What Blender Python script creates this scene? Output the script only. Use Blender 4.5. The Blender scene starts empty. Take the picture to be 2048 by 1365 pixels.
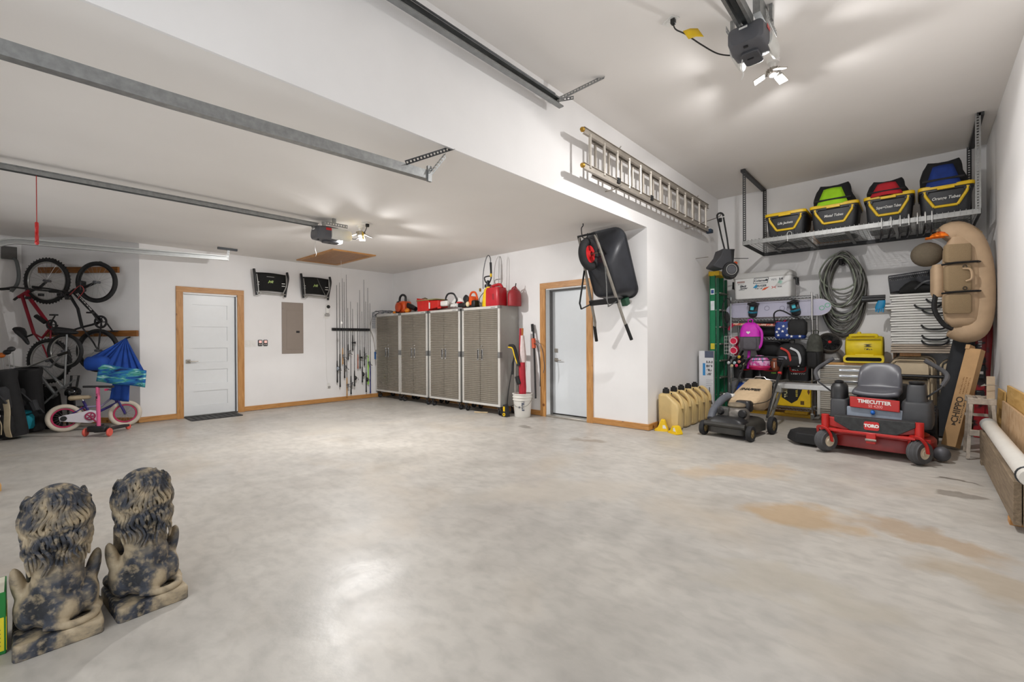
import bpy, bmesh, math, random
from mathutils import Matrix, Vector, Euler, Quaternion
random.seed(7)
S = bpy.context.scene
COL = S.collection
PI = math.pi
# ---------------------------------------------------------------- camera
YAW, PITCH, ROLL, FPX, CAMH = 0.7388, -0.0024, -0.0058, 895.79, 1.2592
cam = bpy.data.cameras.new('camera'); cam_o = bpy.data.objects.new('camera', cam); COL.objects.link(cam_o)
cam.sensor_width = 36.0; cam.lens = FPX / 2048.0 * 36.0; cam.clip_start = 0.02; cam.clip_end = 100
fw = Vector((-math.sin(YAW) * math.cos(PITCH), math.cos(YAW) * math.cos(PITCH), math.sin(PITCH)))
rt = Vector((math.cos(YAW), math.sin(YAW), 0)); up = rt.cross(fw)
rt2 = rt * math.cos(ROLL) + up * math.sin(ROLL); up2 = up * math.cos(ROLL) - rt * math.sin(ROLL)
mw = Matrix((rt2, up2, -fw)).transposed().to_4x4(); mw.translation = (0, 0, CAMH)
cam_o.matrix_world = mw
S.camera = cam_o
# ---------------------------------------------------------------- world, exposure
w = bpy.data.worlds.new('world'); S.world = w; w.use_nodes = True
bg = w.node_tree.nodes['Background']; bg.inputs[0].default_value = (.92, .96, 1, 1); bg.inputs[1].default_value = 2.4
S.view_settings.view_transform = 'Standard'; S.view_settings.look = 'None'
S.view_settings.exposure = 0.02; S.view_settings.gamma = 1.0; S.view_settings.use_curve_mapping = False
LAMP_TINT = (1, .985, .97)
LAMP_L, LAMP_R, SIDE_SHARE = 205.0, 172.0, .76     # watts of the two hanging LED lamps; share that leaves sideways
# ---------------------------------------------------------------- room measures (metres, camera stands over the origin)
XA, YB, XC, YD, XE, ZL, ZH, YF = -8.963, 5.796, -2.765, 8.734, 0.664, 2.795, 3.845, -0.62

# ---------------------------------------------------------------- materials
MATS = {}
def lin(h):
    h = h.lstrip('#'); r = []
    for i in (0, 2, 4):
        c = int(h[i:i+2], 16) / 255
        r.append(c / 12.92 if c <= .04045 else ((c + .055) / 1.055) ** 2.4)
    return (*r, 1)
def mat(name, col, rough=.5, metal=0., var=.08, scale=14., bump=.0, bscale=60., col2=None, coat=0., trans=0., emit=0., stretch=(1, 1, 1), detail=4., contrast=(.3, .7), alpha=1.):
    """procedural: two tones mixed by noise, optional fine relief"""
    if name in MATS: return MATS[name]
    m = bpy.data.materials.new(name); m.use_nodes = True; MATS[name] = m
    nt = m.node_tree; N = nt.nodes; L = nt.links; b = N['Principled BSDF']
    c = lin(col); b.inputs['Roughness'].default_value = rough; b.inputs['Metallic'].default_value = metal
    if coat: b.inputs['Coat Weight'].default_value = coat
    if trans: b.inputs['Transmission Weight'].default_value = trans
    if alpha < 1: b.inputs['Alpha'].default_value = alpha
    tc = N.new('ShaderNodeTexCoord'); mp = N.new('ShaderNodeMapping'); mp.inputs['Scale'].default_value = stretch
    L.new(tc.outputs['Object'], mp.inputs[0])
    nz = N.new('ShaderNodeTexNoise'); nz.inputs['Scale'].default_value = scale; nz.inputs['Detail'].default_value = detail
    L.new(mp.outputs[0], nz.inputs['Vector'])
    rp = N.new('ShaderNodeValToRGB'); e = rp.color_ramp.elements
    e[0].position, e[1].position = contrast
    if col2: d = lin(col2)
    else: d = tuple(min(1, x * (1 + var)) for x in c[:3]) + (1,); c = tuple(x * (1 - var) for x in c[:3]) + (1,)
    e[0].color = c; e[1].color = d
    L.new(nz.outputs['Fac'], rp.inputs[0]); L.new(rp.outputs[0], b.inputs['Base Color'])
    if emit:
        b.inputs['Emission Color'].default_value = c; b.inputs['Emission Strength'].default_value = emit
    if bump:
        n2 = N.new('ShaderNodeTexNoise'); n2.inputs['Scale'].default_value = bscale; n2.inputs['Detail'].default_value = 3
        L.new(mp.outputs[0], n2.inputs['Vector'])
        bp = N.new('ShaderNodeBump'); bp.inputs['Strength'].default_value = bump; bp.inputs['Distance'].default_value = .01
        L.new(n2.outputs['Fac'], bp.inputs['Height']); L.new(bp.outputs[0], b.inputs['Normal'])
    return m
def wood(name, a, b_, scale=3., stretch=(1, 1, .12), rough=.45, knots=True):
    if name in MATS: return MATS[name]
    m = bpy.data.materials.new(name); m.use_nodes = True; MATS[name] = m
    nt = m.node_tree; N = nt.nodes; L = nt.links; b = N['Principled BSDF']; b.inputs['Roughness'].default_value = rough
    tc = N.new('ShaderNodeTexCoord'); mp = N.new('ShaderNodeMapping'); mp.inputs['Scale'].default_value = stretch
    L.new(tc.outputs['Object'], mp.inputs[0])
    nz = N.new('ShaderNodeTexNoise'); nz.inputs['Scale'].default_value = scale * 12; nz.inputs['Detail'].default_value = 5; nz.inputs['Distortion'].default_value = 1.2
    L.new(mp.outputs[0], nz.inputs['Vector'])
    rp = N.new('ShaderNodeValToRGB'); e = rp.color_ramp.elements; e[0].position = .32; e[1].position = .7; e[0].color = lin(a); e[1].color = lin(b_)
    L.new(nz.outputs['Fac'], rp.inputs[0]); out = rp.outputs[0]
    if knots:
        vo = N.new('ShaderNodeTexVoronoi'); vo.inputs['Scale'].default_value = 4.2; L.new(tc.outputs['Object'], vo.inputs['Vector'])
        r2 = N.new('ShaderNodeValToRGB'); g = r2.color_ramp.elements; g[0].position = .07; g[1].position = .13; g[0].color = (1, 1, 1, 1); g[1].color = (0, 0, 0, 1)
        L.new(vo.outputs['Distance'], r2.inputs[0])
        mx = N.new('ShaderNodeMix'); mx.data_type = 'RGBA'; L.new(r2.outputs[0], mx.inputs[0]); L.new(out, mx.inputs[6]); mx.inputs[7].default_value = lin('6b3a12')
        out = mx.outputs[2]
    L.new(out, b.inputs['Base Color'])
    return m

# ---------------------------------------------------------------- mesh building
def T(x=0, y=0, z=0): return Matrix.Translation((x, y, z))
def R(a, ax): return Matrix.Rotation(a, 4, ax)
def frame(p, direction, upv=(0, 0, 1)):
    """matrix whose +Z runs along direction, at p"""
    z = Vector(direction).normalized(); u = Vector(upv)
    if abs(z.dot(u.normalized())) > .98: u = Vector((1, 0, 0))
    x = u.cross(z).normalized(); y = z.cross(x)
    m = Matrix((x, y, z)).transposed().to_4x4(); m.translation = p
    return m
class MB:
    def __init__(s, m=None): s.v = []; s.f = []; s.m = m or Matrix.Identity(4)
    def add(s, vs, fs, M=None):
        o = len(s.v); k = s.m @ M if M is not None else s.m
        s.v += [tuple(k @ Vector(p)) for p in vs]; s.f += [tuple(i + o for i in f) for f in fs]; return s
    def box(s, c, d, M=None, rz=0, rx=0, ry=0):
        x, y, z = d[0]/2, d[1]/2, d[2]/2
        vs = [(a*x, b*y, e*z) for e in (-1, 1) for b in (-1, 1) for a in (-1, 1)]
        fs = [(0, 2, 3, 1), (4, 5, 7, 6), (0, 1, 5, 4), (2, 6, 7, 3), (0, 4, 6, 2), (1, 3, 7, 5)]
        k = T(*c)
        if rz: k = k @ R(rz, 'Z')
        if ry: k = k @ R(ry, 'Y')
        if rx: k = k @ R(rx, 'X')
        return s.add(vs, fs, (M @ k) if M is not None else k)
    def bb(s, x0, x1, y0, y1, z0, z1, M=None): return s.box(((x0+x1)/2, (y0+y1)/2, (z0+z1)/2), (abs(x1-x0), abs(y1-y0), abs(z1-z0)), M)
    def tube(s, pts, r, n=8, closed=False, caps=True, M=None, sq=1., upv=None):
        pts = [Vector(p) for p in pts]; m = len(pts)
        rr = list(r) if isinstance(r, (list, tuple)) else [r]*m
        vs = []; fs = []; prev = None
        for i, p in enumerate(pts):
            if closed: t = pts[(i+1) % m] - pts[i-1]
            else: t = pts[min(i+1, m-1)] - pts[max(i-1, 0)]
            t.normalize()
            if prev is None:
                u = Vector(upv) if upv else (Vector((0, 0, 1)) if abs(t.z) < .9 else Vector((1, 0, 0)))
                a = (u - t * u.dot(t)).normalized()
            else:
                a = (prev - t * prev.dot(t)).normalized()
            prev = a; b = t.cross(a)
            for k in range(n):
                g = 2*PI*(k+.5)/n; vs.append(p + a*(math.cos(g)*rr[i]) + b*(math.sin(g)*rr[i]*sq))
        for i in range(m if closed else m-1):
            j = (i+1) % m
            for k in range(n):
                l = (k+1) % n; fs.append((i*n+k, i*n+l, j*n+l, j*n+k))
        if caps and not closed: fs.append(tuple(range(n-1, -1, -1))); fs.append(tuple((m-1)*n+k for k in range(n)))
        return s.add(vs, fs, M)
    def lathe(s, prof, n=24, M=None, caps=True, a0=0., a1=2*PI):
        full = abs(a1-a0-2*PI) < 1e-6; k = n if full else n+1; vs = []; fs = []
        for r, z in prof:
            for i in range(k):
                a = a0+(a1-a0)*i/n; vs.append((r*math.cos(a), r*math.sin(a), z))
        for j in range(len(prof)-1):
            for i in range(n):
                l = (i+1) % k; fs.append((j*k+i, j*k+l, (j+1)*k+l, (j+1)*k+i))
        if caps and full:
            if prof[0][0] > 1e-6: fs.append(tuple(range(k-1, -1, -1)))
            if prof[-1][0] > 1e-6: fs.append(tuple((len(prof)-1)*k+i for i in range(k)))
        return s.add(vs, fs, M)
    def cyl(s, p, q, r, n=16, r2=None):
        p, q = Vector(p), Vector(q); h = (q-p).length
        return s.lathe([(r, 0), (r2 if r2 is not None else r, h)], n, frame(p, q-p))
    def prism(s, poly, a, b, M=None, plane='XY'):
        n = len(poly)
        if plane == 'XY': f = lambda u, v, h: (u, v, h)
        elif plane == 'XZ': f = lambda u, v, h: (u, -h, v)
        else: f = lambda u, v, h: (h, u, v)
        vs = [f(u, v, a) for u, v in poly] + [f(u, v, b) for u, v in poly]
        fs = [tuple(range(n-1, -1, -1)), tuple(range(n, 2*n))] + [(i, (i+1) % n, (i+1) % n+n, i+n) for i in range(n)]
        return s.add(vs, fs, M)
    def ell(s, c, r, nu=16, nv=10, M=None, v0=-PI/2, v1=PI/2):
        vs = []; fs = []
        for j in range(nv+1):
            t = v0+(v1-v0)*j/nv
            for i in range(nu):
                a = 2*PI*i/nu; vs.append((r[0]*math.cos(t)*math.cos(a), r[1]*math.cos(t)*math.sin(a), r[2]*math.sin(t)))
        for j in range(nv):
            for i in range(nu):
                l = (i+1) % nu; fs.append((j*nu+i, j*nu+l, (j+1)*nu+l, (j+1)*nu+i))
        k = T(*c)
        return s.add(vs, fs, (M @ k) if M is not None else k)
    def torus(s, c, Rr, r, axis=(0, 0, 1), nu=32, nv=10, sq=1.):
        vs = []; fs = []
        for i in range(nu):
            a = 2*PI*i/nu
            for j in range(nv):
                b = 2*PI*j/nv; q = Rr + r*math.cos(b); vs.append((q*math.cos(a), q*math.sin(a), r*sq*math.sin(b)))
        for i in range(nu):
            for j in range(nv):
                k, l = (i+1) % nu, (j+1) % nv; fs.append((i*nv+j, k*nv+j, k*nv+l, i*nv+l))
        return s.add(vs, fs, frame(c, axis))
    def loft(s, rings, caps=True, closed=False, M=None):
        n = len(rings[0]); m = len(rings); vs = [p for r in rings for p in r]; fs = []
        for i in range(m if closed else m-1):
            j = (i+1) % m
            for k in range(n):
                l = (k+1) % n; fs.append((i*n+k, i*n+l, j*n+l, j*n+k))
        if caps and not closed: fs.append(tuple(range(n-1, -1, -1))); fs.append(tuple((m-1)*n+k for k in range(n)))
        return s.add(vs, fs, M)
    def sheet(s, grid, th=0., M=None):
        """grid of points, optional thickness along local normals through solidify-like copy in -Y of the grid's own normal"""
        m, n = len(grid), len(grid[0]); vs = [p for r in grid for p in r]; fs = []
        for i in range(m-1):
            for k in range(n-1): fs.append((i*n+k, i*n+k+1, (i+1)*n+k+1, (i+1)*n+k))
        return s.add(vs, fs, M)
    def obj(s, name, material, parent=None, smooth=35, bev=0., seg=2, kind=None, label=None, cat=None, group=None, solid=0., sub=0, fix=True):
        me = bpy.data.meshes.new(name); me.from_pydata(s.v, [], s.f); me.update()
        if fix:
            b = bmesh.new(); b.from_mesh(me); bmesh.ops.recalc_face_normals(b, faces=b.faces); b.to_mesh(me); b.free()
        if smooth:
            for p in me.polygons: p.use_smooth = True
            try: me.set_sharp_from_angle(angle=math.radians(smooth))
            except Exception: pass
        if material: me.materials.append(material)
        o = bpy.data.objects.new(name, me); COL.objects.link(o)
        if parent: o.parent = parent
        if solid:
            d = o.modifiers.new('s', 'SOLIDIFY'); d.thickness = solid; d.offset = 0
        if sub:
            d = o.modifiers.new('u', 'SUBSURF'); d.levels = sub; d.render_levels = sub
        if bev:
            d = o.modifiers.new('b', 'BEVEL'); d.width = bev; d.segments = seg; d.limit_method = 'ANGLE'; d.angle_limit = math.radians(40)
        tag(o, label, cat, group, kind)
        return o
def tag(o, label=None, cat=None, group=None, kind=None):
    if label: o['label'] = label
    if cat: o['category'] = cat
    if group: o['group'] = group
    if kind: o['kind'] = kind
    return o
def thing(name, label, cat, loc=(0, 0, 0), rz=0., group=None, rot=None, sc=None):
    o = bpy.data.objects.new(name, None); COL.objects.link(o); o.empty_display_size = .05
    o.location = loc; o.rotation_euler = rot if rot else (0, 0, rz)
    if sc: o.scale = sc
    return tag(o, label, cat, group)
def dup(root, loc, rz=None, label=None, group=None, rot=None):
    def cp(o, par):
        c = o.copy(); COL.objects.link(c); c.parent = par
        for ch in list(o.children): cp(ch, c)
        return c
    r = cp(root, None); r.location = loc
    if rz is not None: r.rotation_euler = (0, 0, rz)
    if rot is not None: r.rotation_euler = rot
    if label: r['label'] = label
    if group: r['group'] = group
    return r
def struct(mb, name, material, **k):
    k.setdefault('smooth', 0)
    return mb.obj(name, material, kind='structure', **k)
def text(s, size, material, parent, M, name='lettering', ext=.0006, bold=0., shear=0., sx=1., label=None, space=1., line=1.):
    c = bpy.data.curves.new('t', 'FONT'); c.body = s; c.size = size; c.align_x = 'CENTER'; c.align_y = 'CENTER'; c.extrude = ext; c.offset = bold; c.shear = shear
    c.resolution_u = 3; c.space_character = space; c.space_line = line
    t = bpy.data.objects.new('t', c); COL.objects.link(t)
    dg = bpy.context.evaluated_depsgraph_get(); me = bpy.data.meshes.new_from_object(t.evaluated_get(dg))
    bpy.data.objects.remove(t); bpy.data.curves.remove(c)
    me.transform(M @ Matrix.Diagonal((sx, 1, 1, 1))); me.materials.clear(); me.materials.append(material); me.name = name
    o = bpy.data.objects.new(name, me); COL.objects.link(o); o.parent = parent
    return tag(o, label)
def marks(n, w_, h, material, parent, M, name='print_line', rows=1, gap=1.5, seed=1, sh=0.):
    """print too small to read: rows of letter-sized blots"""
    r = random.Random(seed); m = MB(M)
    for j in range(rows):
        for i in range(n):
            x = -w_/2+w_*(i+.5)/n; z = -(j-(rows-1)/2)*h*gap; a = w_/n*r.uniform(.55, .85); b = h*r.uniform(.8, 1)
            k = r.choice((0, 0, 1, 2))
            m.prism([(x-a/2-sh*b/2, z-b/2), (x+a/2-sh*b/2, z-b/2), (x+a/2+sh*b/2, z+b/2), (x-a/2+sh*b/2, z+b/2)] if k == 0 else ([(x-a/2, z-b/2), (x-a/4, z-b/2), (x-a/4, z+b/4), (x+a/2, z+b/4), (x+a/2, z+b/2), (x-a/2, z+b/2)] if k == 1 else [(x-a/2, z-b/2), (x+a/2, z-b/2), (x+a/2, z-b/4), (x-a/4, z), (x-a/4, z+b/2), (x-a/2, z+b/2)]), -.0006, .0006)
    return m.obj(name, material, parent, smooth=0, kind='stuff')
def face(x, y, z, nrm='-Y', rot=0.):
    """matrix that stands writing upright on a face: nrm is the way the face looks"""
    b = R(PI/2, 'X')
    k = {'-Y': 0, '+X': PI/2, '+Y': PI, '-X': -PI/2}
    if nrm == '+Z': return T(x, y, z) @ R(rot, 'Z')
    return T(x, y, z) @ R(k[nrm], 'Z') @ b @ R(rot, 'Z')
def arc(c, r, a0, a1, n, plane='XZ'):
    o = []
    for i in range(n+1):
        a = a0+(a1-a0)*i/n; u, v = r*math.cos(a), r*math.sin(a)
        o.append({'XZ': (c[0]+u, c[1], c[2]+v), 'XY': (c[0]+u, c[1]+v, c[2]), 'YZ': (c[0], c[1]+u, c[2]+v)}[plane])
    return o
def rrect(w_, h, r, n=4, cx=0, cy=0):
    o = []
    for sx, sy, a in ((1, 1, 0), (-1, 1, PI/2), (-1, -1, PI), (1, -1, 1.5*PI)):
        for i in range(n+1):
            g = a+PI/2*i/n; o.append((cx+sx*(w_/2-r)+r*math.cos(g), cy+sy*(h/2-r)+r*math.sin(g)))
    return o
def spline(pts, n=6):
    """Catmull-Rom through pts"""
    P = [Vector(p) for p in pts]; P = [P[0]*2-P[1]] + P + [P[-1]*2-P[-2]]; o = []
    for i in range(1, len(P)-2):
        for k in range(n):
            t = k/n; a, b, c, d = P[i-1], P[i], P[i+1], P[i+2]
            o.append(.5*((2*b)+(c-a)*t+(2*a-5*b+4*c-d)*t*t+(3*b-a-3*c+d)*t**3))
    o.append(P[-2]); return o

# shared materials
WHITE = mat('wall_paint', 'e9e7e6', .6, var=.025, scale=2.2, bump=.03, bscale=180)
CEIL = mat('ceiling_paint', 'e9e5e1', .75, var=.02, scale=1.5, bump=.02, bscale=140)
DOORW = mat('door_white', 'e4e6e7', .35, var=.01)
PINE = wood('pine_trim', 'a9743a', 'c9955a', stretch=(1, 1, .1))
PINEH = wood('pine_trim_lying', 'a9743a', 'c9955a', stretch=(.12, .12, 1.6))
BLACK = mat('black_plastic', '1c1c1e', .42, var=.2)
BLACKM = mat('black_matte', '161617', .75, var=.25)
RUBBER = mat('rubber', '222224', .8, var=.25, bump=.1, bscale=90)
CHROME = mat('chrome', 'c4c4c4', .18, 1., var=.05)
GALV = mat('galvanised', '9a9c9c', .38, .85, var=.14, scale=30)
STEEL = mat('brushed_steel', '9b958c', .32, .9, var=.07, scale=8, stretch=(1, 1, .1))
ALU = mat('aluminium', 'b5b0a8', .38, .85, var=.1, scale=20)
GREY = mat('grey_plastic', '55565b', .45, var=.1)
LGREY = mat('light_grey', 'a4a4a2', .45, var=.08)
REDP = mat('red_plastic', 'c01f1f', .35, var=.1)
YEL = mat('yellow_plastic', 'e8bf12', .4, var=.08)
WPL = mat('white_plastic', 'e4e2de', .4, var=.03)
BRASS = mat('brass', 'b08a3a', .35, .8, var=.1)
CARD = mat('cardboard', 'b08c62', .85, var=.08, scale=9)
# ================================================================ the room
def floor_mat():
    m = bpy.data.materials.new('concrete'); m.use_nodes = True
    nt = m.node_tree; N = nt.nodes; L = nt.links; b = N['Principled BSDF']
    tc = N.new('ShaderNodeTexCoord')
    def noise(sc, det, dist=0., loc=(0, 0, 0), st=(1, 1, 1)):
        mp = N.new('ShaderNodeMapping'); mp.inputs['Location'].default_value = loc; mp.inputs['Scale'].default_value = st
        L.new(tc.outputs['Object'], mp.inputs[0])
        n = N.new('ShaderNodeTexNoise'); n.inputs['Scale'].default_value = sc; n.inputs['Detail'].default_value = det; n.inputs['Distortion'].default_value = dist
        L.new(mp.outputs[0], n.inputs['Vector']); return n.outputs['Fac']
    def ramp(fac, p0, p1, c0, c1):
        r = N.new('ShaderNodeValToRGB'); e = r.color_ramp.elements; e[0].position = p0; e[1].position = p1; e[0].color = c0; e[1].color = c1
        L.new(fac, r.inputs[0]); return r.outputs[0]
    def mix(fac, a, b_, mode='MIX'):
        x = N.new('ShaderNodeMix'); x.data_type = 'RGBA'; x.blend_type = mode
        if isinstance(fac, float): x.inputs[0].default_value = fac
        else: L.new(fac, x.inputs[0])
        for i, v in ((6, a), (7, b_)):
            if isinstance(v, tuple): x.inputs[i].default_value = v
            else: L.new(v, x.inputs[i])
        return x.outputs[2]
    base = ramp(noise(.55, 6, .15), .3, .7, lin('a19d98'), lin('beb8af'))
    c = mix(ramp(noise(4, 8, .1), .35, .75, (0, 0, 0, 1), (.5, .5, .5, 1)), base, lin('cac5bd'))
    c = mix(ramp(noise(1.7, 8, .25, (3, 1, 0)), .5, .8, (0, 0, 0, 1), (.35, .35, .35, 1)), c, lin('7f7c76'))
    c = mix(ramp(noise(9, 9, .3, (1, 7, 0), (1, 1.6, 1)), .42, .72, (0, 0, 0, 1), (.4, .4, .4, 1)), c, lin('8f8b85'))
    c = mix(ramp(noise(.9, 5, .4, (9, 4, 0)), .55, .75, (0, 0, 0, 1), (.5, .5, .5, 1)), c, lin('b9ab98'))
    # brownish stains with a shape of their own: blots around fixed spots of the slab, edges broken by noise
    nz = N.new('ShaderNodeTexNoise'); nz.inputs['Scale'].default_value = 3.2; nz.inputs['Detail'].default_value = 7; L.new(tc.outputs['Object'], nz.inputs['Vector'])
    for (sx, sy, rx, ry, rot, col, amt) in STAINS:
        mp = N.new('ShaderNodeMapping'); mp.vector_type = 'TEXTURE'; mp.inputs['Location'].default_value = (sx, sy, 0); mp.inputs['Rotation'].default_value = (0, 0, rot); mp.inputs['Scale'].default_value = (rx, ry, 1)
        vm = N.new('ShaderNodeVectorMath'); vm.operation = 'MULTIPLY_ADD'; vm.inputs[1].default_value = (.7, .7, 0); L.new(nz.outputs['Color'], vm.inputs[0]); L.new(tc.outputs['Object'], vm.inputs[2])
        sb = N.new('ShaderNodeVectorMath'); sb.operation = 'SUBTRACT'; L.new(vm.outputs[0], sb.inputs[0]); sb.inputs[1].default_value = (.35, .35, 0)
        L.new(sb.outputs[0], mp.inputs[0])
        ln = N.new('ShaderNodeVectorMath'); ln.operation = 'LENGTH'; L.new(mp.outputs[0], ln.inputs[0])
        c = mix(ramp(ln.outputs['Value'], .55, 1.05, (amt, amt, amt, 1), (0, 0, 0, 1)), c, lin(col))
    L.new(c, b.inputs['Base Color'])
    rr = ramp(noise(1.6, 6, .5, (5, 2, 0)), .3, .7, (.3, .3, .3, 1), (.58, .58, .58, 1)); L.new(rr, b.inputs['Roughness'])
    b.inputs['Specular IOR Level'].default_value = .5
    bp = N.new('ShaderNodeBump'); bp.inputs['Strength'].default_value = .06; bp.inputs['Distance'].default_value = .01
    L.new(noise(40, 6), bp.inputs['Height']); L.new(bp.outputs[0], b.inputs['Normal'])
    return m
STAINS = [(-.62, 3.75, .42, .26, .3, 'ac8f68', .7), (.02, 3.85, .5, .17, -.5, 'a1886a', .65), (.3, 3.3, .45, .25, -.6, 'a08c6f', .5),
          (-1.3, 4.6, .7, .3, .9, 'c3a783', .45), (-4.2, 4.9, .16, .1, .2, '6f6a62', .7), (-3.05, 4.8, .25, .12, .4, '86796a', .6),
          (.2, 5.55, .13, .05, .2, '5c554c', .8), (.22, 5.0, .16, .06, 0, '6a6258', .6), (-2.2, 3.0, .9, .35, .9, 'b9b0a3', .5), (-6.5, 3.0, 1.2, .5, .2, 'b3ada3', .5),
          (-.5, 2.6, .5, .2, .2, 'ada596', .5)]
struct(MB().bb(-10.6, XE+.2, YF-.3, YD+.2, -.15, 0), 'floor', floor_mat())
T15 = .15
# wall_left with the doorway to the house
D1 = (1.80, 2.60, 2.065)
m = MB(); m.bb(XA-T15, XA, 1.25, D1[0], 0, ZL); m.bb(XA-T15, XA, D1[1], YB+T15, 0, ZL); m.bb(XA-T15, XA, D1[0], D1[1], D1[2], ZL)
struct(m, 'wall_left', WHITE)
AW = (-10.33, 0.02)      # far end of the slanted alcove wall
vx, vy = AW[0]-XA, AW[1]-1.25; ll = math.hypot(vx, vy); nx, ny = -vy/ll, vx/ll      # outward
if nx > 0: nx, ny = -nx, -ny
ALC = mat('alcove_paint', 'e4e2e1', .7, var=.03, scale=3)
m = MB(); m.prism([(XA, 1.25), (XA-T15, 1.25+.06), (AW[0]-.12, AW[1]+.1), (AW[0], AW[1])], 0, 2.9)
struct(m, 'wall_alcove', ALC)
struct(MB().bb(AW[0]-T15, AW[0], YF-.2, AW[1]+.02, 0, 2.9), 'wall_alcove_side', WHITE)
# wall_back_left with the outer doorway
D2 = (-4.53, -3.735, 2.085)
m = MB(); m.bb(XA-T15, D2[0], YB, YB+.2, 0, ZL); m.bb(D2[1], XC-.12, YB, YB+.2, 0, ZL); m.bb(D2[0], D2[1], YB, YB+.2, D2[2], ZL)
struct(m, 'wall_back_left', WHITE)
# wall_middle: header over the left bay plus the wall that runs back beside the right bay
m = MB(); m.bb(XC-.02, XC, YF-.2, YB, ZL, ZH); m.bb(XC-.12, XC, YB, YD+T15, 0, ZH)
struct(m, 'wall_middle', WHITE)
struct(MB().bb(XC-.12, XE+T15, YD, YD+T15, 0, ZH), 'wall_back_right', WHITE)
struct(MB().bb(XE, XE+T15, YF-.2, YD+T15, 0, ZH), 'wall_right', WHITE)
struct(MB().bb(XA, XC-.02, YF-.2, YB+.2, ZL, ZL+.105), 'ceiling_left', CEIL)
struct(MB().bb(AW[0]-T15, XA, YF-.2, 1.4, 2.9, 3.0), 'ceiling_alcove', CEIL)
struct(MB().bb(XC-.12, XE+T15, YF-.2, YD+T15, ZH, ZH+.1), 'ceiling_right', CEIL)
# front wall behind the camera: wide closed door of the left bay, right bay left open, an opening added to let daylight in
m = MB(); m.bb(AW[0]-T15, -8.1, YF-.2, YF, 0, ZL); m.bb(-3.1, -2.35, YF-.2, YF, 0, ZH); m.bb(.34, XE+T15, YF-.2, YF, 0, ZH)
m.bb(-8.1, -3.1, YF-.2, YF, 2.2, ZL); m.bb(-2.35, .34, YF-.2, YF, 3.1, ZH)
struct(m, 'wall_front', WHITE)
m = MB(); m.bb(-8.12, -3.08, YF-.16, YF-.1, 0, 1.17)
WX = [-7.7+j*.84 for j in range(6)]  # windows added to this unseen door so that daylight fills the alcove
for z0, z1 in ((1.17, 1.25), (1.6, 1.72), (2.07, 2.22)): m.bb(-8.12, -3.08, YF-.16, YF-.1, z0, z1)
xs_ = [-8.12]+[v for x in WX for v in (x-.36, x+.36)]+[-3.08]
for i in range(0, len(xs_), 2): m.bb(xs_[i], xs_[i+1], YF-.16, YF-.1, 1.25, 2.07)
d3 = struct(m, 'door_3', DOORW)
ADDED_PANE = bpy.data.materials.new('added_window_glass'); ADDED_PANE.use_nodes = True
_n = ADDED_PANE.node_tree.nodes; _b = _n['Principled BSDF']; _t = _n.new('ShaderNodeBsdfTransparent'); _x = _n.new('ShaderNodeMixShader'); _b.inputs['Roughness'].default_value = .05; _x.inputs[0].default_value = .1
ADDED_PANE.node_tree.links.new(_t.outputs[0], _x.inputs[1]); ADDED_PANE.node_tree.links.new(_b.outputs[0], _x.inputs[2]); ADDED_PANE.node_tree.links.new(_x.outputs[0], _n['Material Output'].inputs[0])
for x in WX:
    for z0, z1 in ((1.25, 1.6), (1.72, 2.07)): MB().bb(x-.36, x+.36, YF-.133, YF-.127, z0, z1).obj('pane', ADDED_PANE, d3)
for k in range(2):
    for j in range(6):
        x = -7.7+j*.84; z = .28+k*.55
        MB().bb(x-.36, x+.36, YF-.1, YF-.085, z-.2, z+.2).obj('panel', DOORW, d3, bev=.012)
# ---- door_1: five-panel white door with pine casing
d1 = tag(bpy.data.objects.new('door_1', None), kind='structure', label='white five-panel door with pine casing beside the bike alcove'); COL.objects.link(d1)
xs = XA-.055                 # face of the slab
y0, y1 = D1[0]+.012, D1[1]-.03
pz = [(.18, .42), (.545, .785), (.91, 1.15), (1.275, 1.515), (1.64, 1.885)]
m = MB()
m.bb(xs-.04, xs-.014, y0, y1, .022, 2.052)                                  # core
for a, b in ((y0, y0+.135), (y1-.115, y1)): m.bb(xs-.016, xs, a, b, .022, 2.052)      # stiles
zz = [.022] + [v for p in pz for v in p] + [2.052]
for i in range(0, len(zz), 2): m.bb(xs-.016, xs, y0+.135, y1-.115, zz[i], zz[i+1])
slab = m.obj('slab', DOORW, d1, smooth=0)
for a, b in pz:
    MB().bb(xs-.0145, xs-.012, y0+.136, y1-.116, a+.001, b-.001).obj('panel', DOORW, slab)
m = MB(); m.bb(XA-.1, XA+.002, D1[0]-.0, D1[0]+.012, 0, D1[2]); m.bb(XA-.1, XA+.002, D1[1]-.018, D1[1], 0, D1[2]); m.bb(XA-.1, XA+.002, D1[0], D1[1], D1[2]-.012, D1[2])
m.obj('jamb', DOORW, d1, smooth=0)
MB().bb(XA-.075, XA-.03, D1[1]-.03, D1[1]-.018, .02, D1[2]).obj('weatherstrip', GREY, d1)
MB().bb(XA-.12, XA+.01, D1[0], D1[1], 0, .02).obj('threshold', mat('threshold', '4b4a48', .4, .6), d1, bev=.004)
for nm, bx in (('casing', (1.71, D1[0]+.004, 0, 2.17)), ('casing', (D1[1]-.004, 2.70, 0, 2.17))):
    MB().bb(XA, XA+.022, bx[0], bx[1], bx[2], bx[3]-.088).obj(nm, PINE, d1, bev=.002)
MB().bb(XA, XA+.022, 1.71, 2.70, 2.082, 2.17).obj('casing', PINEH, d1, bev=.002)
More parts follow.
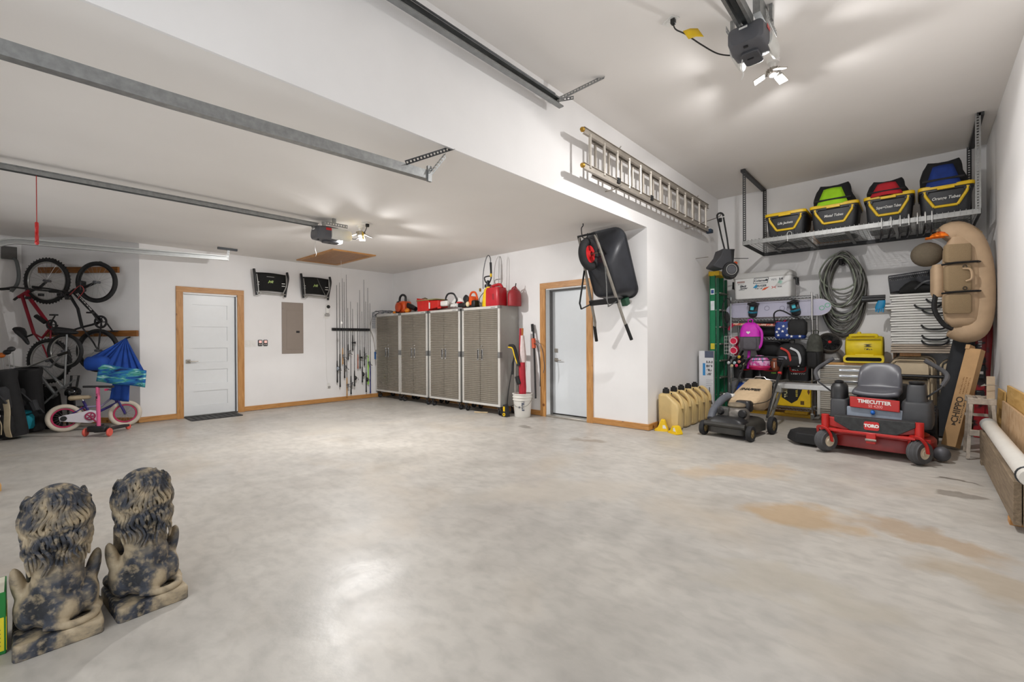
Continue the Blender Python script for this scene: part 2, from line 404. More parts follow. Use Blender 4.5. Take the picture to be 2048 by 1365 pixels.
def lever(par, M):
    h = MB(M).bb(-.032, .032, -.012, 0, -.032, .032).obj('door_handle', STEEL, par, bev=.003, label='brushed steel lever handle with square rose')
    m = MB(M); m.cyl((0, -.01, 0), (0, -.05, 0), .011); m.tube([(0, -.05, 0), (.03, -.055, 0), (.13, -.053, 0)], [.011, .01, .008], 10); m.obj('lever', STEEL, h)
lever(d1, T(xs, y0+.07, .93) @ R(PI/2, 'Z'))
# ---- door_2: plain outer door
d2 = tag(bpy.data.objects.new('door_2', None), kind='structure', label='plain white outer door in a deep jamb with pine casing, behind the wheelbarrow'); COL.objects.link(d2)
ys = YB+.165
MB().bb(D2[0]+.005, D2[1]-.005, ys, ys+.04, .035, D2[2]-.02).obj('slab', mat('door_cool_white', 'd9dde0', .35, var=.01), d2, smooth=0)
m = MB(); m.bb(D2[0]-.001, D2[0]+.008, YB-.001, YB+.1, 0, D2[2]); m.bb(D2[1]-.008, D2[1]+.001, YB-.001, YB+.2, 0, D2[2]); m.bb(D2[0], D2[1], YB-.001, YB+.2, D2[2]-.01, D2[2])
m.obj('jamb', DOORW, d2, smooth=0)
m = MB(); m.bb(D2[0]+.0, D2[0]+.02, YB+.1, YB+.165, .03, D2[2]-.01); m.bb(D2[0], D2[1], YB+.1, YB+.165, D2[2]-.03, D2[2]-.01); m.obj('weatherstrip', mat('weather_grey', '6d6c6c', .6), d2)
MB().bb(D2[0], D2[1], YB-.01, YB+.2, 0, .03).obj('threshold', ALU, d2, bev=.006)
MB().bb(D2[0], D2[1], ys-.01, ys, .03, .045).obj('sweep', BLACKM, d2)
for a, b in ((-4.635, D2[0]+.003), (D2[1]-.003, -3.632)): MB().bb(a, b, YB-.022, YB, 0, 2.185-.095).obj('casing', PINE, d2, bev=.002)
MB().bb(-4.635, -3.632, YB-.022, YB, 2.09, 2.185).obj('casing', PINEH, d2, bev=.002)
lever(d2, T(D2[0]+.09, ys, .925))
MB(T(D2[0]+.09, ys, 1.08)).bb(-.032, .032, -.014, 0, -.032, .032).obj('deadbolt', STEEL, d2, bev=.003)
# ---- baseboards: pine boards along the floor
def bboard(name, x0, x1, y0, y1, h=.09, M=None): struct(MB(M).bb(x0, x1, y0, y1, .008, h), name, PINEH, bev=.002)
bboard('baseboard_left', XA, XA+.022, 1.228, 1.71)
bboard('baseboard_left', XA, XA+.022, 2.70, YB)
bboard('baseboard_back_left', XA+.022, -4.635, YB-.022, YB)
bboard('baseboard_back_left', -3.632, XC+.022, YB-.022, YB)
bboard('baseboard_middle', XC, XC+.022, YB, YD)
bboard('baseboard_back_right', XC+.022, XE, YD-.022, YD)
AM = T(XA, 1.25, 0) @ R(math.atan2(vy, vx), 'Z')          # local +X runs along the slanted wall
bboard('baseboard_alcove', 0, ll, 0, .022, M=AM)
# ---- attic hatch in the left ceiling
h = tag(bpy.data.objects.new('ceiling_hatch', None), kind='structure', label='pull-down attic hatch with wooden frame in the left ceiling'); COL.objects.link(h)
hx0, hx1, hy0, hy1 = -8.66, -7.2, 3.5, 4.3
MB().bb(hx0+.06, hx1-.06, hy0+.06, hy1-.06, ZL-.014, ZL+.005).obj('panel', wood('hatch_ply', '8d6238', 'a9794a', stretch=(.15, 1, 1), knots=False), h)
for a in ((hx0, hx1, hy0, hy0+.07), (hx0, hx1, hy1-.07, hy1), (hx0, hx0+.07, hy0+.07, hy1-.07), (hx1-.07, hx1, hy0+.07, hy1-.07)):
    MB().bb(*a, ZL-.02, ZL+.002).obj('frame_board', PINEH, h, bev=.002)
m = MB(); m.tube([(-8.1, 4.1, ZL-.01), (-8.1, 4.1, 1.62)], .0022, 5); m.ell((-8.1, 4.1, 1.6), (.02, .02, .03), 8, 6)
m.obj('pull_cord', WPL, h)
# ================================================================ overhead: door tracks, openers, lamps
def strip(m, p, q, w_, side, pitch=.032, th=.0025):
    """perforated steel strip: two edge bars joined by webs, so that the holes are open"""
    p, q = Vector(p), Vector(q); d = (q-p).normalized(); s = Vector(side); s = (s-d*s.dot(d)).normalized(); n = d.cross(s); L_ = (q-p).length
    k = Matrix((d, s, n)).transposed().to_4x4(); k.translation = p
    m.bb(0, L_, 0, w_*.3, -th, 0, k); m.bb(0, L_, w_*.7, w_, -th, 0, k)
    c = max(1, int(L_/pitch))
    for i in range(c+1): x = L_*i/c; m.bb(max(0, x-pitch*.25), min(L_, x+pitch*.25), w_*.28, w_*.72, -th, 0, k)
def angle(m, p, q, w_, s1, s2): strip(m, p, q, w_, s1); strip(m, p, q, w_, s2)
def channel(pts, w_, h, side=1, th=.004):
    """C-shaped track swept along pts (in the YZ plane), open to +X or -X"""
    prof = [(0, h/2), (w_, h/2), (w_, h/2-.016), (w_-th, h/2-.016), (w_-th, h/2-th), (th, h/2-th), (th, -h/2+th), (w_-th, -h/2+th), (w_-th, -h/2+.012), (w_, -h/2+.012), (w_, -h/2), (0, -h/2)]
    P = [Vector(p) for p in pts]; rings = []
    for i, p in enumerate(P):
        t = (P[min(i+1, len(P)-1)]-P[max(i-1, 0)]).normalized(); n = Vector((1, 0, 0)).cross(t)
        rings.append([p+Vector((side*a, 0, 0))+n*b for a, b in prof])
    return MB().loft(rings)
DKST = mat('dark_steel', '3f4143', .45, .7, var=.15)
t = thing('door_track', 'galvanised garage door track hanging under the header, nearest the camera', 'track', (-2.83, 0, 0), group='overhead door tracks')
channel([(0, YF, 2.49), (0, .5, 2.505), (0, 2.17, 2.555)], .055, .068, -1).obj('rail', GALV, t, smooth=20)
m = MB(); angle(m, (.0, 1.95, 2.57), (.045, 2.36, 2.795), .034, (0, -.6, 1), (1, 0, 0)); m.obj('strut', DKST, t, smooth=0)
m = MB(); angle(m, (.0, 2.15, 2.56), (.03, 2.28, 2.74), .03, (1, 0, 0), (0, 1, 0)); m.obj('brace', GALV, t, smooth=0)
MB().bb(-.012, .012, 2.14, 2.175, 2.5, 2.62).obj('end_plate', GALV, t)
t = thing('door_track', 'white-grey garage door track curving down beside the bikes', 'track', (-8.4, 0, 0), group='overhead door tracks')
curve = [(0, -.36, .3), (0, -.36, 2.1)] + [(0, -.36+.38*(1-math.cos(a)), 2.1+.44*math.sin(a)) for a in [PI/2*i/9 for i in range(1, 10)]] + [(0, .9, 2.565), (0, 2.3, 2.625)]
channel(curve, .06, .075, 1).obj('rail', mat('galv_light', 'c0c2c1', .4, .6, var=.06), t, smooth=30)
MB().bb(-.02, .02, 2.16, 2.44, 2.76, 2.795).obj('strut', DKST, t)
m = MB(); strip(m, (0, 2.28, 2.62), (0, 2.3, 2.78), .035, (0, 1, 0)); m.obj('hanger', GALV, t, smooth=0)
t = thing('door_track', 'garage door track along the high wall above the ladder', 'track', (-2.66, 0, 0), group='overhead door tracks')
channel([(0, YF, 3.59), (0, 3.64, 3.605)], .055, .072, 1).obj('rail', mat('galv_mid', '8d8f8f', .35, .9, var=.12), t, smooth=20)
MB().cyl((.05, .2, 3.63), (.05, 3.5, 3.64), .011, 8).obj('spring_cable', DKST, t)
m = MB(); angle(m, (0, 3.6, 3.62), (.36, 3.9, 3.838), .036, (0, 0, 1), (.7, -.7, 0)); m.obj('strut', GALV, t, smooth=0)
m = MB(); strip(m, (-.1, 3.62, 3.65), (.12, 3.72, 3.65), .036, (0, 0, 1)); m.obj('brace', GALV, t, smooth=0)
LENS = mat('lamp_lens', 'd9d9d4', .35, var=.03, trans=.0)
def opener(label, loc, rail_to, rail_mat, big=False):
    """head with rail, running towards -Y; origin at the head's middle, top"""
    t = thing('garage_door_opener', label, 'door opener', loc, group='garage door openers')
    rings = []
    for y, w_, h, zo in ((-.19, .2, .1, -.02), (-.17, .25, .15, 0), (-.05, .27, .17, 0), (.06, .27, .165, 0), (.1, .24, .13, 0)):
        rings.append([(a, y, b-.085+zo) for a, b in rrect(w_, h, .04, 3)])
    body = MB().loft(rings).obj('housing', mat('opener_grey', '56575c', .5, var=.05), t, smooth=30)
    m = MB(); m.prism(rrect(.13, .2, .03, 3, 0, .02), -.19, -.165); m.obj('belly', mat('opener_dark', '46474b', .5), body, bev=.006)
    MB().bb(-.04, .02, -.192, -.19, -.05, -.035).obj('sticker', WPL, body)
    MB().bb(.134, .137, -.1, .01, -.06, -.03).obj('badge', REDP, body)
    MB().bb(-.02, .01, -.15, -.13, -.172, -.165).obj('slot', BLACK, body); MB().bb(-.03, .015, .0, .012, -.196, -.189).obj('slot', BLACK, body)
    for s in (-1, 1):
        rings = []
        for y, k in ((-.03, .9), (.1, 1), (.2, .95), (.235, .75)):
            rings.append([(s*(.125+.035*k*math.cos(a)), y, -.09+.075*k*math.sin(a)) for a in [2*PI*i/12 for i in range(12)]])
        MB().loft(rings).obj('lamp_lens', LENS, t, smooth=50)
    for s in (-1, 1):
        m = MB(); strip(m, (s*.14, -.16, .0), (s*.14, .18, .0), .045, (0, 0, 1)); m.obj('hanger_strap', GALV, t, smooth=0)
        MB().bb(s*.14-.012, s*.14+.012, -.02, .02, .04, ZH-loc[2] if loc[2] > 3 else ZL-loc[2]).obj('hanger_leg', GALV, t)
    m = MB(); m.bb(-.016, .016, rail_to, -.15, -.01, .028); m.obj('rail', rail_mat, t)
    m = MB(); m.bb(-.03, .03, rail_to, -.14, .028, .034); m.obj('rail_flange', GALV, t)
    return t
RAILD = mat('rail_dark', '4f5354', .35, .8, var=.1)
opL = opener('grey ceiling opener head over the left bay, seen from its side', (-5.57, 2.66, 2.70), -3.2, GALV)
MB().bb(-.014, .014, -3.2, -.2, -.018, -.01).obj('chain', RAILD, opL)
m = MB(); m.tube([(.02, -2.56, -.02), (.02, -2.56, -.44)], .003, 5); m.obj('release_cord', mat('red_cord', 'b5302a', .7), opL)
m = MB(); m.tube(spline([(.02, -2.56, -.42), (.035, -2.56, -.46), (.005, -2.56, -.5), (.03, -2.56, -.54), (.02, -2.56, -.58)], 5), .012, 6); m.ell((.02, -2.56, -.59), (.03, .015, .02), 10, 6); m.obj('release_handle', REDP, opL)
MB().tube(spline([(-.1, -.12, -.1), (-.11, -.13, -.25), (-.1, -.12, -.33), (-.12, -.12, -.36)], 5), .003, 5).obj('antenna_wire', WPL, opL)
opR = opener('grey ceiling opener head over the right bay with a dark rail', (-.985, 3.93, 3.685), -4.4, RAILD)
MB().bb(-.05, -.028, -4.4, -.14, -.03, .045).obj('rail_side', GALV, opR); MB().bb(.028, .05, -4.4, -.14, -.03, .045).obj('rail_side', GALV, opR)
MB().tube(spline([(-.06, -.02, -.18), (-.07, -.01, -.25), (-.06, 0, -.3), (-.075, 0, -.34)], 5), .004, 5).obj('antenna_wire', WPL, opR)
m = MB(); m.bb(.06, .11, -.2, .23, .02, .16); m.obj('bracket', GALV, opR)
m = MB(); m.tube(spline([(.05, -.3, .15), (.1, -.42, .12), (.07, -.55, .14), (.12, -.75, .13), (.1, -1., .12)], 6), .004, 5); m.obj('low_voltage_wire', DKST, opR)
m = MB(); m.tube(spline([(.05, -.3, .15), (.06, -.45, .1), (.13, -.6, .1), (.08, -.8, .1), (.14, -1., .1)], 6), .004, 5); m.obj('low_voltage_wire', DKST, opR)
# ceiling outlets with the openers' power cords
def outlet(label, loc, rot):
    t = thing('ceiling_outlet', label, 'outlet', loc, rz=rot)
    MB().bb(-.04, .04, -.06, .06, -.008, 0).obj('plate', WPL, t, bev=.002)
    for s in (-1, 1): MB().prism(rrect(.035, .03, .01, 3, 0, s*.024), -.011, -.008).obj('socket', WPL, t)
outlet('white ceiling outlet plate over the right bay', (-1.49, 3.57, ZH), 1.1)
outlet('white ceiling outlet plate beside the lit lamp over the left bay', (-5.33, 3.06, ZL), .5)
CORDB = mat('black_cord', '1f1e1d', .5)
def cord(op, pts, r, plug, tg):
    k = T(*[-v for v in op.location])
    c = MB(k).tube(spline(pts, 6), r, 6).obj('power_cord', CORDB, op, label='black power cord with a yellow tag')
    p = plug; MB(k).bb(p[0]-.018, p[0]+.018, p[1]-.02, p[1]+.02, p[2]-.02, p[2]+.02).obj('plug', CORDB, c, bev=.006)
    MB(k).sheet(tg).obj('tag', YEL, c, solid=.002)
cord(opR, [(-1.46, 3.55, 3.82), (-1.44, 3.54, 3.74), (-1.34, 3.5, 3.63), (-1.27, 3.62, 3.58), (-1.2, 3.8, 3.56), (-1.12, 3.93, 3.57), (-1.08, 3.98, 3.585)], .0055, (-1.46, 3.55, 3.812),
     [[(-1.36+.05*i+.015*j, 3.49+.02*i, 3.66-.028*j+.008*math.sin(i*2)) for j in range(4)] for i in range(3)])
cord(opL, [(-5.33, 3.06, 2.78), (-5.34, 3.04, 2.7), (-5.37, 2.99, 2.62), (-5.42, 2.93, 2.58), (-5.46, 2.84, 2.6)], .005, (-5.33, 3.06, 2.766),
     [[(-5.36+.03*i, 3.03-.03*i, 2.66-.03*j+.004*i) for j in range(4)] for i in range(3)])
# LED lamps: finned core with three hinged panels
LED = mat('led_panel', 'fbfcff', .4, emit=7.)
def lamp(label, loc, watts, rz=0.):
    t = thing('led_ceiling_lamp', label, 'lamp', loc, rz=rz, group='hinged LED garage lamps')
    MB().lathe([(.055, 0), (.05, -.03), (.022, -.035), (.022, -.075)], 20).obj('socket', WPL, t)
    core = MB().lathe([(.03, -.075), (.045, -.085), (.045, -.13), (.03, -.14)], 20).obj('core', ALU, t)
    m = MB()
    for i in range(12): a = 2*PI*i/12; m.box((.052*math.cos(a), .052*math.sin(a), -.108), (.016, .003, .045), rz=a)
    m.obj('fins', ALU, core)
    MB().lathe([(.0, -.1405), (.032, -.1405), (.032, -.146), (0, -.146)], 20).obj('diffuser', LED, t)
    for i in range(3):
        k = R(2*PI*i/3+.4, 'Z') @ T(.062, 0, -.125) @ R(.42, 'Y')
        p = MB(k).bb(0, .11, -.045, .045, -.002, .008).obj('panel', ALU, t, bev=.004)
        MB(k).bb(.01, .1, -.037, .037, -.005, -.002).obj('diode_face', LED, p)
        MB(k).tube([(-.012, -.03, .004), (0, -.03, .01), (.012, -.03, .008)], .004, 6).obj('hinge', DKST, p)
    # one wide beam per hinged panel, tipped outwards, plus the downward core
    for i in range(4):
        d = bpy.data.lights.new('lamp_light', 'SPOT' if i < 3 else 'AREA'); d.color = LAMP_TINT
        o = bpy.data.objects.new('lamp_light', d); COL.objects.link(o); o.parent = t; o.location = (0, 0, -.2)
        if i < 3:
            d.energy = watts*SIDE_SHARE/3; d.spot_size = math.radians(178); d.spot_blend = .1; d.shadow_soft_size = .035
            o.rotation_euler = (0, -.42, 2*PI*i/3+.4)
        else: d.energy = watts*(1-SIDE_SHARE); d.shape = 'DISK'; d.size = .12
    return t
lamp('lit LED lamp with three hinged panels hanging over the left bay', (-5.5, 3.06, ZL), LAMP_L)
lamp('lit LED lamp with three hinged panels hanging from the high ceiling over the right bay', (-1.0, 4.72, ZH), LAMP_R, .8)
# ================================================================ along the left wall
t = thing('door_mat', 'dark ribbed rubber mat on the floor before the five-panel door', 'mat', (-8.72, 2.18, 0))
MB().bb(-.22, .22, -.36, .36, 0, .008).obj('base', RUBBER, t, bev=.004)
for i in range(9): MB().bb(-.2, .2, -.335+i*.084-.03, -.335+i*.084+.03, .008, .012).obj('rib', mat('mat_pile', '4a4a4a', .95, var=.3, scale=60), t)
t = thing('breaker_panel', 'tall grey-brown electrical breaker panel on the left wall', 'electrical panel', (XA, 3.545, 1.02))
PG = mat('panel_taupe', '8f8379', .5, var=.02)
MB().bb(0, .012, -.2, .2, 0, .985).obj('cover', PG, t, bev=.003)
MB().bb(.012, .017, -.115, .165, .08, .83).obj('door', PG, t, bev=.003)
MB().bb(.017, .022, .06, .125, .40, .44).obj('latch', BLACK, t, bev=.002)
for y in (-.18, .18):
    for z in (.13, .86): MB().cyl((.011, y, z), (.016, y, z), .008, 8).obj('screw', CHROME, t)
t = thing('switch_plate', 'white triple light switch plate beside the pine door casing', 'switch', (XA, 2.81, 1.22))
MB().bb(0, .006, -.085, .085, -.06, .06).obj('plate', WPL, t, bev=.002)
for y in (-.047, 0, .047): MB().bb(.006, .01, y-.017, y+.017, -.033, .033).obj('rocker', WPL, t, bev=.002)
for y, l in ((2.965, 'small black and red door opener button, left one of two'), (3.055, 'small black and red door opener button, right one of two')):
    t = thing('opener_button', l, 'wall button', (XA, y, 1.23), group='door opener buttons')
    MB().prism(rrect(.072, .115, .014, 3), 0, .018, M=R(PI/2, 'Z') @ R(PI/2, 'X')).obj('case', BLACK, t, bev=.003)
    MB().bb(.018, .021, -.024, .024, -.002, .045).obj('paddle', mat('lit_paddle', 'e6b8b0', .4, emit=.4), t, bev=.003, label='pale red lit push paddle')
    for s in (-1, 1): MB().bb(.018, .021, s*.014-.009, s*.014+.009, -.04, -.02).obj('key', mat('grey_key', 'b8b2ae', .5), t, bev=.002)
t = thing('security_camera', 'small white security camera with black lens on a wall outlet', 'camera', (XA, 4.2, 1.8))
MB().bb(0, .008, -.055, .055, -.08, .04).obj('wall_plate', WPL, t, bev=.002)
MB().bb(.008, .06, -.03, .06, -.03, .01).obj('bracket', mat('cam_grey', 'a9a6a3', .5), t, bev=.004)
MB().bb(.01, .075, -.015, .055, .02, .2).obj('body', WPL, t, bev=.02, seg=3)
MB().cyl((.07, .02, .155), (.085, .02, .155), .035, 18).obj('lens', BLACK, t)
MB().tube(spline([(.012, -.01, -.06), (.01, -.005, -.5), (.012, .0, -.95), (.01, .01, -1.3), (.014, .05, -1.44)], 6), .003, 5).obj('cable', WPL, t)
t = thing('wall_outlet', 'white wall outlet with plug low on the left wall', 'outlet', (XA, 4.25, .34))
MB().bb(0, .006, -.035, .035, -.058, .058).obj('plate', WPL, t, bev=.002)
for z in (-.02, .022): MB(R(PI/2, 'Z') @ R(PI/2, 'X')).prism(rrect(.034, .028, .01, 3, 0, z), .006, .008).obj('socket', WPL, t)
MB().bb(.008, .045, -.02, .02, -.035, -.005).obj('plug', mat('plug_grey', '9c9a97', .5), t, bev=.004)
# two folded black camp chairs hung flat
def camp(y, z, label, v):
    t = thing('folded_camp_chair', label, 'camp chair', (XA+.04, y, z), group='folded camp chairs on the wall')
    m = MB(); m.tube(spline([(.06, -.28, .23), (.075, -.27, .1), (.06, -.25, -.1), (.06, -.235, -.24)], 5), .022, 8); m.obj('arm', BLACK, t)
    m = MB(); m.tube(spline([(.06, .29, .22), (.075, .3, .1), (.06, .27, -.1), (.06, .25, -.25)], 5), .022, 8); m.obj('arm', BLACK, t)
    g = [[(.04+.012*math.sin(3*i/5), -.255+.53*i/8, .17-.33*j/6+.012*math.sin(i/8*PI)) for j in range(7)] for i in range(9)]
    MB().sheet(g).obj('seat_fabric', mat('black_canvas', '131313', .9, var=.3, scale=50), t, solid=.025)
    g2 = mat('light_tube', 'a3a3a0', .35, .7)
    MB().cyl((.07, -.25, -.185), (.07, .26, -.2), .012, 8).obj('tube', g2, t)
    MB().tube(spline([(.075, -.24, .14), (.085, -.225, -.02), (.075, -.21, -.18)], 4), .011, 8).obj('tube', g2, t)
    MB().tube(spline([(.075, .28, .12), (.09, .265, -.04), (.075, .21, -.19)], 4), .011, 8).obj('tube', g2, t)
    for s in (-1, 1):
        for z_ in (.0, -.045): MB().bb(.058, .066, s*.225-.03, s*.225+.03, z_-.006, z_+.006).obj('clip', WPL, t)
    lg = MB(); lg.prism([(-.05, -.03), (-.02, .03), (.0, .005), (.02, .025), (.05, .02), (.035, -.03), (.015, -.015), (0, -.03), (-.01, -.005), (-.035, -.03)], 0, .001, M=T(.0665, .0, .02) @ R(PI/2, 'Z') @ R(PI/2, 'X'))
    lg.obj('logo', mat('logo_green', 'a5b08a', .6, col2='8fae3c'), t)
    if v: MB().tube(spline([(.07, .03, .16), (.1, .09, 0), (.075, .2, -.18)], 5), .011, 6, sq=.25).obj('strap', g2, t)
    else: MB().bb(.066, .069, -.07, .06, .105, .112).obj('stripe', g2, t)
    m = MB(); m.tube([(0, -.2, -.2), (.1, -.2, -.21), (.1, -.2, -.19)], .006, 6); m.tube([(0, .2, -.21), (.1, .2, -.22), (.1, .2, -.2)], .006, 6); m.obj('wall_hook', STEEL, t)
    MB().torus((.08, -.2, -.21), .03, .006, (1, 0, 0), 14, 6).obj('loop', g2, t)
camp(3.12, 2.34, 'folded black camp chair on the wall, nearer the pine-cased door, straps tidy', 0)
camp(3.95, 2.34, 'folded black camp chair on the wall above the breaker panel, loose strap across it', 1)
# fishing rods
t = thing('rod_rack', 'black horizontal rod rack strip on the left wall', 'rod rack', (XA, 4.74, 1.5))
MB().bb(0, .04, -.42, .42, -.028, .028).obj('rail', BLACK, t, bev=.003)
for i in range(17): MB().bb(.04, .06, -.4+i*.05-.014, -.4+i*.05+.014, -.02, .02).obj('clip', mat('foam_clip', '2b2b2d', .9), t, bev=.004)
CORK = mat('cork', 'b48a5a', .85, var=.2, scale=80); BLUEG = mat('navy_wrap', '1b2a6e', .5); GREENG = mat('lime_grip', '8fcf3a', .5)
GRIPS = {'cork': CORK, 'black': BLACKM, 'green': GREENG, 'navy': BLUEG, 'rust': mat('rust_grip', '96523c', .7)}
RODS = [(4.40, 2.41, .40, .69, 'black', 'c'), (4.46, 2.47, .30, .83, 'black', ''), (4.52, 2.56, .77, .95, 'cork', 's'), (4.56, 2.49, .48, .72, 'black', 's'), (4.61, 2.65, .10, .33, 'cork', 's'),
        (4.64, 1.95, .86, 1.03, 'black', 's'), (4.70, 2.09, .13, .36, 'black', 's'), (4.745, 1.94, 1.05, 1.22, 'black', 'b'), (4.78, 1.51, .29, .47, 'black', 'c'), (4.86, 2.08, .66, .81, 'rust', ''),
        (4.91, 2.35, .66, .90, 'black', 'b'), (4.96, 1.89, .36, .54, 'black', 'c'), (5.01, 2.58, .72, .96, 'black', 's'), (5.05, 2.11, .14, .42, 'black', 'c'), (5.10, 2.41, .31, .78, 'green', 's'), (5.15, 2.08, .11, .65, 'navy', '')]
ORD = 'first second third fourth fifth sixth seventh eighth ninth tenth eleventh twelfth thirteenth fourteenth fifteenth sixteenth'.split()
RODM = mat('graphite_rod', '3a3a3c', .35, .3, var=.2); REELM = mat('reel_grey', '6f6f70', .35, .7, var=.2)
GN = {'black': 'black grip', 'cork': 'cork grip', 'green': 'lime green grip', 'navy': 'navy blue grip', 'rust': 'rust-brown grip'}
for i, (y, zt, zb, zr, gk, rk) in enumerate(RODS):
    t = thing('fishing_rod', 'fishing rod with %s, %s from the left in the wall rack' % (GN[gk], ORD[i]), 'fishing rod', (XA+.075, y, zb), group='fishing rods in the wall rack')
    H = zt-zb; gz = max(zr-zb+.16, .25)
    MB().tube([(0, 0, gz), (0, 0, gz+(H-gz)*.5), (0, .0, H)], [.007, .0055, .0035], 6).obj('blank', RODM, t)
    MB().lathe([(.012, 0), (.016, .02), (.013, .06), (.011, gz*.5), (.014, gz*.62), (.010, gz)], 8).obj('grip', GRIPS[gk], t)
    for k in range(5):
        z = gz+(H-gz)*(.15+.2*k); MB().torus((.014-.001*k, 0, z), .009-.0012*k, .0016, (0, 0, 1), 8, 4).obj('guide', REELM, t)
    z = zr-zb
    if rk == 's':
        r = MB(T(.045, 0, z)).lathe([(.0, -.035), (.026, -.033), (.018, -.02), (.018, .012), (.028, .016), (.026, .03), (0, .032)], 12).obj('reel', REELM, t)
        m = MB(); m.bb(.008, .045, -.006, .006, z-.01, z+.006); m.tube([(.045, 0, z-.02), (.05, .04, z-.03), (.05, .055, z-.05)], .004, 5); m.ell((.05, .06, z-.055), (.01, .012, .01), 8, 5); m.obj('crank', BLACK, r)
        MB().tube([(.045, -.03, z+.01), (.08, 0, z+.03), (.045, .03, z+.01)], .003, 5).obj('bail', CHROME, r)
    elif rk == 'c':
        r = MB(T(.04, 0, z)).ell((0, 0, 0), (.034, .03, .045), 12, 8).obj('reel', mat('reel_cap', '9aa3ad', .3, .7) if i == 0 else BLACK, t)
        m = MB(); m.tube([(.04, .02, z), (.04, .06, z), (.04, .06, z-.035)], .004, 5); m.ell((.04, .065, z-.04), (.008, .01, .008), 8, 5); m.obj('crank', BLACK, r)
    elif rk == 'b':
        r = MB(T(.035, 0, z)).lathe([(.024, -.028), (.026, -.02), (.016, -.018), (.016, .018), (.026, .02), (.024, .028)], 12, M=R(PI/2, 'X')).obj('reel', BLACK, t)
        m = MB(); m.tube([(.035, .03, z), (.035, .045, z), (.04, .05, z-.03)], .004, 5); m.tube([(.04, .05, z-.035), (.04, .05, z+.03)], .005, 5); m.obj('crank', REELM, r)
# ---- rolling steel cabinets along the back wall
RIB = mat('ribbed_steel', 'a39c91', .36, .65, var=.06, scale=5, stretch=(3, 1, .3)); CABG = mat('cabinet_side', 'a6a5a0', .42, .35, var=.03); CABT = mat('cabinet_trim', 'd3d0ca', .35, .25, var=.03)
def cabinet(x0, x1, label):
    W = x1-x0; t = thing('storage_cabinet', label, 'cabinet', ((x0+x1)/2, 5.31, 0), group='rolling steel cabinets')
    h = W/2
    m = MB(); m.bb(-h, h, .02, .46, .15, 1.83); m.obj('body', CABG, t, smooth=0)
    m = MB(); m.bb(-h, -h+.045, -.002, .02, .15, 1.83); m.bb(h-.045, h, -.002, .02, .15, 1.83); m.bb(-h+.045, h-.045, -.002, .02, 1.785, 1.83); m.bb(-h+.045, h-.045, -.002, .02, .15, .19)
    m.obj('front_frame', CABT, t, bev=.003)
    for s in (-1, 1):
        for z in (1.01, 1.81): MB().bb(s*h-.047 if s > 0 else -h-.001, h+.001 if s > 0 else -h+.047, -.005, .06, z-.05 if z < 1.5 else z-.03, z+.05 if z < 1.5 else z+.022).obj('corner_bracket', mat('bracket_grey', '8b8b89', .4, .6), t, bev=.003)
    for s in (-1, 1):
        a, b = (-h+.048, -.004) if s < 0 else (.004, h-.048)
        vs = []; n = 48; dz = (1.78-.195)/n
        prof = [(a, .195)]
        m = MB()
        for i in range(n):
            z = .195+i*dz
            m.add([(a, .004, z), (b, .004, z), (b, -.006, z+dz*.28), (a, -.006, z+dz*.28), (b, -.006, z+dz*.72), (a, -.006, z+dz*.72), (b, .004, z+dz), (a, .004, z+dz)], [(0, 1, 2, 3), (3, 2, 4, 5), (5, 4, 6, 7)])
        m.bb(a, b, .004, .019, .195, 1.78)
        d = m.obj('door', RIB, t, smooth=0, fix=False)
        hx = s*.05
        hd = MB().bb(hx-.018, hx+.018, -.012, -.004, .91, 1.11).obj('handle', CHROME, d, bev=.004)
        MB().bb(hx-.008, hx+.008, -.014, -.011, .94, 1.09).obj('grip_recess', BLACKM, hd)
        if s > 0: MB().cyl((hx, -.004, 1.16), (hx, -.018, 1.16), .012, 10).obj('lock', CHROME, d)
    MB().bb(h-.2, h-.1, -.004, -.002, 1.8, 1.808).obj('badge', GREY, t)
    for sx in (-1, 1):
        for y in (.05, .37):
            c = MB(); x = sx*(h-.06)
            c.bb(x-.045, x+.045, y-.045, y+.045, .135, .15); c.obj('caster_plate', BLACK, t, bev=.003)
            w_ = MB(); w_.lathe([(.028, -.016), (.05, -.012), (.052, 0), (.05, .012), (.028, .016)], 16, M=T(x, y+.02, .053) @ R(PI/2, 'Y')); w_ = w_.obj('caster_wheel', RUBBER, t)
            MB().lathe([(.026, -.018), (.026, .018)], 12, M=T(x, y+.02, .053) @ R(PI/2, 'Y')).obj('hub', GREY, w_)
            m = MB()
            for s in (-1, 1): m.prism([(y-.03, .137), (y+.03, .137), (y+.035, .05), (y+.01, .04)], x+s*.02-.002, x+s*.02+.002, plane='YZ')
            m.obj('caster_fork', CHROME, t, smooth=0)
    return t
cabinet(-8.93, -8.0, 'ribbed steel rolling cabinet in the corner beside the fishing rods')
cabinet(-7.98, -7.06, 'ribbed steel rolling cabinet, second from the corner, under the leaf blower')
cabinet(-7.0, -6.1, 'ribbed steel rolling cabinet, third from the corner, under the red box')
cabinet(-6.04, -5.11, 'ribbed steel rolling cabinet nearest the outer door, under the red gas cans')
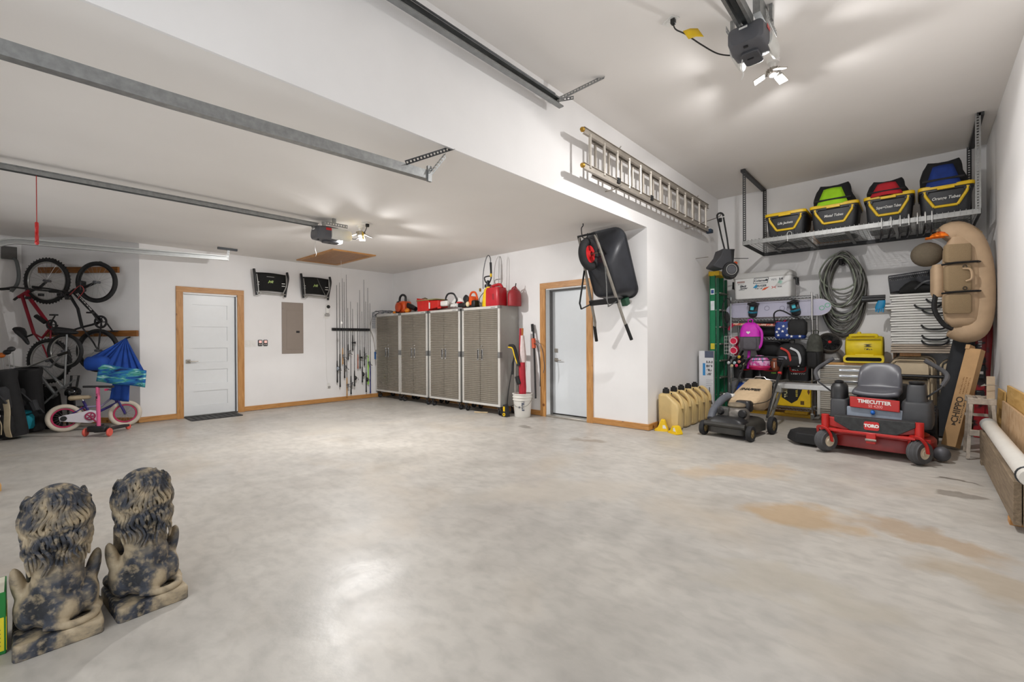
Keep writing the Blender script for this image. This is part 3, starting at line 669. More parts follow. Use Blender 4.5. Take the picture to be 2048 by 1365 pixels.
# ================================================================ on top of the cabinets
ORANGE = mat('orange_plastic', 'd9541e', .4, var=.1); DKGREEN = mat('khaki', '6f6a48', .85, var=.2)
TOP = 1.83
NETM = mat('net_grey', '8d9097', .9, var=.3, scale=60)
t = thing('landing_net', 'landing net with grey mesh draped over the corner of the first cabinet', 'net', (-8.7, 5.22, 0))
hoop = spline([(-.1, -.06, 1.78), (-.07, -.05, 1.87), (.05, .02, 1.9), (.2, .12, 1.9), (.27, .22, 1.89), (.2, .3, 1.88), (.06, .2, 1.88), (-.05, .05, 1.86), (-.1, -.04, 1.78)], 5)
MB().tube(hoop, .008, 6).obj('hoop', BLACK, t)
MB().tube(spline([(-.1, -.06, 1.8), (-.13, -.1, 1.55), (-.02, -.09, 1.32), (0, -.07, 1.1), (0, -.06, 1.0)], 6), .007, 6).obj('shaft', ALU, t)
MB().tube([(0, -.06, 1.02), (0, -.06, .86)], .02, 8).obj('handle', mat('blue_handle', '1c4f86', .5), t)
m = MB()
for i in range(9):
    for j in range(7):
        x0 = -.1+.34*i/8; y0 = -.02+.25*j/6+.1*math.sin(i/8*3)*.5; z0 = 1.885+.03*math.sin(i*1.3+j)
        if i < 8: x1 = -.1+.34*(i+1)/8; m.tube([(x0, y0, z0), (x1, -.02+.25*j/6+.1*math.sin((i+1)/8*3)*.5, 1.885+.03*math.sin((i+1)*1.3+j))], .003, 4, caps=False)
        if j < 6: m.tube([(x0, y0, z0), (x0, y0+.25/6, 1.885+.03*math.sin(i*1.3+j+1))], .003, 4, caps=False)
for i in range(7):
    for j in range(9):
        x0 = -.1+.02*i; z0 = 1.88-.04*j; m.tube([(x0, -.07, z0), (x0+.005, -.075, z0-.04)], .003, 4, caps=False); m.tube([(x0, -.07, z0), (x0+.02, -.07, z0-.01)], .003, 4, caps=False)
m.obj('mesh_bag', NETM, t, kind='stuff')
# leaf blower
t = thing('leaf_blower', 'orange and black leaf blower lying on the second cabinet', 'leaf blower', (-8.05, 5.5, TOP))
b = MB(); b.loft([[(-.02+a*k, y, .14+c*k) for a, c in rrect(.26, .24, .08, 4)] for y, k in ((-.12, .75), (-.09, 1), (.07, 1), (.1, .8))]); b.obj('housing', ORANGE, t, smooth=40)
MB().lathe([(.0, -.0), (.09, 0), (.1, .02), (.1, .05), (.06, .07)], 20, M=T(-.04, -.12, .13) @ R(PI/2, 'X')).obj('fan_cover', mat('orange_dark', 'b8431a', .45), t)
m = MB(); m.bb(-.25, -.12, -.1, .08, .02, .2); m.bb(-.24, -.14, -.08, .06, .2, .27); m.obj('engine', BLACK, t, bev=.025)
MB().tube(spline([(-.2, -.02, .26), (-.17, -.02, .36), (-.08, -.02, .4), (.02, -.02, .36), (.03, -.02, .26)], 5), .024, 8).obj('handle', BLACK, t)
MB().tube([(.08, 0, .17), (.22, 0, .13), (.36, .0, .08)], [.06, .055, .045], 14).obj('blower_tube', BLACK, t)
MB().ell((.2, -.1, .05), (.07, .05, .05), 14, 8).obj('fuel_tank', mat('orange_bright', 'e8861c', .4), t)
MB().ell((-.32, -.06, .035), (.05, .04, .035), 12, 8).obj('filler_cap', mat('orange_bright', 'e8861c', .4), t)
# khaki sack and red open box
t = thing('khaki_sack', 'khaki canvas sack slumped behind the red box on the cabinets', 'sack', (-7.535, 5.58, TOP+.035), sc=(.8, .8, .9))
MB().loft([[(x+.12*k*math.cos(a), .15*k*math.sin(a), .0+z+.03*math.sin(3*a)) for a in [2*PI*i/14 for i in range(14)]] for x, z, k in ((0, 0.002, .9), (.01, .1, 1.05), (.03, .2, .9), (.06, .26, .5))]).obj('bag', DKGREEN, t, smooth=60)
MB().ell((.07, 0, .27), (.04, .06, .03), 10, 6).obj('neck', DKGREEN, t)
t = thing('red_tool_box', 'bright red open tool case lying on the third cabinet', 'tool box', (-7.1, 5.45, TOP+.0))
RB = mat('red_box', 'c8231c', .4, var=.08)
m = MB(); m.prism([(-.27, 0), (.08, 0), (.1, .2), (-.3, .27)], -.14, .14, M=R(0, 'Z'), plane='XZ'); m.obj('shell', RB, t, bev=.01)
m = MB(); m.prism([(.08, .03), (.36, .06), (.36, .19), (.09, .2)], -.12, .12, plane='XZ'); m.obj('drawer', RB, t, bev=.008)
MB().bb(.34, .44, -.125, -.11, .03, .07).obj('flap', RB, t, bev=.003)
MB().bb(-.3, .32, -.15, .15, .205, .225).obj('rim', mat('khaki_strap', '8b8455', .7), t, bev=.004)
MB().bb(.1, .13, -.145, -.13, .04, .16).obj('latch', WPL, t, bev=.003)
# string trimmer lying along the third and fourth cabinets
t = thing('string_trimmer', 'white and red string trimmer with black loop handle lying on the cabinets', 'trimmer', (-6.44, 5.42, TOP+.055))
MB().cyl((-.28, 0, .05), (.38, .02, .06), .014, 10).obj('shaft', ALU, t)
MB().tube(spline([(-.14, 0, .06), (-.16, -.02, .16), (-.06, -.04, .24), (.08, -.03, .23), (.14, -.01, .12), (.1, 0, .06)], 6), .017, 8).obj('loop_handle', BLACK, t)
m = MB(); m.lathe([(.0, 0), (.17, -.01), (.18, -.03), (.16, -.03)], 20, M=T(.13, -.02, -.0) @ R(1.35, 'X'), a0=0, a1=PI, caps=False); m.obj('guard', WPL, t, solid=.006)
MB().bb(-.3, -.1, -.05, .03, .02, .12).obj('side_panel', WPL, t, bev=.02)
MB().bb(.22, .42, -.06, .05, -.03, .045).obj('grip', BLACK, t, bev=.015)
MB().bb(.2, .3, -.07, .0, .045, .075).obj('trigger_case', REDP, t, bev=.01)
t = thing('hedge_trimmer', 'black cable-wrapped hedge trimmer beside the orange engine on the cabinets', 'hedge trimmer', (-6.12, 5.6, TOP))
m = MB(); m.bb(-.12, .14, -.05, .05, .03, .09); m.obj('gear_case', WPL, t, bev=.015)
MB().bb(.05, .2, -.06, .04, .0, .06).obj('blade_guard', BLACK, t, bev=.01)
MB().tube(spline([(-.13, 0, .08), (-.14, -.02, .17), (-.06, -.03, .2), (.02, -.02, .16), (.1, -.02, .17), (.14, 0, .1)], 5), .02, 8).obj('handle', BLACK, t)
MB().bb(-.2, -.1, -.04, .04, .0, .07).obj('motor', REDP, t, bev=.015)
t = thing('chainsaw', 'orange and black chainsaw engine beside the yellow sprayer on the cabinets', 'chainsaw', (-5.89, 5.42, TOP), sc=(.85, .9, .95))
m = MB(); m.loft([[(a*k, y, .13+c*k) for a, c in rrect(.2, .18, .06, 3)] for y, k in ((-.08, .8), (-.05, 1), (.08, 1), (.1, .8))]); m.obj('engine_cover', ORANGE, t, smooth=40)
MB().lathe([(0, 0), (.075, 0), (.08, .02), (.05, .05)], 18, M=T(-.08, -.08, .17) @ R(PI/2, 'X')).obj('starter_cover', BLACK, t)
MB().ell((-.02, -.1, .07), (.05, .04, .05), 12, 8).obj('fuel_tank', mat('cream_tank', 'd8c9a4', .5), t)
m = MB(); m.bb(.05, .16, -.08, .06, .02, .14); m.obj('air_filter', BLACK, t, bev=.02)
MB().tube(spline([(-.08, 0, .2), (-.02, 0, .29), (.1, 0, .28), (.17, 0, .15)], 5), .02, 8).obj('handle', ORANGE, t)
MB().bb(-.1, .14, -.07, .07, 0, .04).obj('base', BLACKM, t, bev=.01)
# pump sprayer
t = thing('pump_sprayer', 'yellow pump sprayer with looped grey hose on the cabinets', 'sprayer', (-5.59, 5.52, TOP+.008), sc=(1, 1, .93))
MB().lathe([(.0, 0), (.1, 0), (.105, .02), (.1, .2), (.08, .32), (.05, .36), (.05, .38)], 20, M=R(.06, 'Y')).obj('tank', YEL, t)
MB().lathe([(.06, .37), (.06, .42), (.03, .43), (.025, .5)], 16).obj('pump_cap', BLACK, t)
MB().tube(spline([(-.03, 0, .45), (-.07, 0, .5), (-.075, 0, .57), (.07, 0, .57), (.065, 0, .5), (.03, 0, .45)], 5), .012, 8).obj('pump_handle', BLACK, t)
MB().tube(spline([(-.05, -.03, .3), (-.13, -.06, .2), (-.15, -.07, .12), (-.08, -.1, .06)], 5), .007, 6).obj('hose', GREY, t)
MB().tube(spline([(-.09, -.03, .35), (-.1, -.02, .6), (-.07, 0, .85), (.0, 0, .97), (.06, 0, .92), (.07, 0, .8)], 6), .008, 6).obj('hose', GREY, t, label='grey hose arching over the sprayer')
MB().tube([(.07, 0, .83), (.08, 0, .62)], [.022, .018], 8).obj('wand_grip', BLACK, t)
MB().tube([(.075, 0, .62), (.08, 0, .56)], .02, 8).obj('wand_collar', YEL, t)
MB().tube(spline([(.18, .08, .2), (.19, .08, .6), (.2, .08, .88), (.225, .08, .93), (.245, .08, .8), (.23, .08, .25)], 6), .006, 6).obj('spare_hose', LGREY, t)
MB().bb(-.16, -.14, -.06, -.03, .3, .36).obj('valve', BRASS, t)
# gas cans
GAS = mat('gas_red', 'b3202a', .35, var=.08)
t = thing('gas_can', 'square red plastic gas can on the cabinet nearest the outer door', 'gas can', (-5.29, 5.42, TOP), group='red gas cans')
MB().loft([[(a*kx, c*ky, z) for a, c in rrect(.32, .24, .04, 3)] for z, kx, ky in ((0.0, .96, .94), (.02, 1, 1), (.26, .98, .98), (.31, .9, .85))]).obj('body', GAS, t, smooth=40)
MB().tube(spline([(-.13, 0, .3), (-.1, 0, .34), (.08, 0, .36), (.14, 0, .3)], 5), .025, 8).obj('handle', GAS, t)
MB().bb(.02, .06, -.122, -.118, .1, .2).obj('label_recess', mat('gas_dark', '8d1820', .5), t, bev=.01)
MB().lathe([(.03, 0), (.03, .04), (.02, .045)], 12, M=T(-.1, .0, .3)).obj('cap', BLACK, t)
t = thing('gas_can', 'rounded red metal gas can at the cabinet end beside the wall', 'gas can', (-5.0, 5.58, TOP), group='red gas cans')
t.location = (-5.04, 5.6, TOP); t.scale = (.62, .9, 1)
MB().lathe([(.0, 0), (.15, 0), (.155, .02), (.15, .19), (.12, .25), (.05, .28), (.03, .285), (.03, .3)], 24).obj('body', mat('gas_red_dull', '9c2a30', .5, var=.1), t, smooth=50)
MB().tube(spline([(-.12, 0, .24), (-.08, 0, .3), (.04, 0, .32), (.1, 0, .26)], 5), .012, 8).obj('handle', mat('gas_red_dull', '9c2a30', .5), t)
MB().tube([(.03, 0, .3), (.06, 0, .38)], [.015, .01], 8).obj('spout', BLACK, t)
# ================================================================ beside the cabinets: bucket with tools
t = thing('plastic_bucket', 'white plastic bucket holding a red umbrella beside the steel cabinets', 'bucket', (-4.83, 5.55, 0))
BKT = mat('bucket_white', 'dcd9d2', .45, var=.05, scale=6)
MB().lathe([(0, .0), (.125, 0), (.13, .01), (.15, .27), (.162, .275), (.162, .29), (.152, .292), (.154, .32), (.165, .322), (.165, .335), (.155, .337), (.158, .37), (.168, .372), (.168, .385), (.148, .385), (.12, .02), (0, .02)], 28).obj('pail', BKT, t, smooth=40)
MB().tube([(-.165*math.cos(a), -.165*math.sin(a)*.9-.02, .31-.14*math.sin(a)) for a in [PI*i/12 for i in range(13)]], .003, 5).obj('bail_handle', STEEL, t)
marks(6, .16, .05, mat('print_navy', '4b5266', .6), t, T(.04, -.1462, .19) @ R(.12, 'X') @ R(PI/2, 'X') @ R(-PI/2, 'Z'), seed=3)
marks(2, .03, .03, mat('print_navy', '4b5266', .6), t, T(-.02, -.1462, .17) @ R(.12, 'X') @ R(PI/2, 'X'), seed=5)
t.rotation_euler = (0, 0, .5)
t = thing('umbrella', 'folded red and white umbrella standing in the white bucket', 'umbrella', (-4.83, 5.55, .03))
MB().tube([(0, 0, 0), (-.01, .0, .5), (-.0, .02, .95), (-.02, .03, 1.3)], [.02, .05, .06, .03], 8).obj('folded_cover', mat('umb_white', 'd9c9c6', .7, var=.1), t)
MB().tube([(.03, -.03, .02), (.04, -.035, .45), (.02, -.03, .86)], [.045, .06, .05], 8).obj('folded_panel', mat('umb_red', 'a81a2c', .6, var=.15), t)
MB().tube([(-.04, .0, .1), (-.05, .02, .9), (-.055, .03, 1.42)], [.03, .035, .025], 8).obj('folded_panel', mat('umb_red', 'a81a2c', .6), t)
MB().tube([(-.02, .03, 1.28), (-.02, .03, 1.42)], [.014, .02], 8).obj('handle', mat('wood_knob', 'b06a2c', .5), t)
t = thing('hockey_stick', 'black and yellow padded handle tool leaning in the white bucket', 'tool', (-4.905, 5.455, .04))
MB().tube(spline([(.02, 0, 0), (0, 0, .3), (-.02, .02, .7), (-.02, .03, 1.0)], 5), .008, 6).obj('shaft', ALU, t)
MB().tube(spline([(-.12, .0, 1.12), (-.03, 0, 1.11), (.03, 0, .98), (.08, 0, .8)], 5), .03, 8).obj('pad', BLACKM, t)
MB().tube(spline([(-.13, -.02, 1.1), (-.03, -.03, 1.08), (.02, -.03, .95), (.07, -.02, .83)], 5), .01, 8).obj('stripe', YEL, t)
MB().tube([(.04, 0, .62), (.09, 0, .5)], .04, 8).obj('lower_pad', BLACKM, t)
t = thing('weed_eater', 'slim black electric edger with orange collar leaning on the wall', 'edger', (-4.66, 5.72, 0))
MB().tube(spline([(.02, -.06, .3), (-.02, -.03, .8), (-.06, .0, 1.2), (-.09, .02, 1.45)], 5), .016, 8).obj('shaft', BLACK, t)
MB().tube([(-.07, .0, 1.28), (-.05, -.01, 1.12)], .035, 10).obj('collar', mat('orange_collar', 'c4502c', .5), t)
MB().tube([(-.1, .02, 1.4), (-.12, .03, 1.52)], .025, 8).obj('grip', BLACK, t)
MB().tube(spline([(-.03, -.03, 1.2), (.05, -.04, 1.15), (.09, -.03, .9), (.09, -.03, .5)], 6), .007, 6).obj('cord', CORDB, t)
MB().tube(spline([(-.0, -.02, 1.25), (.12, -.03, 1.15), (.17, -.02, .85), (.15, -.02, .72)], 6), .005, 6).obj('cord', GREY, t)
t = thing('pressure_wand', 'thin black pressure washer wand leaning on the grey cabinet side', 'wand', (-5.06, 5.5, 0))
MB().tube(spline([(-.03, -.06, .02), (-.02, -.02, .4), (.02, .04, .8), (.04, .06, 1.0)], 5), .008, 6).obj('lance', BLACK, t)
MB().tube([(.02, .04, .68), (.02, .05, .86), (.05, .06, .98)], [.018, .022, .014], 8).obj('gun', BLACK, t)
t = thing('yellow_level', 'small black and yellow laser level standing on the floor beside the bucket', 'level', (-5.03, 5.36, 0))
m = MB(); m.prism([(-.07, 0), (.06, 0), (.02, .2), (-.02, .2)], -.04, .04, plane='XZ'); m.obj('case', BLACK, t, bev=.006)
MB().bb(-.018, .018, -.045, -.04, .09, .17).obj('face_plate', YEL, t)
MB().lathe([(.012, 0), (.028, 0), (.028, .008), (.012, .008)], 14, M=T(0, -.04, .04) @ R(PI/2, 'X'), caps=False).obj('ring', YEL, t)
t = thing('scrap_stick', 'short pale wooden stick lying on the floor under the last cabinet', 'stick', (-5.62, 5.35, .012))
MB().tube([(-.1, -.05, 0), (.12, .06, .0)], .011, 6).obj('stick', mat('pale_stick', 'cdb68f', .7), t)
# ================================================================ wheelbarrow on its ceiling hook
hk = thing('ceiling_hook', 'black screw-in ceiling hook holding the wheelbarrow', 'hook', (-3.29, 5.02, ZL))
MB().tube(spline([(0, 0, 0), (0, 0, -.03), (-.025, 0, -.06), (-.02, 0, -.14), (.0, 0, -.19), (.045, 0, -.2), (.07, 0, -.175), (.07, 0, -.14)], 5), .007, 8).obj('hook', BLACK, hk)
wb = thing('wheelbarrow', 'black wheelbarrow with red wheel hub hung by its nose beside the outer door', 'wheelbarrow', (-3.215, 5.0, 2.61), rot=(.42, -.03, 0), sc=(1.05, 1.05, 1.05))
# local frame: -Z runs towards the grips, X across, -Y towards the room
HM = mat('wb_handle', '8f8a82', .5, .4, var=.15); WBK = mat('wb_black_steel', '232426', .4, .4, var=.2)
for s in (-1, 1):
    MB().tube([(s*.115, 0, .0), (s*.17, 0, -.6), (s*.215, 0, -1.15), (s*.235, -.01, -1.24)], .019, 10).obj('handle', HM, wb)
    MB().tube([(s*.232, -.01, -1.2), (s*.262, -.012, -1.42)], .022, 10).obj('grip', BLACKM, wb)
    lg = MB().tube([(s*.155, -.02, -.42), (s*.18, -.13, -.6), (s*.2, -.25, -.78), (s*.2, -.25, -.86), (s*.19, -.02, -.88)], .015, 6, sq=.45).obj('leg', WBK if s < 0 else GALV, wb)
    MB().tube([(s*.13, .01, -.12), (s*.14, .12, -.3)], .012, 6).obj('tray_stay', WBK, wb)
MB().tube([(-.13, -.0, -.1), (-.125, -.01, .02), (.125, -.01, .02), (.13, 0, -.1)], .016, 6, sq=.5).obj('nose_bar', WBK, wb)
MB().bb(-.2, .21, -.04, -.01, -.9, -.83).obj('cross_brace', WBK, wb, bev=.004)
wh = MB().torus((-.02, -.03, -.22), .155, .052, (1, 0, 0), 36, 12, sq=.9).obj('tire', RUBBER, wb)
MB().lathe([(.125, -.035), (.12, -.02), (.05, -.01), (.03, -.04), (.03, .04), (.05, .012), (.12, .02), (.125, .035)], 28, M=T(-.02, -.03, -.22) @ R(PI/2, 'Y'), caps=False).obj('wheel_hub', mat('hub_red', 'cf2024', .35, var=.1), wb)
MB().cyl((-.13, -.03, -.22), (.14, -.03, -.22), .013, 10).obj('axle', STEEL, wb)
for s in (-1, 1): MB().bb(s*.125-.008, s*.125+.008, -.05, .02, -.26, -.18).obj('axle_bracket', WBK, wb)
rings = []
for y, x0, x1, z0, z1, r in ((.03, -.15, .17, -.36, -.78, .08), (.05, -.17, .19, -.31, -.81, .1), (.2, -.22, .25, -.17, -.87, .12), (.34, -.265, .29, -.02, -.93, .14), (.345, -.28, .31, .01, -.955, .15), (.36, -.28, .31, .01, -.955, .15), (.36, -.26, .29, -.03, -.925, .14), (.2, -.21, .24, -.18, -.86, .12), (.06, -.16, .18, -.34, -.79, .09)):
    rings.append([(a, y, c) for a, c in rrect(x1-x0, z0-z1, r, 6, (x0+x1)/2, (z0+z1)/2)])
MB(T(.02, 0, -.02)).loft(rings, caps=True).obj('tray', mat('tray_black', '2e3036', .38, var=.25, scale=4, contrast=(.45, .75), bump=.05, bscale=40), wb, smooth=50)
MB().bb(.12, .2, .2, .3, -1.03, -.93).obj('green_wedge', mat('dark_green', '1f4a35', .6), wb, bev=.01)
# ================================================================ extension ladder on the high wall
lad = thing('extension_ladder', 'aluminium extension ladder hung flat along the high wall', 'ladder', (XC+.16, 3.95, 3.03))
LADM = mat('ladder_alu', 'a39b91', .45, .5, var=.12, scale=9)
def lrail(x, y0, y1, z, nm):
    m = MB(); m.bb(x-.014, x+.014, y0, y1, z-.035, z-.03); m.bb(x-.014, x+.014, y0, y1, z+.03, z+.035); m.bb(x-.002, x+.002, y0, y1, z-.03, z+.03); m.obj(nm, LADM, lad, smooth=0)
for dz in (.035, .405):
    lrail(.03, .0, 3.7, dz, 'rail'); lrail(-.03, .25, 3.8, dz, 'rail')
    MB().lathe([(.02, -.02), (.028, 0), (.02, .02)], 10, M=T(.03, -.02, dz) @ R(PI/2, 'X')).obj('end_cap', BRASS, lad)
for i in range(13):
    y = .12+i*.288
    MB().tube([(.03, y, .04), (.03, y, .4)], .0165, 10).obj('rung', mat('rung_alu', 'c9c2b8', .35, .4, var=.08), lad)
    if i < 12: MB().tube([(-.03, y+.2, .04), (-.03, y+.2, .4)], .0165, 10).obj('rung', LADM, lad)
MB().bb(-.05, .05, 3.76, 3.88, .0, .06).obj('foot', mat('foot_blue', '20364c', .6), lad, bev=.008)
for y in (.75, 3.2):
    MB().tube([(-.16, y, .46), (.02, y, .44), (.05, y, .47)], .007, 6).obj('wall_hook', STEEL, lad)
    MB().tube([(-.16, y, -.01), (.02, y, -.01), (.05, y, .02)], .007, 6).obj('wall_hook', STEEL, lad)
for i in (2, 5): MB().bb(.02, .05, .12+i*.288-.015, .12+i*.288+.045, .03, .09).obj('rung_lock', DKST, lad)
# ================================================================ power shovel hung in the corner
ps = thing('power_shovel', 'black electric power shovel with round wheels hung in the corner above the green ladder', 'power shovel', (-2.3, 7.7, 2.295), rz=YAW, sc=(.95, .95, .95))
for s in (0, 1):
    MB().tube([(-.16+.11*s, .02, 1.0-.02*s), (-.09+.09*s, 0, .62), (-.03+.06*s, 0, .38)], .013, 8).obj('handle_tube', BLACK, ps)
MB().tube(arc((-.105, .02, 1.0), .055, PI, 0, 6), .016, 8).obj('grip', BLACK, ps)
MB().bb(-.13, -.08, 0, .04, .9, .97).obj('switch_box', BLACKM, ps, bev=.01)
m = MB(); m.prism([(-.3, .14), (-.29, .12), (-.16, .08), (-.04, .1), (.02, .2), (.0, .4), (-.13, .42), (-.17, .3)], -.16, .14, plane='XZ'); m.obj('housing', mat('ps_charcoal', '38393d', .5, var=.1), ps, bev=.02, seg=3)
MB().prism([(-.02, .1), (.06, .12), (.08, .4), (.02, .42)], -.1, .1, plane='XZ').obj('motor_cover', BLACK, ps, bev=.01)
MB().bb(-.0, .1, -.06, .06, .4, .425).obj('top_plate', BLACK, ps, bev=.004)
for k, (x, y) in enumerate(((-.02, -.16), (.1, .12))):
    w_ = MB().lathe([(.06, -.03), (.125, -.03), (.13, 0), (.125, .03), (.06, .03)], 24, M=T(x, y, .06) @ R(PI/2, 'X')).obj('wheel', BLACK, ps)
    MB().lathe([(.0, .035), (.07, .035), (.075, .02)], 18, M=T(x, y, .06) @ R(PI/2, 'X'), caps=False).obj('hub', GREY, w_)
    MB().torus((x, y-.034, .06), .085, .006, (0, 1, 0), 24, 6).obj('rim', LGREY, w_)
MB().ell((.13, -.02, .19), (.035, .03, .03), 10, 8).obj('knob', ORANGE, ps)
MB().cyl((.06, .0, .275), (.36, .0, .275), .006, 6).obj('rod', BLACK, ps)
bpy.context.view_layer.update(); _i = ps.matrix_world.inverted()
MB(_i).tube([(XC, 7.92, 3.26), (-2.5, 7.75, 3.25), (-2.385, 7.645, 3.25), (-2.37, 7.63, 3.28)], .007, 6).obj('wall_hook', STEEL, ps)
MB(_i).tube([(XC, 7.6, 2.6), (-2.56, 7.6, 2.6)], .006, 6).obj('wall_peg', STEEL, ps)
# ================================================================ green stepladder against the wall
sl = thing('stepladder', 'green fibreglass stepladder folded upright in the corner', 'stepladder', (-2.66, 8.03, 0))
GRN = mat('fibreglass_green', '0f7a4f', .45, var=.08); GRND = mat('fibreglass_dark', '0c5f40', .5, var=.1)  # rear rails are a darker green
for y, w_ in ((0, .09), (.42, .09)):
    m = MB(); m.bb(-.02, .07, y-.004, y+.004, 0.02, 2.36); m.bb(.062, .07, y-.02, y+.02, .02, 2.36); m.bb(-.02, -.012, y-.02, y+.02, .02, 2.36); m.obj('front_rail', GRN, sl, smooth=0)
    m = MB(); m.bb(.085, .13, y-.004, y+.004, 0.02, 2.3); m.bb(.122, .13, y-.015, y+.015, .02, 2.3); m.obj('rear_rail', GRND, sl, smooth=0)
    MB().bb(-.03, .075, y-.02, y+.02, 0, .05).obj('foot', BLACK, sl, bev=.005)
for i in range(7): MB().bb(-.015, .15, .0, .42, .29+i*.29, .31+i*.29).obj('step', ALU, sl, bev=.003)
MB().bb(-.04, .14, -.02, .44, 2.34, 2.42).obj('top_cap', YEL, sl, bev=.01)
for z, h, c in ((2.02, .1, 'e6e8ea'), (1.75, .16, 'dfe3e6'), (1.08, .1, 'ddc93a')): MB().bb(-.01, .055, -.0065, -.0045, z, z+h).obj('sticker', mat('st_'+c, c, .5), sl)
MB().bb(0, .045, -.0075, -.006, 2.04, 2.1).obj('logo', mat('st_blue', '2a4f8f', .5), sl)
# ================================================================ carton behind the jugs
bx = thing('tall_carton', 'tall narrow white carton with dark blue print behind the cream jugs', 'carton', (-2.6, 7.62, 0), rz=.18)
WC = mat('carton_white', 'd6d7da', .6, var=.03)
m = MB(); m.bb(-.11, .11, -.07, .07, 0, 1.06); m.obj('box', WC, bx, bev=.003)
m = MB(); m.bb(-.02, .112, -.0715, -.0705, .95, 1.06); m.obj('header_band', mat('print_navy', '2b3550', .6), bx)
MB().bb(-.05, -.012, -.0718, -.0705, .66, .86).obj('blue_band', mat('print_blue', '2e86c4', .6), bx)
for i, n in enumerate((5, 4, 4, 4)): marks(n, .1-.008*i, .042, mat('print_dark', '22252b', .6), bx, face(.05, -.0715, .88-.065*i), seed=i+1)
for i in range(4): MB().bb(0, .1-.02*(i % 2), -.072, -.0708, .585-.03*i, .59-.03*i).obj('small_print', mat('print_grey', '9a9ba0', .6), bx)
m = MB(); m.tube([(.0, -.073, .42), (.05, -.073, .28), (.09, -.073, .2)], .007, 5); m.tube([(.05, -.073, .47), (.055, -.073, .36), (.09, -.073, .21)], .006, 5); m.obj('print_picture', mat('print_dark', '22252b', .6), bx)
# ================================================================ cream fuel jugs
JUG = mat('jug_cream', 'd3b880', .35, var=.08, scale=5, trans=.0)
jl = ['cream plastic fuel jug nearest the wall corner, first of five', 'cream plastic fuel jug, second from the wall corner', 'cream plastic fuel jug, middle of the five along the wall', 'cream plastic fuel jug, fourth from the wall corner', 'cream plastic fuel jug farthest back, beside the tall carton']
def jug(y, label):
    t = thing('fuel_jug', label, 'fuel jug', (-2.58, y, 0), group='cream fuel jugs along the wall')
    rings = []
    for y_, k in ((-.112, .9), (-.09, .98), (0, 1), (.09, .98), (.112, .9)):
        P = [(-.145, .02), (-.13, 0), (.12, 0), (.15, .03), (.155, .3), (.13, .37), (.0, .47), (-.02, .495), (-.13, .5), (-.15, .47)]
        rings.append([(x*k if abs(k-1) > .001 else x, y_, .25+(z-.25)*k) for x, z in P])
    MB().loft(rings).obj('body', JUG, t, bev=.018, seg=3, smooth=50)
    MB().tube(spline([(-.01, 0, .485), (.04, 0, .5), (.1, 0, .46), (.15, 0, .38), (.158, 0, .3)], 5), .024, 8, sq=1.3).obj('handle', JUG, t)
    MB().lathe([(.045, 0), (.047, .015), (.043, .06), (.0, .06)], 18, M=T(-.075, 0, .495)).obj('cap', BLACKM, t)
    MB().bb(-.1, -.05, -.008, .008, .55, .575).obj('cap_grip', BLACKM, t, bev=.003)
    MB().lathe([(.013, 0), (.013, .022)], 10, M=T(.015, -.02, .485)).obj('vent_cap', BLACKM, t)
for i, l in enumerate(jl): jug(6.14+i*.272, l)
for i, (x, y, rz, l) in enumerate(((-2.63, 5.93, .3, 'yellow plastic wheel chock lying tipped against the first jug'), (-2.41, 5.86, -.5, 'yellow plastic wheel chock with white label, before the jugs'))):
    t = thing('wheel_chock', l, 'wheel chock', (x, y, 0), rz=rz, group='yellow wheel chocks')
    m = MB(); m.prism([(-.09, 0), (.09, 0), (.09, .02), (.045, .1+.05*(1-i)), (.0, .11+.05*(1-i)), (-.05, .04), (-.09, .02)], -.05, .05, plane='XZ'); m.obj('wedge', YEL, t, bev=.006)
    MB().bb(-.08, .08, -.056, -.05, 0, .02).obj('rib', YEL, t); MB().prism([(.02, .04), (.07, .04), (.05, .085), (.02, .085)], .0502, .0512, plane='XZ').obj('label', WPL, t)
# ================================================================ overhead storage shelf
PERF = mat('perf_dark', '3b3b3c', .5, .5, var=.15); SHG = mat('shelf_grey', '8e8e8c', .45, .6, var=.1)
SX0, SX1, SY0, SY1, SZ = -1.99, .52, 7.42, 8.66, 2.74
sh = thing('overhead_shelf', 'grey overhead storage shelf with wire deck hung from the high ceiling', 'shelf', (0, 0, 0))
for x, sx in ((SX0, 1), (SX1, -1)):
    for y, sy in ((SY0, 1), (SY1, -1)):
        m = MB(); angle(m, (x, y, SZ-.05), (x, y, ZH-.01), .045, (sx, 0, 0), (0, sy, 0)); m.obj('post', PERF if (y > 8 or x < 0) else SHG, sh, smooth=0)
    MB().bb(x-.03, x+.03, SY0, SY1, ZH-.045, ZH-.002).obj('ceiling_bracket', PERF, sh, bev=.003)
    MB().bb(x-.005, x+.005, SY0, SY1, SZ-.06, SZ).obj('side_beam', PERF, sh, bev=.002)
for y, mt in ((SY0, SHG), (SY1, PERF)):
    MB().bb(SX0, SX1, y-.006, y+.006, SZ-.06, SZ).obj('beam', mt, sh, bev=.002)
for i in range(5):
    x = SX0+(SX1-SX0)*(i+.5)/5; MB().bb(x-.02, x+.02, SY0, SY1, SZ-.035, SZ-.01).obj('cross_bar', SHG, sh, bev=.003)
m = MB()
for i in range(51):
    x = SX0+.02+(SX1-SX0-.04)*i/50; m.tube([(x, SY0-.012, SZ-.045), (x, SY0-.012, SZ+.012), (x, SY0+.01, SZ+.01), (x, SY1, SZ+.008)], .0028, 4)
for j in range(16):
    y = SY0+.04+(SY1-SY0-.06)*j/15; m.tube([(SX0, y, SZ+.006), (SX1, y, SZ+.006)], .003, 4)
m.obj('wire_deck', SHG, sh, kind='stuff', smooth=60)
TB = mat('tote_black', '2c2d30', .45, var=.08)
WRITE = mat('chalk_white', 'e2e2de', .7)
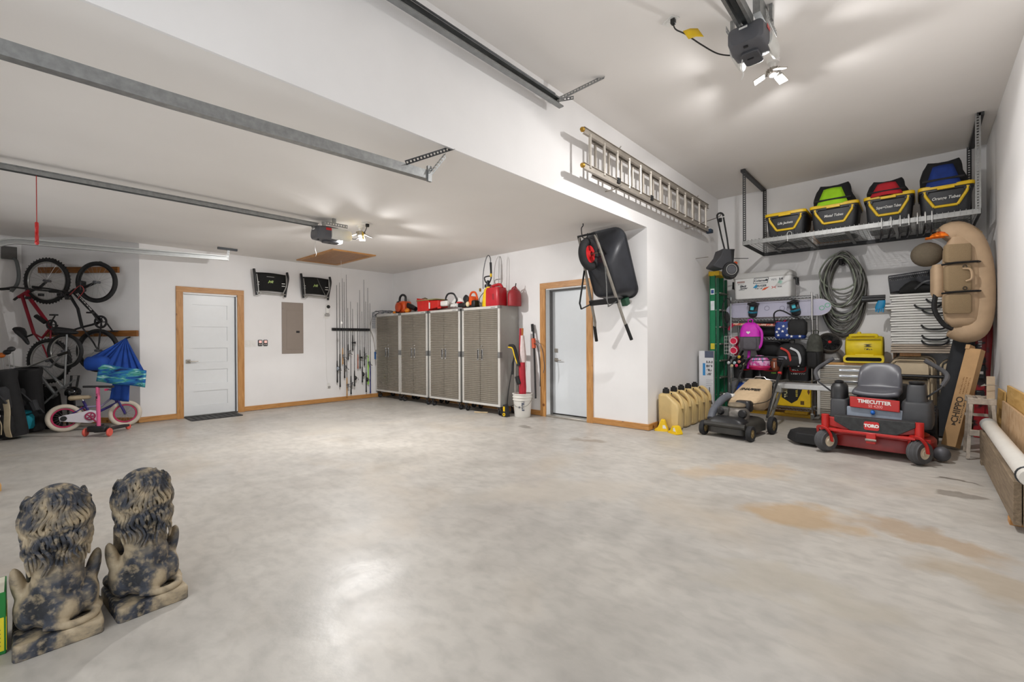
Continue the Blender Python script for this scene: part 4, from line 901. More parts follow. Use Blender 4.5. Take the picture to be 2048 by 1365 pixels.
def tote(x0, x1, words, label):
    t = thing('storage_tote', label, 'tote', ((x0+x1)/2, 7.86, SZ+.016), group='black totes with yellow lids')
    h = (x1-x0)/2
    MB().loft([[(a, .33+c, z) for a, c in rrect(2*h*k, .64*k, .05, 3)] for z, k in ((0, .82), (.02, .85), (.36, .95), (.37, 1.0), (.4, 1.0))]).obj('body', TB, t, smooth=30)
    MB().loft([[(a, .33+c, z) for a, c in rrect(2*h*k, .66*k, .05, 3)] for z, k in ((.395, 1.02), (.43, 1.03), (.44, 1.0), (.43, .9))]).obj('rim', YEL, t, smooth=30)
    MB().bb(-.08, .08, -.026, .0, .375, .41).obj('latch', YEL, t, bev=.004)
    k = T(0, .018, .37) @ R(.09, 'X')
    m = MB(k); P = [(-h*.78, .01), (-h*.74, -.05), (-h*.42, -.2), (h*.42, -.2), (h*.74, -.05), (h*.78, .01)]
    for i in range(5):
        a, b = P[i], P[i+1]; m.tube([(a[0], -.012, a[1]), (b[0], -.012, b[1])], .017, 8, sq=.6)
    m.obj('handle_band', YEL, t, smooth=60)
    for s in (-1, 1): MB(k).bb(s*h*.75-.03, s*h*.75+.03, -.02, 0, -.03, .0).obj('clip', BLACK, t, bev=.002)
    for s in (-1, 1): MB(k).bb(s*h*.42-.002, s*h*.42+.002, -.006, .004, -.34, -.2).obj('seam', BLACK, t)
    text(words, .05, WRITE, t, k @ face(0, -.008, -.1), 'handwriting', shear=.25, bold=.001, sx=.9 if len(words) < 14 else .62)
    return t
tote(-1.79, -1.25, 'Life Jackets', 'closed black tote with yellow lid at the left end of the overhead shelf')
tote(-1.2, -.63, 'Metal Tubes', 'open black tote holding the lime green vest')
tote(-.57, -.05, 'Super+Ocean Tubes', 'open black tote holding the red and black vest')
tote(-.01, .5, 'Orange Tubes', 'open black tote holding the blue and black vest, at the right end of the shelf')
# life vests in the totes
def vest(name, label, loc, w_, h, d, m1, m2, tilt=0., extra=None):
    t = thing(name, label, 'life vest', loc, rot=(0, tilt, 0))
    rows = []
    for j in range(9):
        v = j/8; row = []
        for i in range(20):
            a = 2*PI*i/20
            row.append((w_/2*(math.cos(a))*(1-.35*v*v)*(1+.05*math.sin(3*a+j)), d/2*math.sin(a)*(1-.4*v), h*v*(1+.0*math.cos(2*a))+(.03*math.cos(2*a) if j > 5 else 0)))
        rows.append(row)
    rows.append([(p[0]*.3, p[1]*.3, h*1.02) for p in rows[-1]])
    MB().loft(rows).obj('shell', m1, t, smooth=70)
    k = T(0, -d/2*.96, 0) @ R(-.2*d/h*1.1, 'X')
    g = [[(w_*.36*(u/6-.5)*2*(1-.45*v/6), -.012-.02*math.sin(PI*u/6)+.0, h*(.02+.8*v/6)) for u in range(7)] for v in range(7)]
    MB(k).sheet(g).obj('front_panel', m2, t, solid=.02, smooth=70)
    MB(k).bb(-w_*.42, w_*.42, -.045, -.03, h*.22, h*.3).obj('strap', BLACK, t, bev=.003)
    return t
LIME = mat('lime_fabric', '9ed61e', .8, var=.08); DKN = mat('neoprene_black', '1a1b1f', .85, var=.2); REDF = mat('red_fabric', 'b8202c', .8, var=.1); BLUEF = mat('blue_fabric', '16347f', .8, var=.15)
vest('life_vest', 'lime green and black life vest heaped in the second tote', (-.93, 8.05, SZ+.425), .52, .32, .36, DKN, LIME)
vest('life_vest', 'dark life vest with light blue edge standing behind the lime vest', (-.95, 8.36, SZ+.425), .48, .4, .18, mat('dark_slate', '2b2f36', .85), mat('sky_trim', '2f7fae', .8))
vest('life_vest', 'red and black life vest heaped in the third tote', (-.33, 8.02, SZ+.425), .46, .23, .36, DKN, REDF)
vest('life_vest', 'blue and black life vest rising from the right-end tote', (.22, 8.05, SZ+.425), .46, .35, .36, DKN, BLUEF)
t = thing('kneeboard', 'brown curved wooden board standing behind the lime vest', 'board', (-1.0, 8.585, SZ+.02))
MB().prism([(-.26+.0, 0), (.24, 0), (.25, .5), (.18, .74), (.05, .84), (-.1, .82), (-.22, .68), (-.27, .5)], -.012, .012, plane='XZ').obj('board', mat('brown_board', '8a6134', .5, var=.1), t, bev=.006)
# coat hangers on the front edge
def hanger(x, rz, label, tilt=0.):
    t = thing('coat_hanger', label, 'hanger', (x, SY0, SZ-.0), rot=(0, 0, PI/2+rz), group='black hangers on the overhead shelf')
    MB().tube(spline([(.035, 0, .0), (.04, 0, .03), (.015, 0, .05), (-.02, 0, .04), (-.034, 0, .0), (-.026, 0, -.05), (-.03, 0, -.11)], 4), .0042, 6).obj('hook', mat('hook_white', 'd8d8d6', .3, .3), t)
    MB().tube(spline([(-.22, 0, -.21), (-.13, 0, -.15), (-.03, 0, -.1), (.07, 0, -.15), (.16, 0, -.21)], 4), .011, 6).obj('arms', BLACK, t)
    MB().tube([(-.215, 0, -.21), (.155, 0, -.21)], .006, 6).obj('bar', BLACK, t)
hl = ['black coat hanger alone at the left part of the overhead shelf edge', 'black hanger on the shelf edge, leftmost of the right cluster', 'black hanger, second in the right cluster on the shelf edge', 'black hanger, third in the right cluster on the shelf edge', 'black hanger, fourth in the right cluster on the shelf edge', 'black hanger, fifth in the right cluster on the shelf edge', 'black hanger, sixth in the right cluster on the shelf edge', 'black hanger, seventh in the right cluster, next to the orange cap']
for x, rz, l in zip((-1.38, -.36, -.27, -.18, -.1, -.02, .05, .11), (-.7, .1, .2, .05, .12, .0, .1, .02), hl): hanger(x, rz, l)
# ================================================================ chrome wire rack
RX0, RX1, RY0, RY1 = -2.4, -1.23, 8.22, 8.66
rk = thing('wire_rack', 'chrome wire shelving rack on casters against the back wall', 'shelf', (0, 0, 0))
for x in (RX0, RX1):
    for y in (RY0, RY1):
        MB().tube([(x, y, .1), (x, y, 1.97)], .0135, 10).obj('post', CHROME, rk)
        w_ = MB().lathe([(.02, -.012), (.042, -.01), (.044, 0), (.042, .01), (.02, .012)], 14, M=T(x, y, .045) @ R(.6, 'Z') @ R(PI/2, 'Y')).obj('caster_wheel', LGREY, rk)
        MB().bb(x-.02, x+.02, y-.022, y+.022, .075, .1).obj('caster_fork', CHROME, rk, bev=.004)
SHZ = [.16, .58, .93, 1.28, 1.6, 1.92]
for z in SHZ:
    m = MB(); 
    for y in (RY0, RY1):
        m.tube([(RX0, y, z), (RX1, y, z)], .0045, 6); m.tube([(RX0, y, z-.04), (RX1, y, z-.04)], .0045, 6)
        n = 24
        for i in range(n): x = RX0+(RX1-RX0)*i/n; m.tube([(x, y, z-.04), (x+(RX1-RX0)/n*.5, y, z), (x+(RX1-RX0)/n, y, z-.04)], .003, 4, caps=False)
    for x in (RX0, RX1): m.tube([(x, RY0, z), (x, RY1, z)], .0045, 6); m.tube([(x, RY0, z-.04), (x, RY1, z-.04)], .0045, 6)
    for i in range(1, 18): y = RY0+(RY1-RY0)*i/18; m.tube([(RX0, y, z+.002), (RX1, y, z+.002)], .0022, 4)
    m.obj('wire_shelf', CHROME, rk, smooth=60, kind='stuff')
def on(i): return SHZ[i]+.008
# ---- cooler
ck = thing('cooler', 'large white cooler covered in stickers on top of the wire rack', 'cooler', (-1.93, 8.43, on(5)))
CW = mat('cooler_white', 'dcdcda', .4, var=.02)
MB().loft([[(a, c, z) for a, c in rrect(.86*k, .4*k, .05, 4)] for z, k in ((0, .94), (.02, .97), (.34, 1.0))]).obj('tub', CW, ck, smooth=35)
MB().loft([[(a, c, z) for a, c in rrect(.88*k, .42*k, .05, 4)] for z, k in ((.342, 1.0), (.38, 1.0), (.42, .97), (.43, .93))]).obj('lid', mat('cooler_lid', 'c3c2bf', .45, var=.02), ck, smooth=35)
for s in (-1, 1): MB().tube([(s*.425, -.06, .3), (s*.47, -.06, .31), (s*.475, -.06, .2), (s*.475, .06, .2), (s*.47, .06, .31), (s*.425, .06, .3)], .016, 8).obj('handle', BLACK, ck)
BL = mat('sticker_black', '2c3038', .6); SK = lambda c: mat('stk_'+c, c, .6)
kf = T(0, -.1905, 0) @ R(.036, 'X')
def stk(s, x, z, size, m_, sh=0., b=.001, sx=1., rot=0.): text(s, size, m_, ck, kf @ face(x, 0, z, rot=rot), 'sticker', bold=b, shear=sh, sx=sx)
m = MB(kf)
P = [(-.12, .245), (.09, .245), (.105, .33), (-.105, .33)]
for i in range(4): a, b = P[i], P[(i+1) % 4]; m.tube([(a[0], 0, a[1]), (b[0], 0, b[1])], .004, 5)
m.obj('badge_frame', BL, ck)
stk('Coleman', -.018, .287, .05, BL, .2, .0015); MB(kf).lathe([(0, 0), (.018, 0), (.018, .002), (0, .002)], 14, M=T(.075, 0, .29) @ R(PI/2, 'X')).obj('sticker', BL, ck)
stk('YETI', .18, .285, .04, SK('6b7178'), 0, .0008); stk('S-K', .285, .29, .04, BL, 0, .002)
stk('BASS', -.31, .285, .025, SK('6e2b2b')); MB(kf).bb(-.37, -.25, -.001, .0005, .27, .3).obj('sticker', SK('a58c86'), ck)
marks(7, .1, .016, SK('7d8288'), ck, kf @ face(-.31, 0, .25), seed=2); stk('Black', -.28, .215, .045, BL, .3, .002); stk('Spider', -.27, .18, .045, BL, .3, .0015); stk('Wild', -.31, .145, .045, SK('555a60'), .4)
stk('RUGER', .0, .2, .045, SK('37454f'), .25, .002); m = MB(kf); m.prism([(-.13, .175), (-.07, .235), (-.06, .18), (-.09, .17)], 0, .001, plane='XZ'); m.obj('sticker', SK('1f87b5'), ck)
stk('TRUE', -.05, .15, .05, SK('4a4d52'), .35); m = MB(kf); m.prism([(.0, .125), (.05, .13), (.12, .18), (.04, .165)], 0, .001, plane='XZ'); m.obj('sticker', SK('d4572b'), ck)
MB(kf).box((.27, -.0005, .24), (.055, .001, .05), ry=.5).obj('sticker', SK('a9d3c4'), ck)
m = MB(kf)
for s in (-1, 1): m.tube([(.18+s*.03, 0, .18), (.18+s*.01, 0, .165), (.18+s*.01, 0, .16), (.18+s*.03, 0, .145)], .005, 5)
m.tube([(.17, 0, .1625), (.19, 0, .1625)], .004, 5); m.obj('sticker', SK('c0362c'), ck)
stk('HUK', .265, .165, .03, BL); stk('PARKER', .21, .115, .03, SK('6f7f7c')); stk('PARKER', -.3, .08, .03, SK('6f7f7c'))
m = MB(kf); m.tube([(-.17, 0, .0), (-.15, 0, .05), (.14, 0, .05), (.16, 0, .0)], .004, 5); m.obj('tub_moulding', CW, ck)
# ---- snowboard
sb = thing('snowboard', 'pale lilac snowboard with black bindings standing on edge on the wire rack', 'snowboard', (-1.745, 8.3, on(4)+.132))
P = []
for i in range(40):
    a = 2*PI*i/40; cx, sy = math.cos(a), math.sin(a)
    P.append(((.575 if cx > 0 else -.575)+.14*cx*1.25, .13*sy*(1 if abs(cx) > .1 else .97)))
P = [p for p in P]
MB().prism(P, -.006, .006, M=T(.0, 0, 0), plane='XZ').obj('deck', mat('board_lilac', 'aaa9bd', .4, col2='b9b7c8', scale=3), sb, smooth=60)
MB().prism([(p[0]*1.004, p[1]*1.02) for p in P], -.004, .003, plane='XZ').obj('edge', STEEL, sb, smooth=60)
text('OO', .1, mat('board_green', '5fae86', .6), sb, face(.67, -.0075, .0, rot=.5))
for x in (-.12, .1, .2): MB().torus((x, -.007, .0+.04*math.sin(x*30)), .035, .003, (0, 1, 0), 16, 4).obj('print_curl', mat('print_grey_b', '76758a', .6), sb)
for x, tl in ((-.32, .1), (.28, -.2)):
    b = MB(T(x, 0, 0) @ R(tl, 'Y')); b.loft([[(a, y, c) for a, c in rrect(.13*k, .26*k, .05, 3)] for y, k in ((-.008, 1), (-.035, 1), (-.045, .9))]); b = b.obj('binding', BLACK, sb, smooth=40)
    MB(T(x, 0, 0) @ R(tl, 'Y')).tube(spline([(-.06, -.03, .1), (-.05, -.13, .09), (.0, -.16, .08), (.05, -.13, .09), (.06, -.03, .1)], 4), .02, 6, sq=1.4).obj('highback', BLACK, b)
    MB(T(x, 0, 0) @ R(tl, 'Y')).tube(spline([(-.06, -.04, -.04), (-.03, -.1, -.05), (.03, -.1, -.05), (.06, -.04, -.04)], 4), .018, 6).obj('strap', mat('binding_teal', '1d6f86', .5), b)
    MB(T(x, 0, 0) @ R(tl, 'Y')).bb(-.025, .025, -.11, -.075, -.01, .05).obj('ratchet', mat('binding_cyan', '3fb3c4', .4), b, bev=.006)
# ---- hanging pink backpack etc.
PINK = mat('pink_fabric', 'c81bb4', .55, var=.12); GRYF = mat('grey_fabric', '5d5a60', .85, var=.12)
def pack(label, loc, w_, h, d, m1, m2, rz=0., name='backpack'):
    t = thing(name, label, 'backpack', loc, rz=rz)
    rows = []
    for v, k, kd in ((0, .85, .7), (.06, .97, .95), (.4, 1, 1), (.75, .92, .85), (.93, .7, .6), (1, .4, .35)):
        rows.append([(a*k, c*kd, v*h) for a, c in rrect(w_, d, min(w_, d)*.35, 5)])
    MB().loft(rows).obj('body', m2, t, smooth=60)
    rows = [[(a*k, c*kd*1.02-.004, v*h) for a, c in rrect(w_, d, min(w_, d)*.35, 5)] for v, k, kd in ((.5, 1.02, 1.02), (.75, .95, .9), (.93, .73, .64), (1.005, .42, .38))]
    MB().loft(rows).obj('top_panel', m1, t, smooth=60)
    MB().loft([[(a*k, -d*.5+c*k, z) for a, c in rrect(w_*.7, d*.35, .03, 3)] for z, k in ((h*.06, .8), (h*.1, 1), (h*.42, .98), (h*.47, .8))]).obj('pocket', m2, t, smooth=50)
    MB().tube(spline([(-.03, d*.2, h), (-.03, d*.2, h+.05), (.03, d*.2, h+.05), (.03, d*.2, h)], 4), .009, 6).obj('loop', m1, t)
    return t
bp = pack('pink and grey backpack hanging on the left of the wire rack', (-2.07, 8.11, 1.06), .3, .46, .17, PINK, GRYF, .15)
MB().tube(spline([(.1, -.07, .42), (.17, -.06, .3), (.16, -.06, .1), (.1, -.05, .02)], 5), .02, 6, sq=.4).obj('strap', PINK, bp)
MB(T(-.02, -.095, .3)).prism([(0, -.03), (.03, 0), (.02, .02), (0, .01), (-.02, .02), (-.03, 0)], 0, .003, plane='XZ').obj('heart_patch', WPL, bp)
t = thing('hockey_stick', 'red and pink patterned kids hockey stick lying across the wire rack', 'hockey stick', (-1.95, 8.27, 1.47))
MB().tube([(-.42, 0, .03), (.2, 0, -.0), (.34, 0, -.02)], .022, 8).obj('shaft', mat('stick_red', 'd04a3a', .5, col2='e8c6b0', scale=40, contrast=(.45, .55)), t)
MB().tube(spline([(-.42, 0, .03), (-.46, 0, .0), (-.49, 0, -.07)], 4), .028, 8, sq=.5).obj('blade', mat('stick_pink', 'c7234f', .5), t)
MB().tube([(.26, 0, -.01), (.35, 0, .06), (.36, 0, .08)], .014, 6).obj('brace', mat('stick_pink', 'c7234f', .5), t)
MB().bb(.2, .28, -.02, .02, .0, .06).obj('bracket', mat('stick_pink', 'c7234f', .5), t, bev=.005)
t.location.z = 1.475
STARB = mat('flag_navy', '1f3a7c', .6, var=.15)
t = thing('star_bag', 'navy bag printed with white stars hanging on the right of the wire rack', 'bag', (-1.5, 8.12, 1.25))
MB().loft([[(a*k, c*kd, z) for a, c in rrect(.42, .16, .05, 4)] for z, k, kd in ((0, .9, .7), (.03, 1, 1), (.2, .98, 1), (.27, .88, .7))]).obj('body', STARB, t, smooth=50)
MB().loft([[(.1+a*k, -.03+c*kd, z) for a, c in rrect(.26, .15, .05, 4)] for z, k, kd in ((.06, .9, .8), (.1, 1, 1), (.25, .98, 1), (.3, .7, .5))]).obj('flap', BLACKM, t, smooth=50)
def star(r, x, z): return [(x+r*(1 if i % 2 == 0 else .42)*math.sin(PI*i/5), z+r*(1 if i % 2 == 0 else .42)*math.cos(PI*i/5)) for i in range(10)]
for x, z in ((-.15, .06), (-.09, .12), (-.03, .06), (.03, .04), (-.14, .16), (-.08, .2), (.14, .04), (-.02, .16), (-.17, .11)): MB().prism(star(.024, x, z), .081, .0825, plane='XZ').obj('star', WPL, t)
MB().tube(spline([(-.2, 0, .22), (-.22, -.02, .4), (-.12, -.03, .45), (.05, -.02, .35), (.18, 0, .28)], 5), .012, 6).obj('strap', BLACKM, t)
t = thing('duffel_bag', 'black shoulder bag on the middle wire shelf behind the pink backpack', 'bag', (-1.78, 8.38, on(2)))
MB().loft([[(x, .13*k*math.cos(a), .14+.14*k*math.sin(a)) for a in [2*PI*i/14 for i in range(14)]] for x, k in ((-.25, .6), (-.22, .95), (0, 1), (.22, .95), (.25, .6))]).obj('body', BLACKM, t, smooth=60)
MB().tube(spline([(-.12, -.12, .15), (-.1, -.16, .26), (.1, -.16, .26), (.12, -.12, .15)], 4), .012, 6).obj('handle', BLACK, t)
t = thing('duffel_bag', 'dark grey rolled bag on the fourth wire shelf under the snowboard', 'bag', (-1.86, 8.5, on(3)))
MB().loft([[(x, .13*k*math.cos(a), .125+.125*k*math.sin(a)) for a in [2*PI*i/14 for i in range(14)]] for x, k in ((-.42, .6), (-.38, .95), (0, 1), (.38, .95), (.42, .6))]).obj('body', mat('char_bag', '2a2a2d', .85, var=.2), t, smooth=60)
MB().tube(spline([(-.12, -.12, .12), (-.1, -.16, .2), (.1, -.16, .2), (.12, -.12, .12)], 4), .012, 6).obj('handle', BLACK, t)
bp2 = pack('black backpack with red and white straps hanging low on the right of the rack', (-1.48, 8.1, .81), .4, .37, .17, BLACKM, mat('pack_black', '151517', .7, var=.3), 0)
for x, c in ((-.03, 'c23a30'), (.1, 'd0d2d4')): MB().tube(spline([(x-.1, -.095, .3), (x, -.12, .24), (x+.03, -.11, .12), (x, -.1, .02)], 5), .018, 6, sq=.4).obj('strap', SK(c), bp2)
MB().bb(-.16, -.04, -.125, -.095, .12, .17).obj('panel', SK('8f8c9b'), bp2, bev=.01)
pack('dark camouflage school bag hanging on the right post of the rack', (-1.17, 8.05, .8), .2, .52, .16, mat('camo', '2c2d28', .85, col2='4a4b44', scale=12), BLACKM, -.3)
# pink boots / rollers in the side basket
t = thing('side_basket', 'white wire side basket holding pink rain boots on the left of the rack', 'basket', (-2.42, 8.1, 1.0))
m = MB()
for z in (0, .06, .12, .18, .24, .3): m.tube([(-.05, 0, z), (.12, 0, z), (.12, .1, z), (-.05, .1, z)], .003, 4, closed=True)
for x, y in ((-.05, 0), (.12, 0), (.12, .1), (-.05, .1), (.03, 0), (.03, .1)): m.tube([(x, y, 0), (x, y, .3)], .003, 4)
m.obj('wire_frame', WPL, t, kind='stuff')
BOOT = mat('boot_pink', 'd6294f', .35, var=.1)
for i, (z, l) in enumerate(((1.22, 'upper pink rain boot poking sideways out of the wire basket'), (1.06, 'lower pink rain boot poking sideways out of the wire basket'))):
    t = thing('rain_boot', l, 'boot', (-2.31, 8.04, z), rot=(.15, .15, 0), group='pink rain boots')
    MB().lathe([(.045, .0), (.06, -.02), (.058, -.1), (.05, -.14), (.0, -.15), (.0, -.12), (.046, -.1), (.048, 0), (.06, .004), (.064, -.01)], 18, M=R(PI/2, 'X') @ R(0, 'Z')).obj('shaft', BOOT, t, smooth=50)
    MB().ell((0, .16, -.03), (.045, .05, .09), 12, 8).obj('toe', BOOT, t)
    MB().torus((0, -.002, 0), .055, .008, (0, 1, 0), 20, 6).obj('trim', mat('boot_trim', 'e7c3c8', .5), t)
# marker tubes bundle
t = thing('tube_holder', 'black mesh holder hooked on the rack front below the toy bats', 'holder', (-2.26, 8.13, .6))
MB().lathe([(.07, 0), (.08, .24), (.074, .24), (.065, .01), (0, .01)], 16).obj('cup', BLACKM, t)
for i, (dx, dz, c) in enumerate(((-.09, .0, 'd8dadc'), (.0, .0, 'bcd6dc'), (.07, .02, 'd88a7c'), (-.04, -.05, 'd9c79a'), (.03, -.045, 'e3476a'), (.09, -.05, '3a4a3a'), (.15, -.02, 'b9b98a'), (.07, .1, 'd8b53a'))):
    tt = thing('bat_grip', 'toy bat with %s end in the bundle on the left of the rack' % ['white', 'pale blue', 'salmon', 'beige', 'pink', 'dark green', 'olive', 'yellow'][i], 'toy bat', (-2.28+dx*1.1, 8.07, .9+dz), rot=(.5, 0, -dx), group='toy bats bundled on the rack')
    MB().tube([(0, -.1, 0), (0, .1, 0)], [.022, .018], 10).obj('barrel', BLACK, tt); MB().lathe([(0, .01), (.018, .01), (.024, 0), (.024, -.02)], 12, M=T(0, -.1, 0) @ R(PI/2, 'X')).obj('end_cap', SK(c), tt)
# helmet, basketball, pink tube
t = thing('bike_helmet', 'pink patterned kids helmet hanging in the middle of the rack', 'helmet', (-1.92, 8.06, .86))
MB().ell((0, 0, 0), (.15, .12, .13), 20, 10, v0=-.3).obj('shell', mat('helmet_pink', 'd04fa0', .35, col2='e8b3d8', scale=22, contrast=(.45, .55)), t, smooth=70)
MB().lathe([(.147, -.04), (.152, -.06), (.13, -.1), (.1, -.1)], 20, M=Matrix.Diagonal((1, .82, 1, 1)), caps=False).obj('rim', mat('helmet_rim', 'c41f5f', .4), t, solid=.01)
for x in (-.07, 0, .07): MB().tube(spline([(x, -.1, .02), (x*.9, -.1, .07), (x*.6, -.05, .115)], 4), .012, 6, sq=.6).obj('vent', SK('7d8bb0'), t)
t = thing('football', 'brown football beside the pink helmet on the rack', 'ball', (-1.715, 8.14, .84), sc=(.75, .75, .8))
MB().ell((0, 0, 0), (.09, .09, .14), 16, 10).obj('skin', mat('ball_brown', '8a4a30', .6, var=.1, bump=.1, bscale=200), t, smooth=80)
MB().bb(-.006, .006, -.097, -.085, -.06, .05).obj('lacing', WPL, t)
t = thing('swim_noodle', 'magenta foam tube hanging below the pink backpack', 'foam tube', (-2.12, 8.16, .76))
MB().tube([(0, 0, 0), (.02, 0, .3)], .022, 10).obj('foam', PINK, t)
# totes with red handles
for i, (x0, x1, l) in enumerate(((-2.36, -2.05, 'black plastic bin with red handle under the toy bats'), (-1.98, -1.62, 'black plastic bin with red handle below the pink helmet'), (-1.58, -1.26, 'black lidded bin with red handle and white lettering, on the right'))):
    t = thing('plastic_bin', l, 'bin', ((x0+x1)/2, 8.42, on(1)), group='black bins with red handles'); h = (x1-x0)/2
    MB().loft([[(a, c, z) for a, c in rrect(2*h*k, .36*k, .03, 3)] for z, k in ((0, .86), (.2, .97), (.25, 1.0), (.265, 1.0))]).obj('body', BLACK, t, smooth=30)
    MB().tube(spline([(-h*.62, -.19, .24), (-h*.6, -.205, .16), (0, -.21, .145), (h*.6, -.205, .16), (h*.62, -.19, .24)], 4), .011, 6).obj('handle', REDP, t)
    if i == 2:
        marks(4, .13, .022, WPL, t, face(-.05, -.1815, .17), seed=3, name='lettering'); marks(7, .2, .022, WPL, t, face(-.0, -.1795, .11), seed=4, name='lettering')
    if i == 1: marks(3, .07, .022, GREENG, t, face(.04, -.1795, .11), seed=5, name='lettering')
t = thing('blue_jug', 'blue plastic water jug on the bottom wire shelf', 'jug', (-2.22, 8.32, on(0)))
MB().loft([[(a, c, z) for a, c in rrect(.26*k, .2*k, .05, 3)] for z, k in ((0, .9), (.02, 1), (.28, 1), (.34, .7))]).obj('body', mat('jug_blue', '1545a8', .4, var=.1), t, smooth=50)
MB().lathe([(.03, .34), (.03, .37)], 12).obj('cap', WPL, t)
t = thing('yellow_tool_case', 'yellow and black flat tool case standing on the bottom wire shelf', 'tool case', (-1.5, 8.35, on(0)))
MB().bb(-.24, .24, -.05, .05, 0, .37).obj('shell', YEL, t, bev=.015, seg=3)
MB().prism([(-.16, .14), (-.02, .05), (.06, .11), (.1, .2), (.14, .33), (-.16, .33)], .0505, .053, plane='XZ').obj('print_panel', BLACKM, t)
marks(5, .17, .045, SK('d9d3a0'), t, T(-.1, -.0537, .22) @ R(PI/2, 'X') @ R(-PI/2, 'Z'), seed=6); marks(6, .16, .03, SK('b9a63c'), t, T(.05, -.0537, .24) @ R(PI/2, 'X') @ R(-PI/2, 'Z'), seed=7)
for x in (-.21, .21): MB().prism([(x, .2), (x+.02, .25), (x, .3), (x-.02, .25)], .0505, .052, plane='XZ').obj('arrow', SK('6b3f14'), t)
MB().bb(.1, .15, -.052, -.0505, .04, .1).obj('print_block', SK('5a4212'), t)
t = thing('yellow_beam', 'long yellow steel beam lying on the floor under the wire rack', 'beam', (-1.72, 8.36, 0))
m = MB(); m.bb(-.5, .45, -.04, .04, 0, .05); m.obj('beam', mat('beam_yellow', 'c89a16', .5, var=.1), t, bev=.006)
MB().bb(.1, .42, -.07, .07, .05, .09).obj('saddle', mat('beam_yellow', 'c89a16', .5), t, bev=.01)
t = thing('black_bag', 'black gear bag on the bottom wire shelf behind the blue jug', 'bag', (-1.92, 8.48, on(0)))
MB().loft([[(a, c, z) for a, c in rrect(.3*k, .22*k, .08, 4)] for z, k in ((0, .9), (.04, 1), (.22, .95), (.3, .6))]).obj('body', BLACKM, t, smooth=60); MB().tube(spline([(-.06, -.06, .28), (0, -.08, .35), (.06, -.06, .28)], 4), .01, 6).obj('handle', BLACK, t)
t = thing('paddle', 'black paddle with thin shaft hooked on the left side of the rack', 'paddle', (-2.5, 8.12, 1.2))
MB().tube(spline([(.03, 0, .0), (.0, 0, .35), (-.0, 0, .62), (.05, 0, .74), (.1, .02, .73), (.13, .03, .66)], 5), .008, 6).obj('shaft', BLACK, t)
MB().ell((.06, .02, .42), (.045, .015, .1), 12, 8).obj('blade', BLACKM, t)
# ================================================================ push mower
pm = thing('push_mower', 'old black push mower with beige grass bag in front of the wire rack', 'lawn mower', (-1.78, 6.33, 0), rz=-.12)
MDK = mat('mower_deck_black', '35332f', .5, var=.3, scale=8); ENG = mat('engine_dirty', '75706a', .5, .5, var=.4, scale=18)
MB().loft([[(a, c, z) for a, c in rrect(.5*k, .72*k2, .1, 4)] for z, k, k2 in ((.06, 1, 1), (.15, 1, 1), (.2, .92, .95), (.22, .8, .85))]).obj('deck', MDK, pm, smooth=40)
MB().tube([(-.25, -.36, .17), (.25, -.36, .17)], .035, 10).obj('front_bumper', MDK, pm)
MB().loft([[(a, -.26+c, z) for a, c in rrect(.46*k, .24*k, .06, 3)] for z, k in ((.17, 1), (.22, .95), (.26, .7))]).obj('deck_hump', BLACK, pm, smooth=40)
for x, y, r in ((-.29, -.31, .095), (.29, -.31, .095), (-.3, .36, .115), (.3, .36, .115)):
    w_ = MB().lathe([(r*.55, -.025), (r*.95, -.028), (r, -.015), (r, .015), (r*.95, .028), (r*.55, .025)], 24, M=T(x, y, r) @ R(PI/2, 'Y'), caps=False).obj('wheel', RUBBER, pm, smooth=40)
    MB().lathe([(.0, -.03), (r*.2, -.03), (r*.25, -.022), (r*.58, -.022), (r*.58, .022), (r*.25, .022), (r*.2, .03), (.0, .03)], 16, M=T(x, y, r) @ R(PI/2, 'Y')).obj('hub', mat('hub_tan', '7d6a43', .6, var=.2), w_)
    for k in range(6):
        a = k*PI/3; MB(T(x, y, r) @ R(PI/2, 'Y')).box((r*.4*math.cos(a), r*.4*math.sin(a), 0), (r*.5, .012, .05), rz=a).obj('spoke', mat('hub_tan', '7d6a43', .6), w_)
m = MB(); m.lathe([(.0, .22), (.15, .22), (.15, .31), (.12, .35), (.06, .37), (0, .375)], 20); m.obj('engine_block', ENG, pm, smooth=40)
m = MB(); m.bb(-.19, -.04, -.16, -.02, .24, .36); m.obj('air_filter', mat('filter_grey', '4c4a47', .5, var=.3), pm, bev=.02)
MB().lathe([(0, 0), (.05, 0), (.055, .03), (.04, .05), (0, .05)], 16, M=T(.13, -.12, .3) @ R(PI/2, 'X')).obj('muffler', BLACK, pm)
MB().lathe([(0, 0), (.045, 0), (.05, .03), (.03, .06)], 16, M=T(-.14, -.13, .31) @ R(PI/2, 'X')).obj('primer_cup', BLACK, pm)
MB().lathe([(0, .36), (.09, .36), (.11, .38), (.1, .41), (.04, .42), (0, .42)], 20).obj('recoil_cover', mat('recoil_tan', '7b6f5c', .6, var=.2), pm, smooth=40)
MB().loft([[(.05+a, .1+c, z) for a, c in rrect(.2*k, .15*k, .04, 3)] for z, k in ((.3, .9), (.33, 1), (.41, 1), (.44, .8))]).obj('fuel_tank', BLACK, pm, smooth=40)
for i in range(4): MB().bb(-.09, .05, -.145+.004*i, -.135, .25+.022*i, .258+.022*i).obj('cooling_fin', STEEL, pm)
MB().tube(spline([(-.25, -.2, .2), (-.26, -.1, .3), (-.24, .1, .42), (-.2, .22, .47)], 5), [.05]*15+[.055], 10).obj('chute_hose', mat('hose_slate', '5b5e66', .6, var=.1), pm, smooth=60)
MB().bb(-.27, -.13, .2, .27, .46, .5).obj('chute_clamp', WPL, pm, bev=.008)
BAGM = mat('bag_canvas', 'c4ab8a', .9, var=.07, scale=16, bump=.08, bscale=90)
rings = []
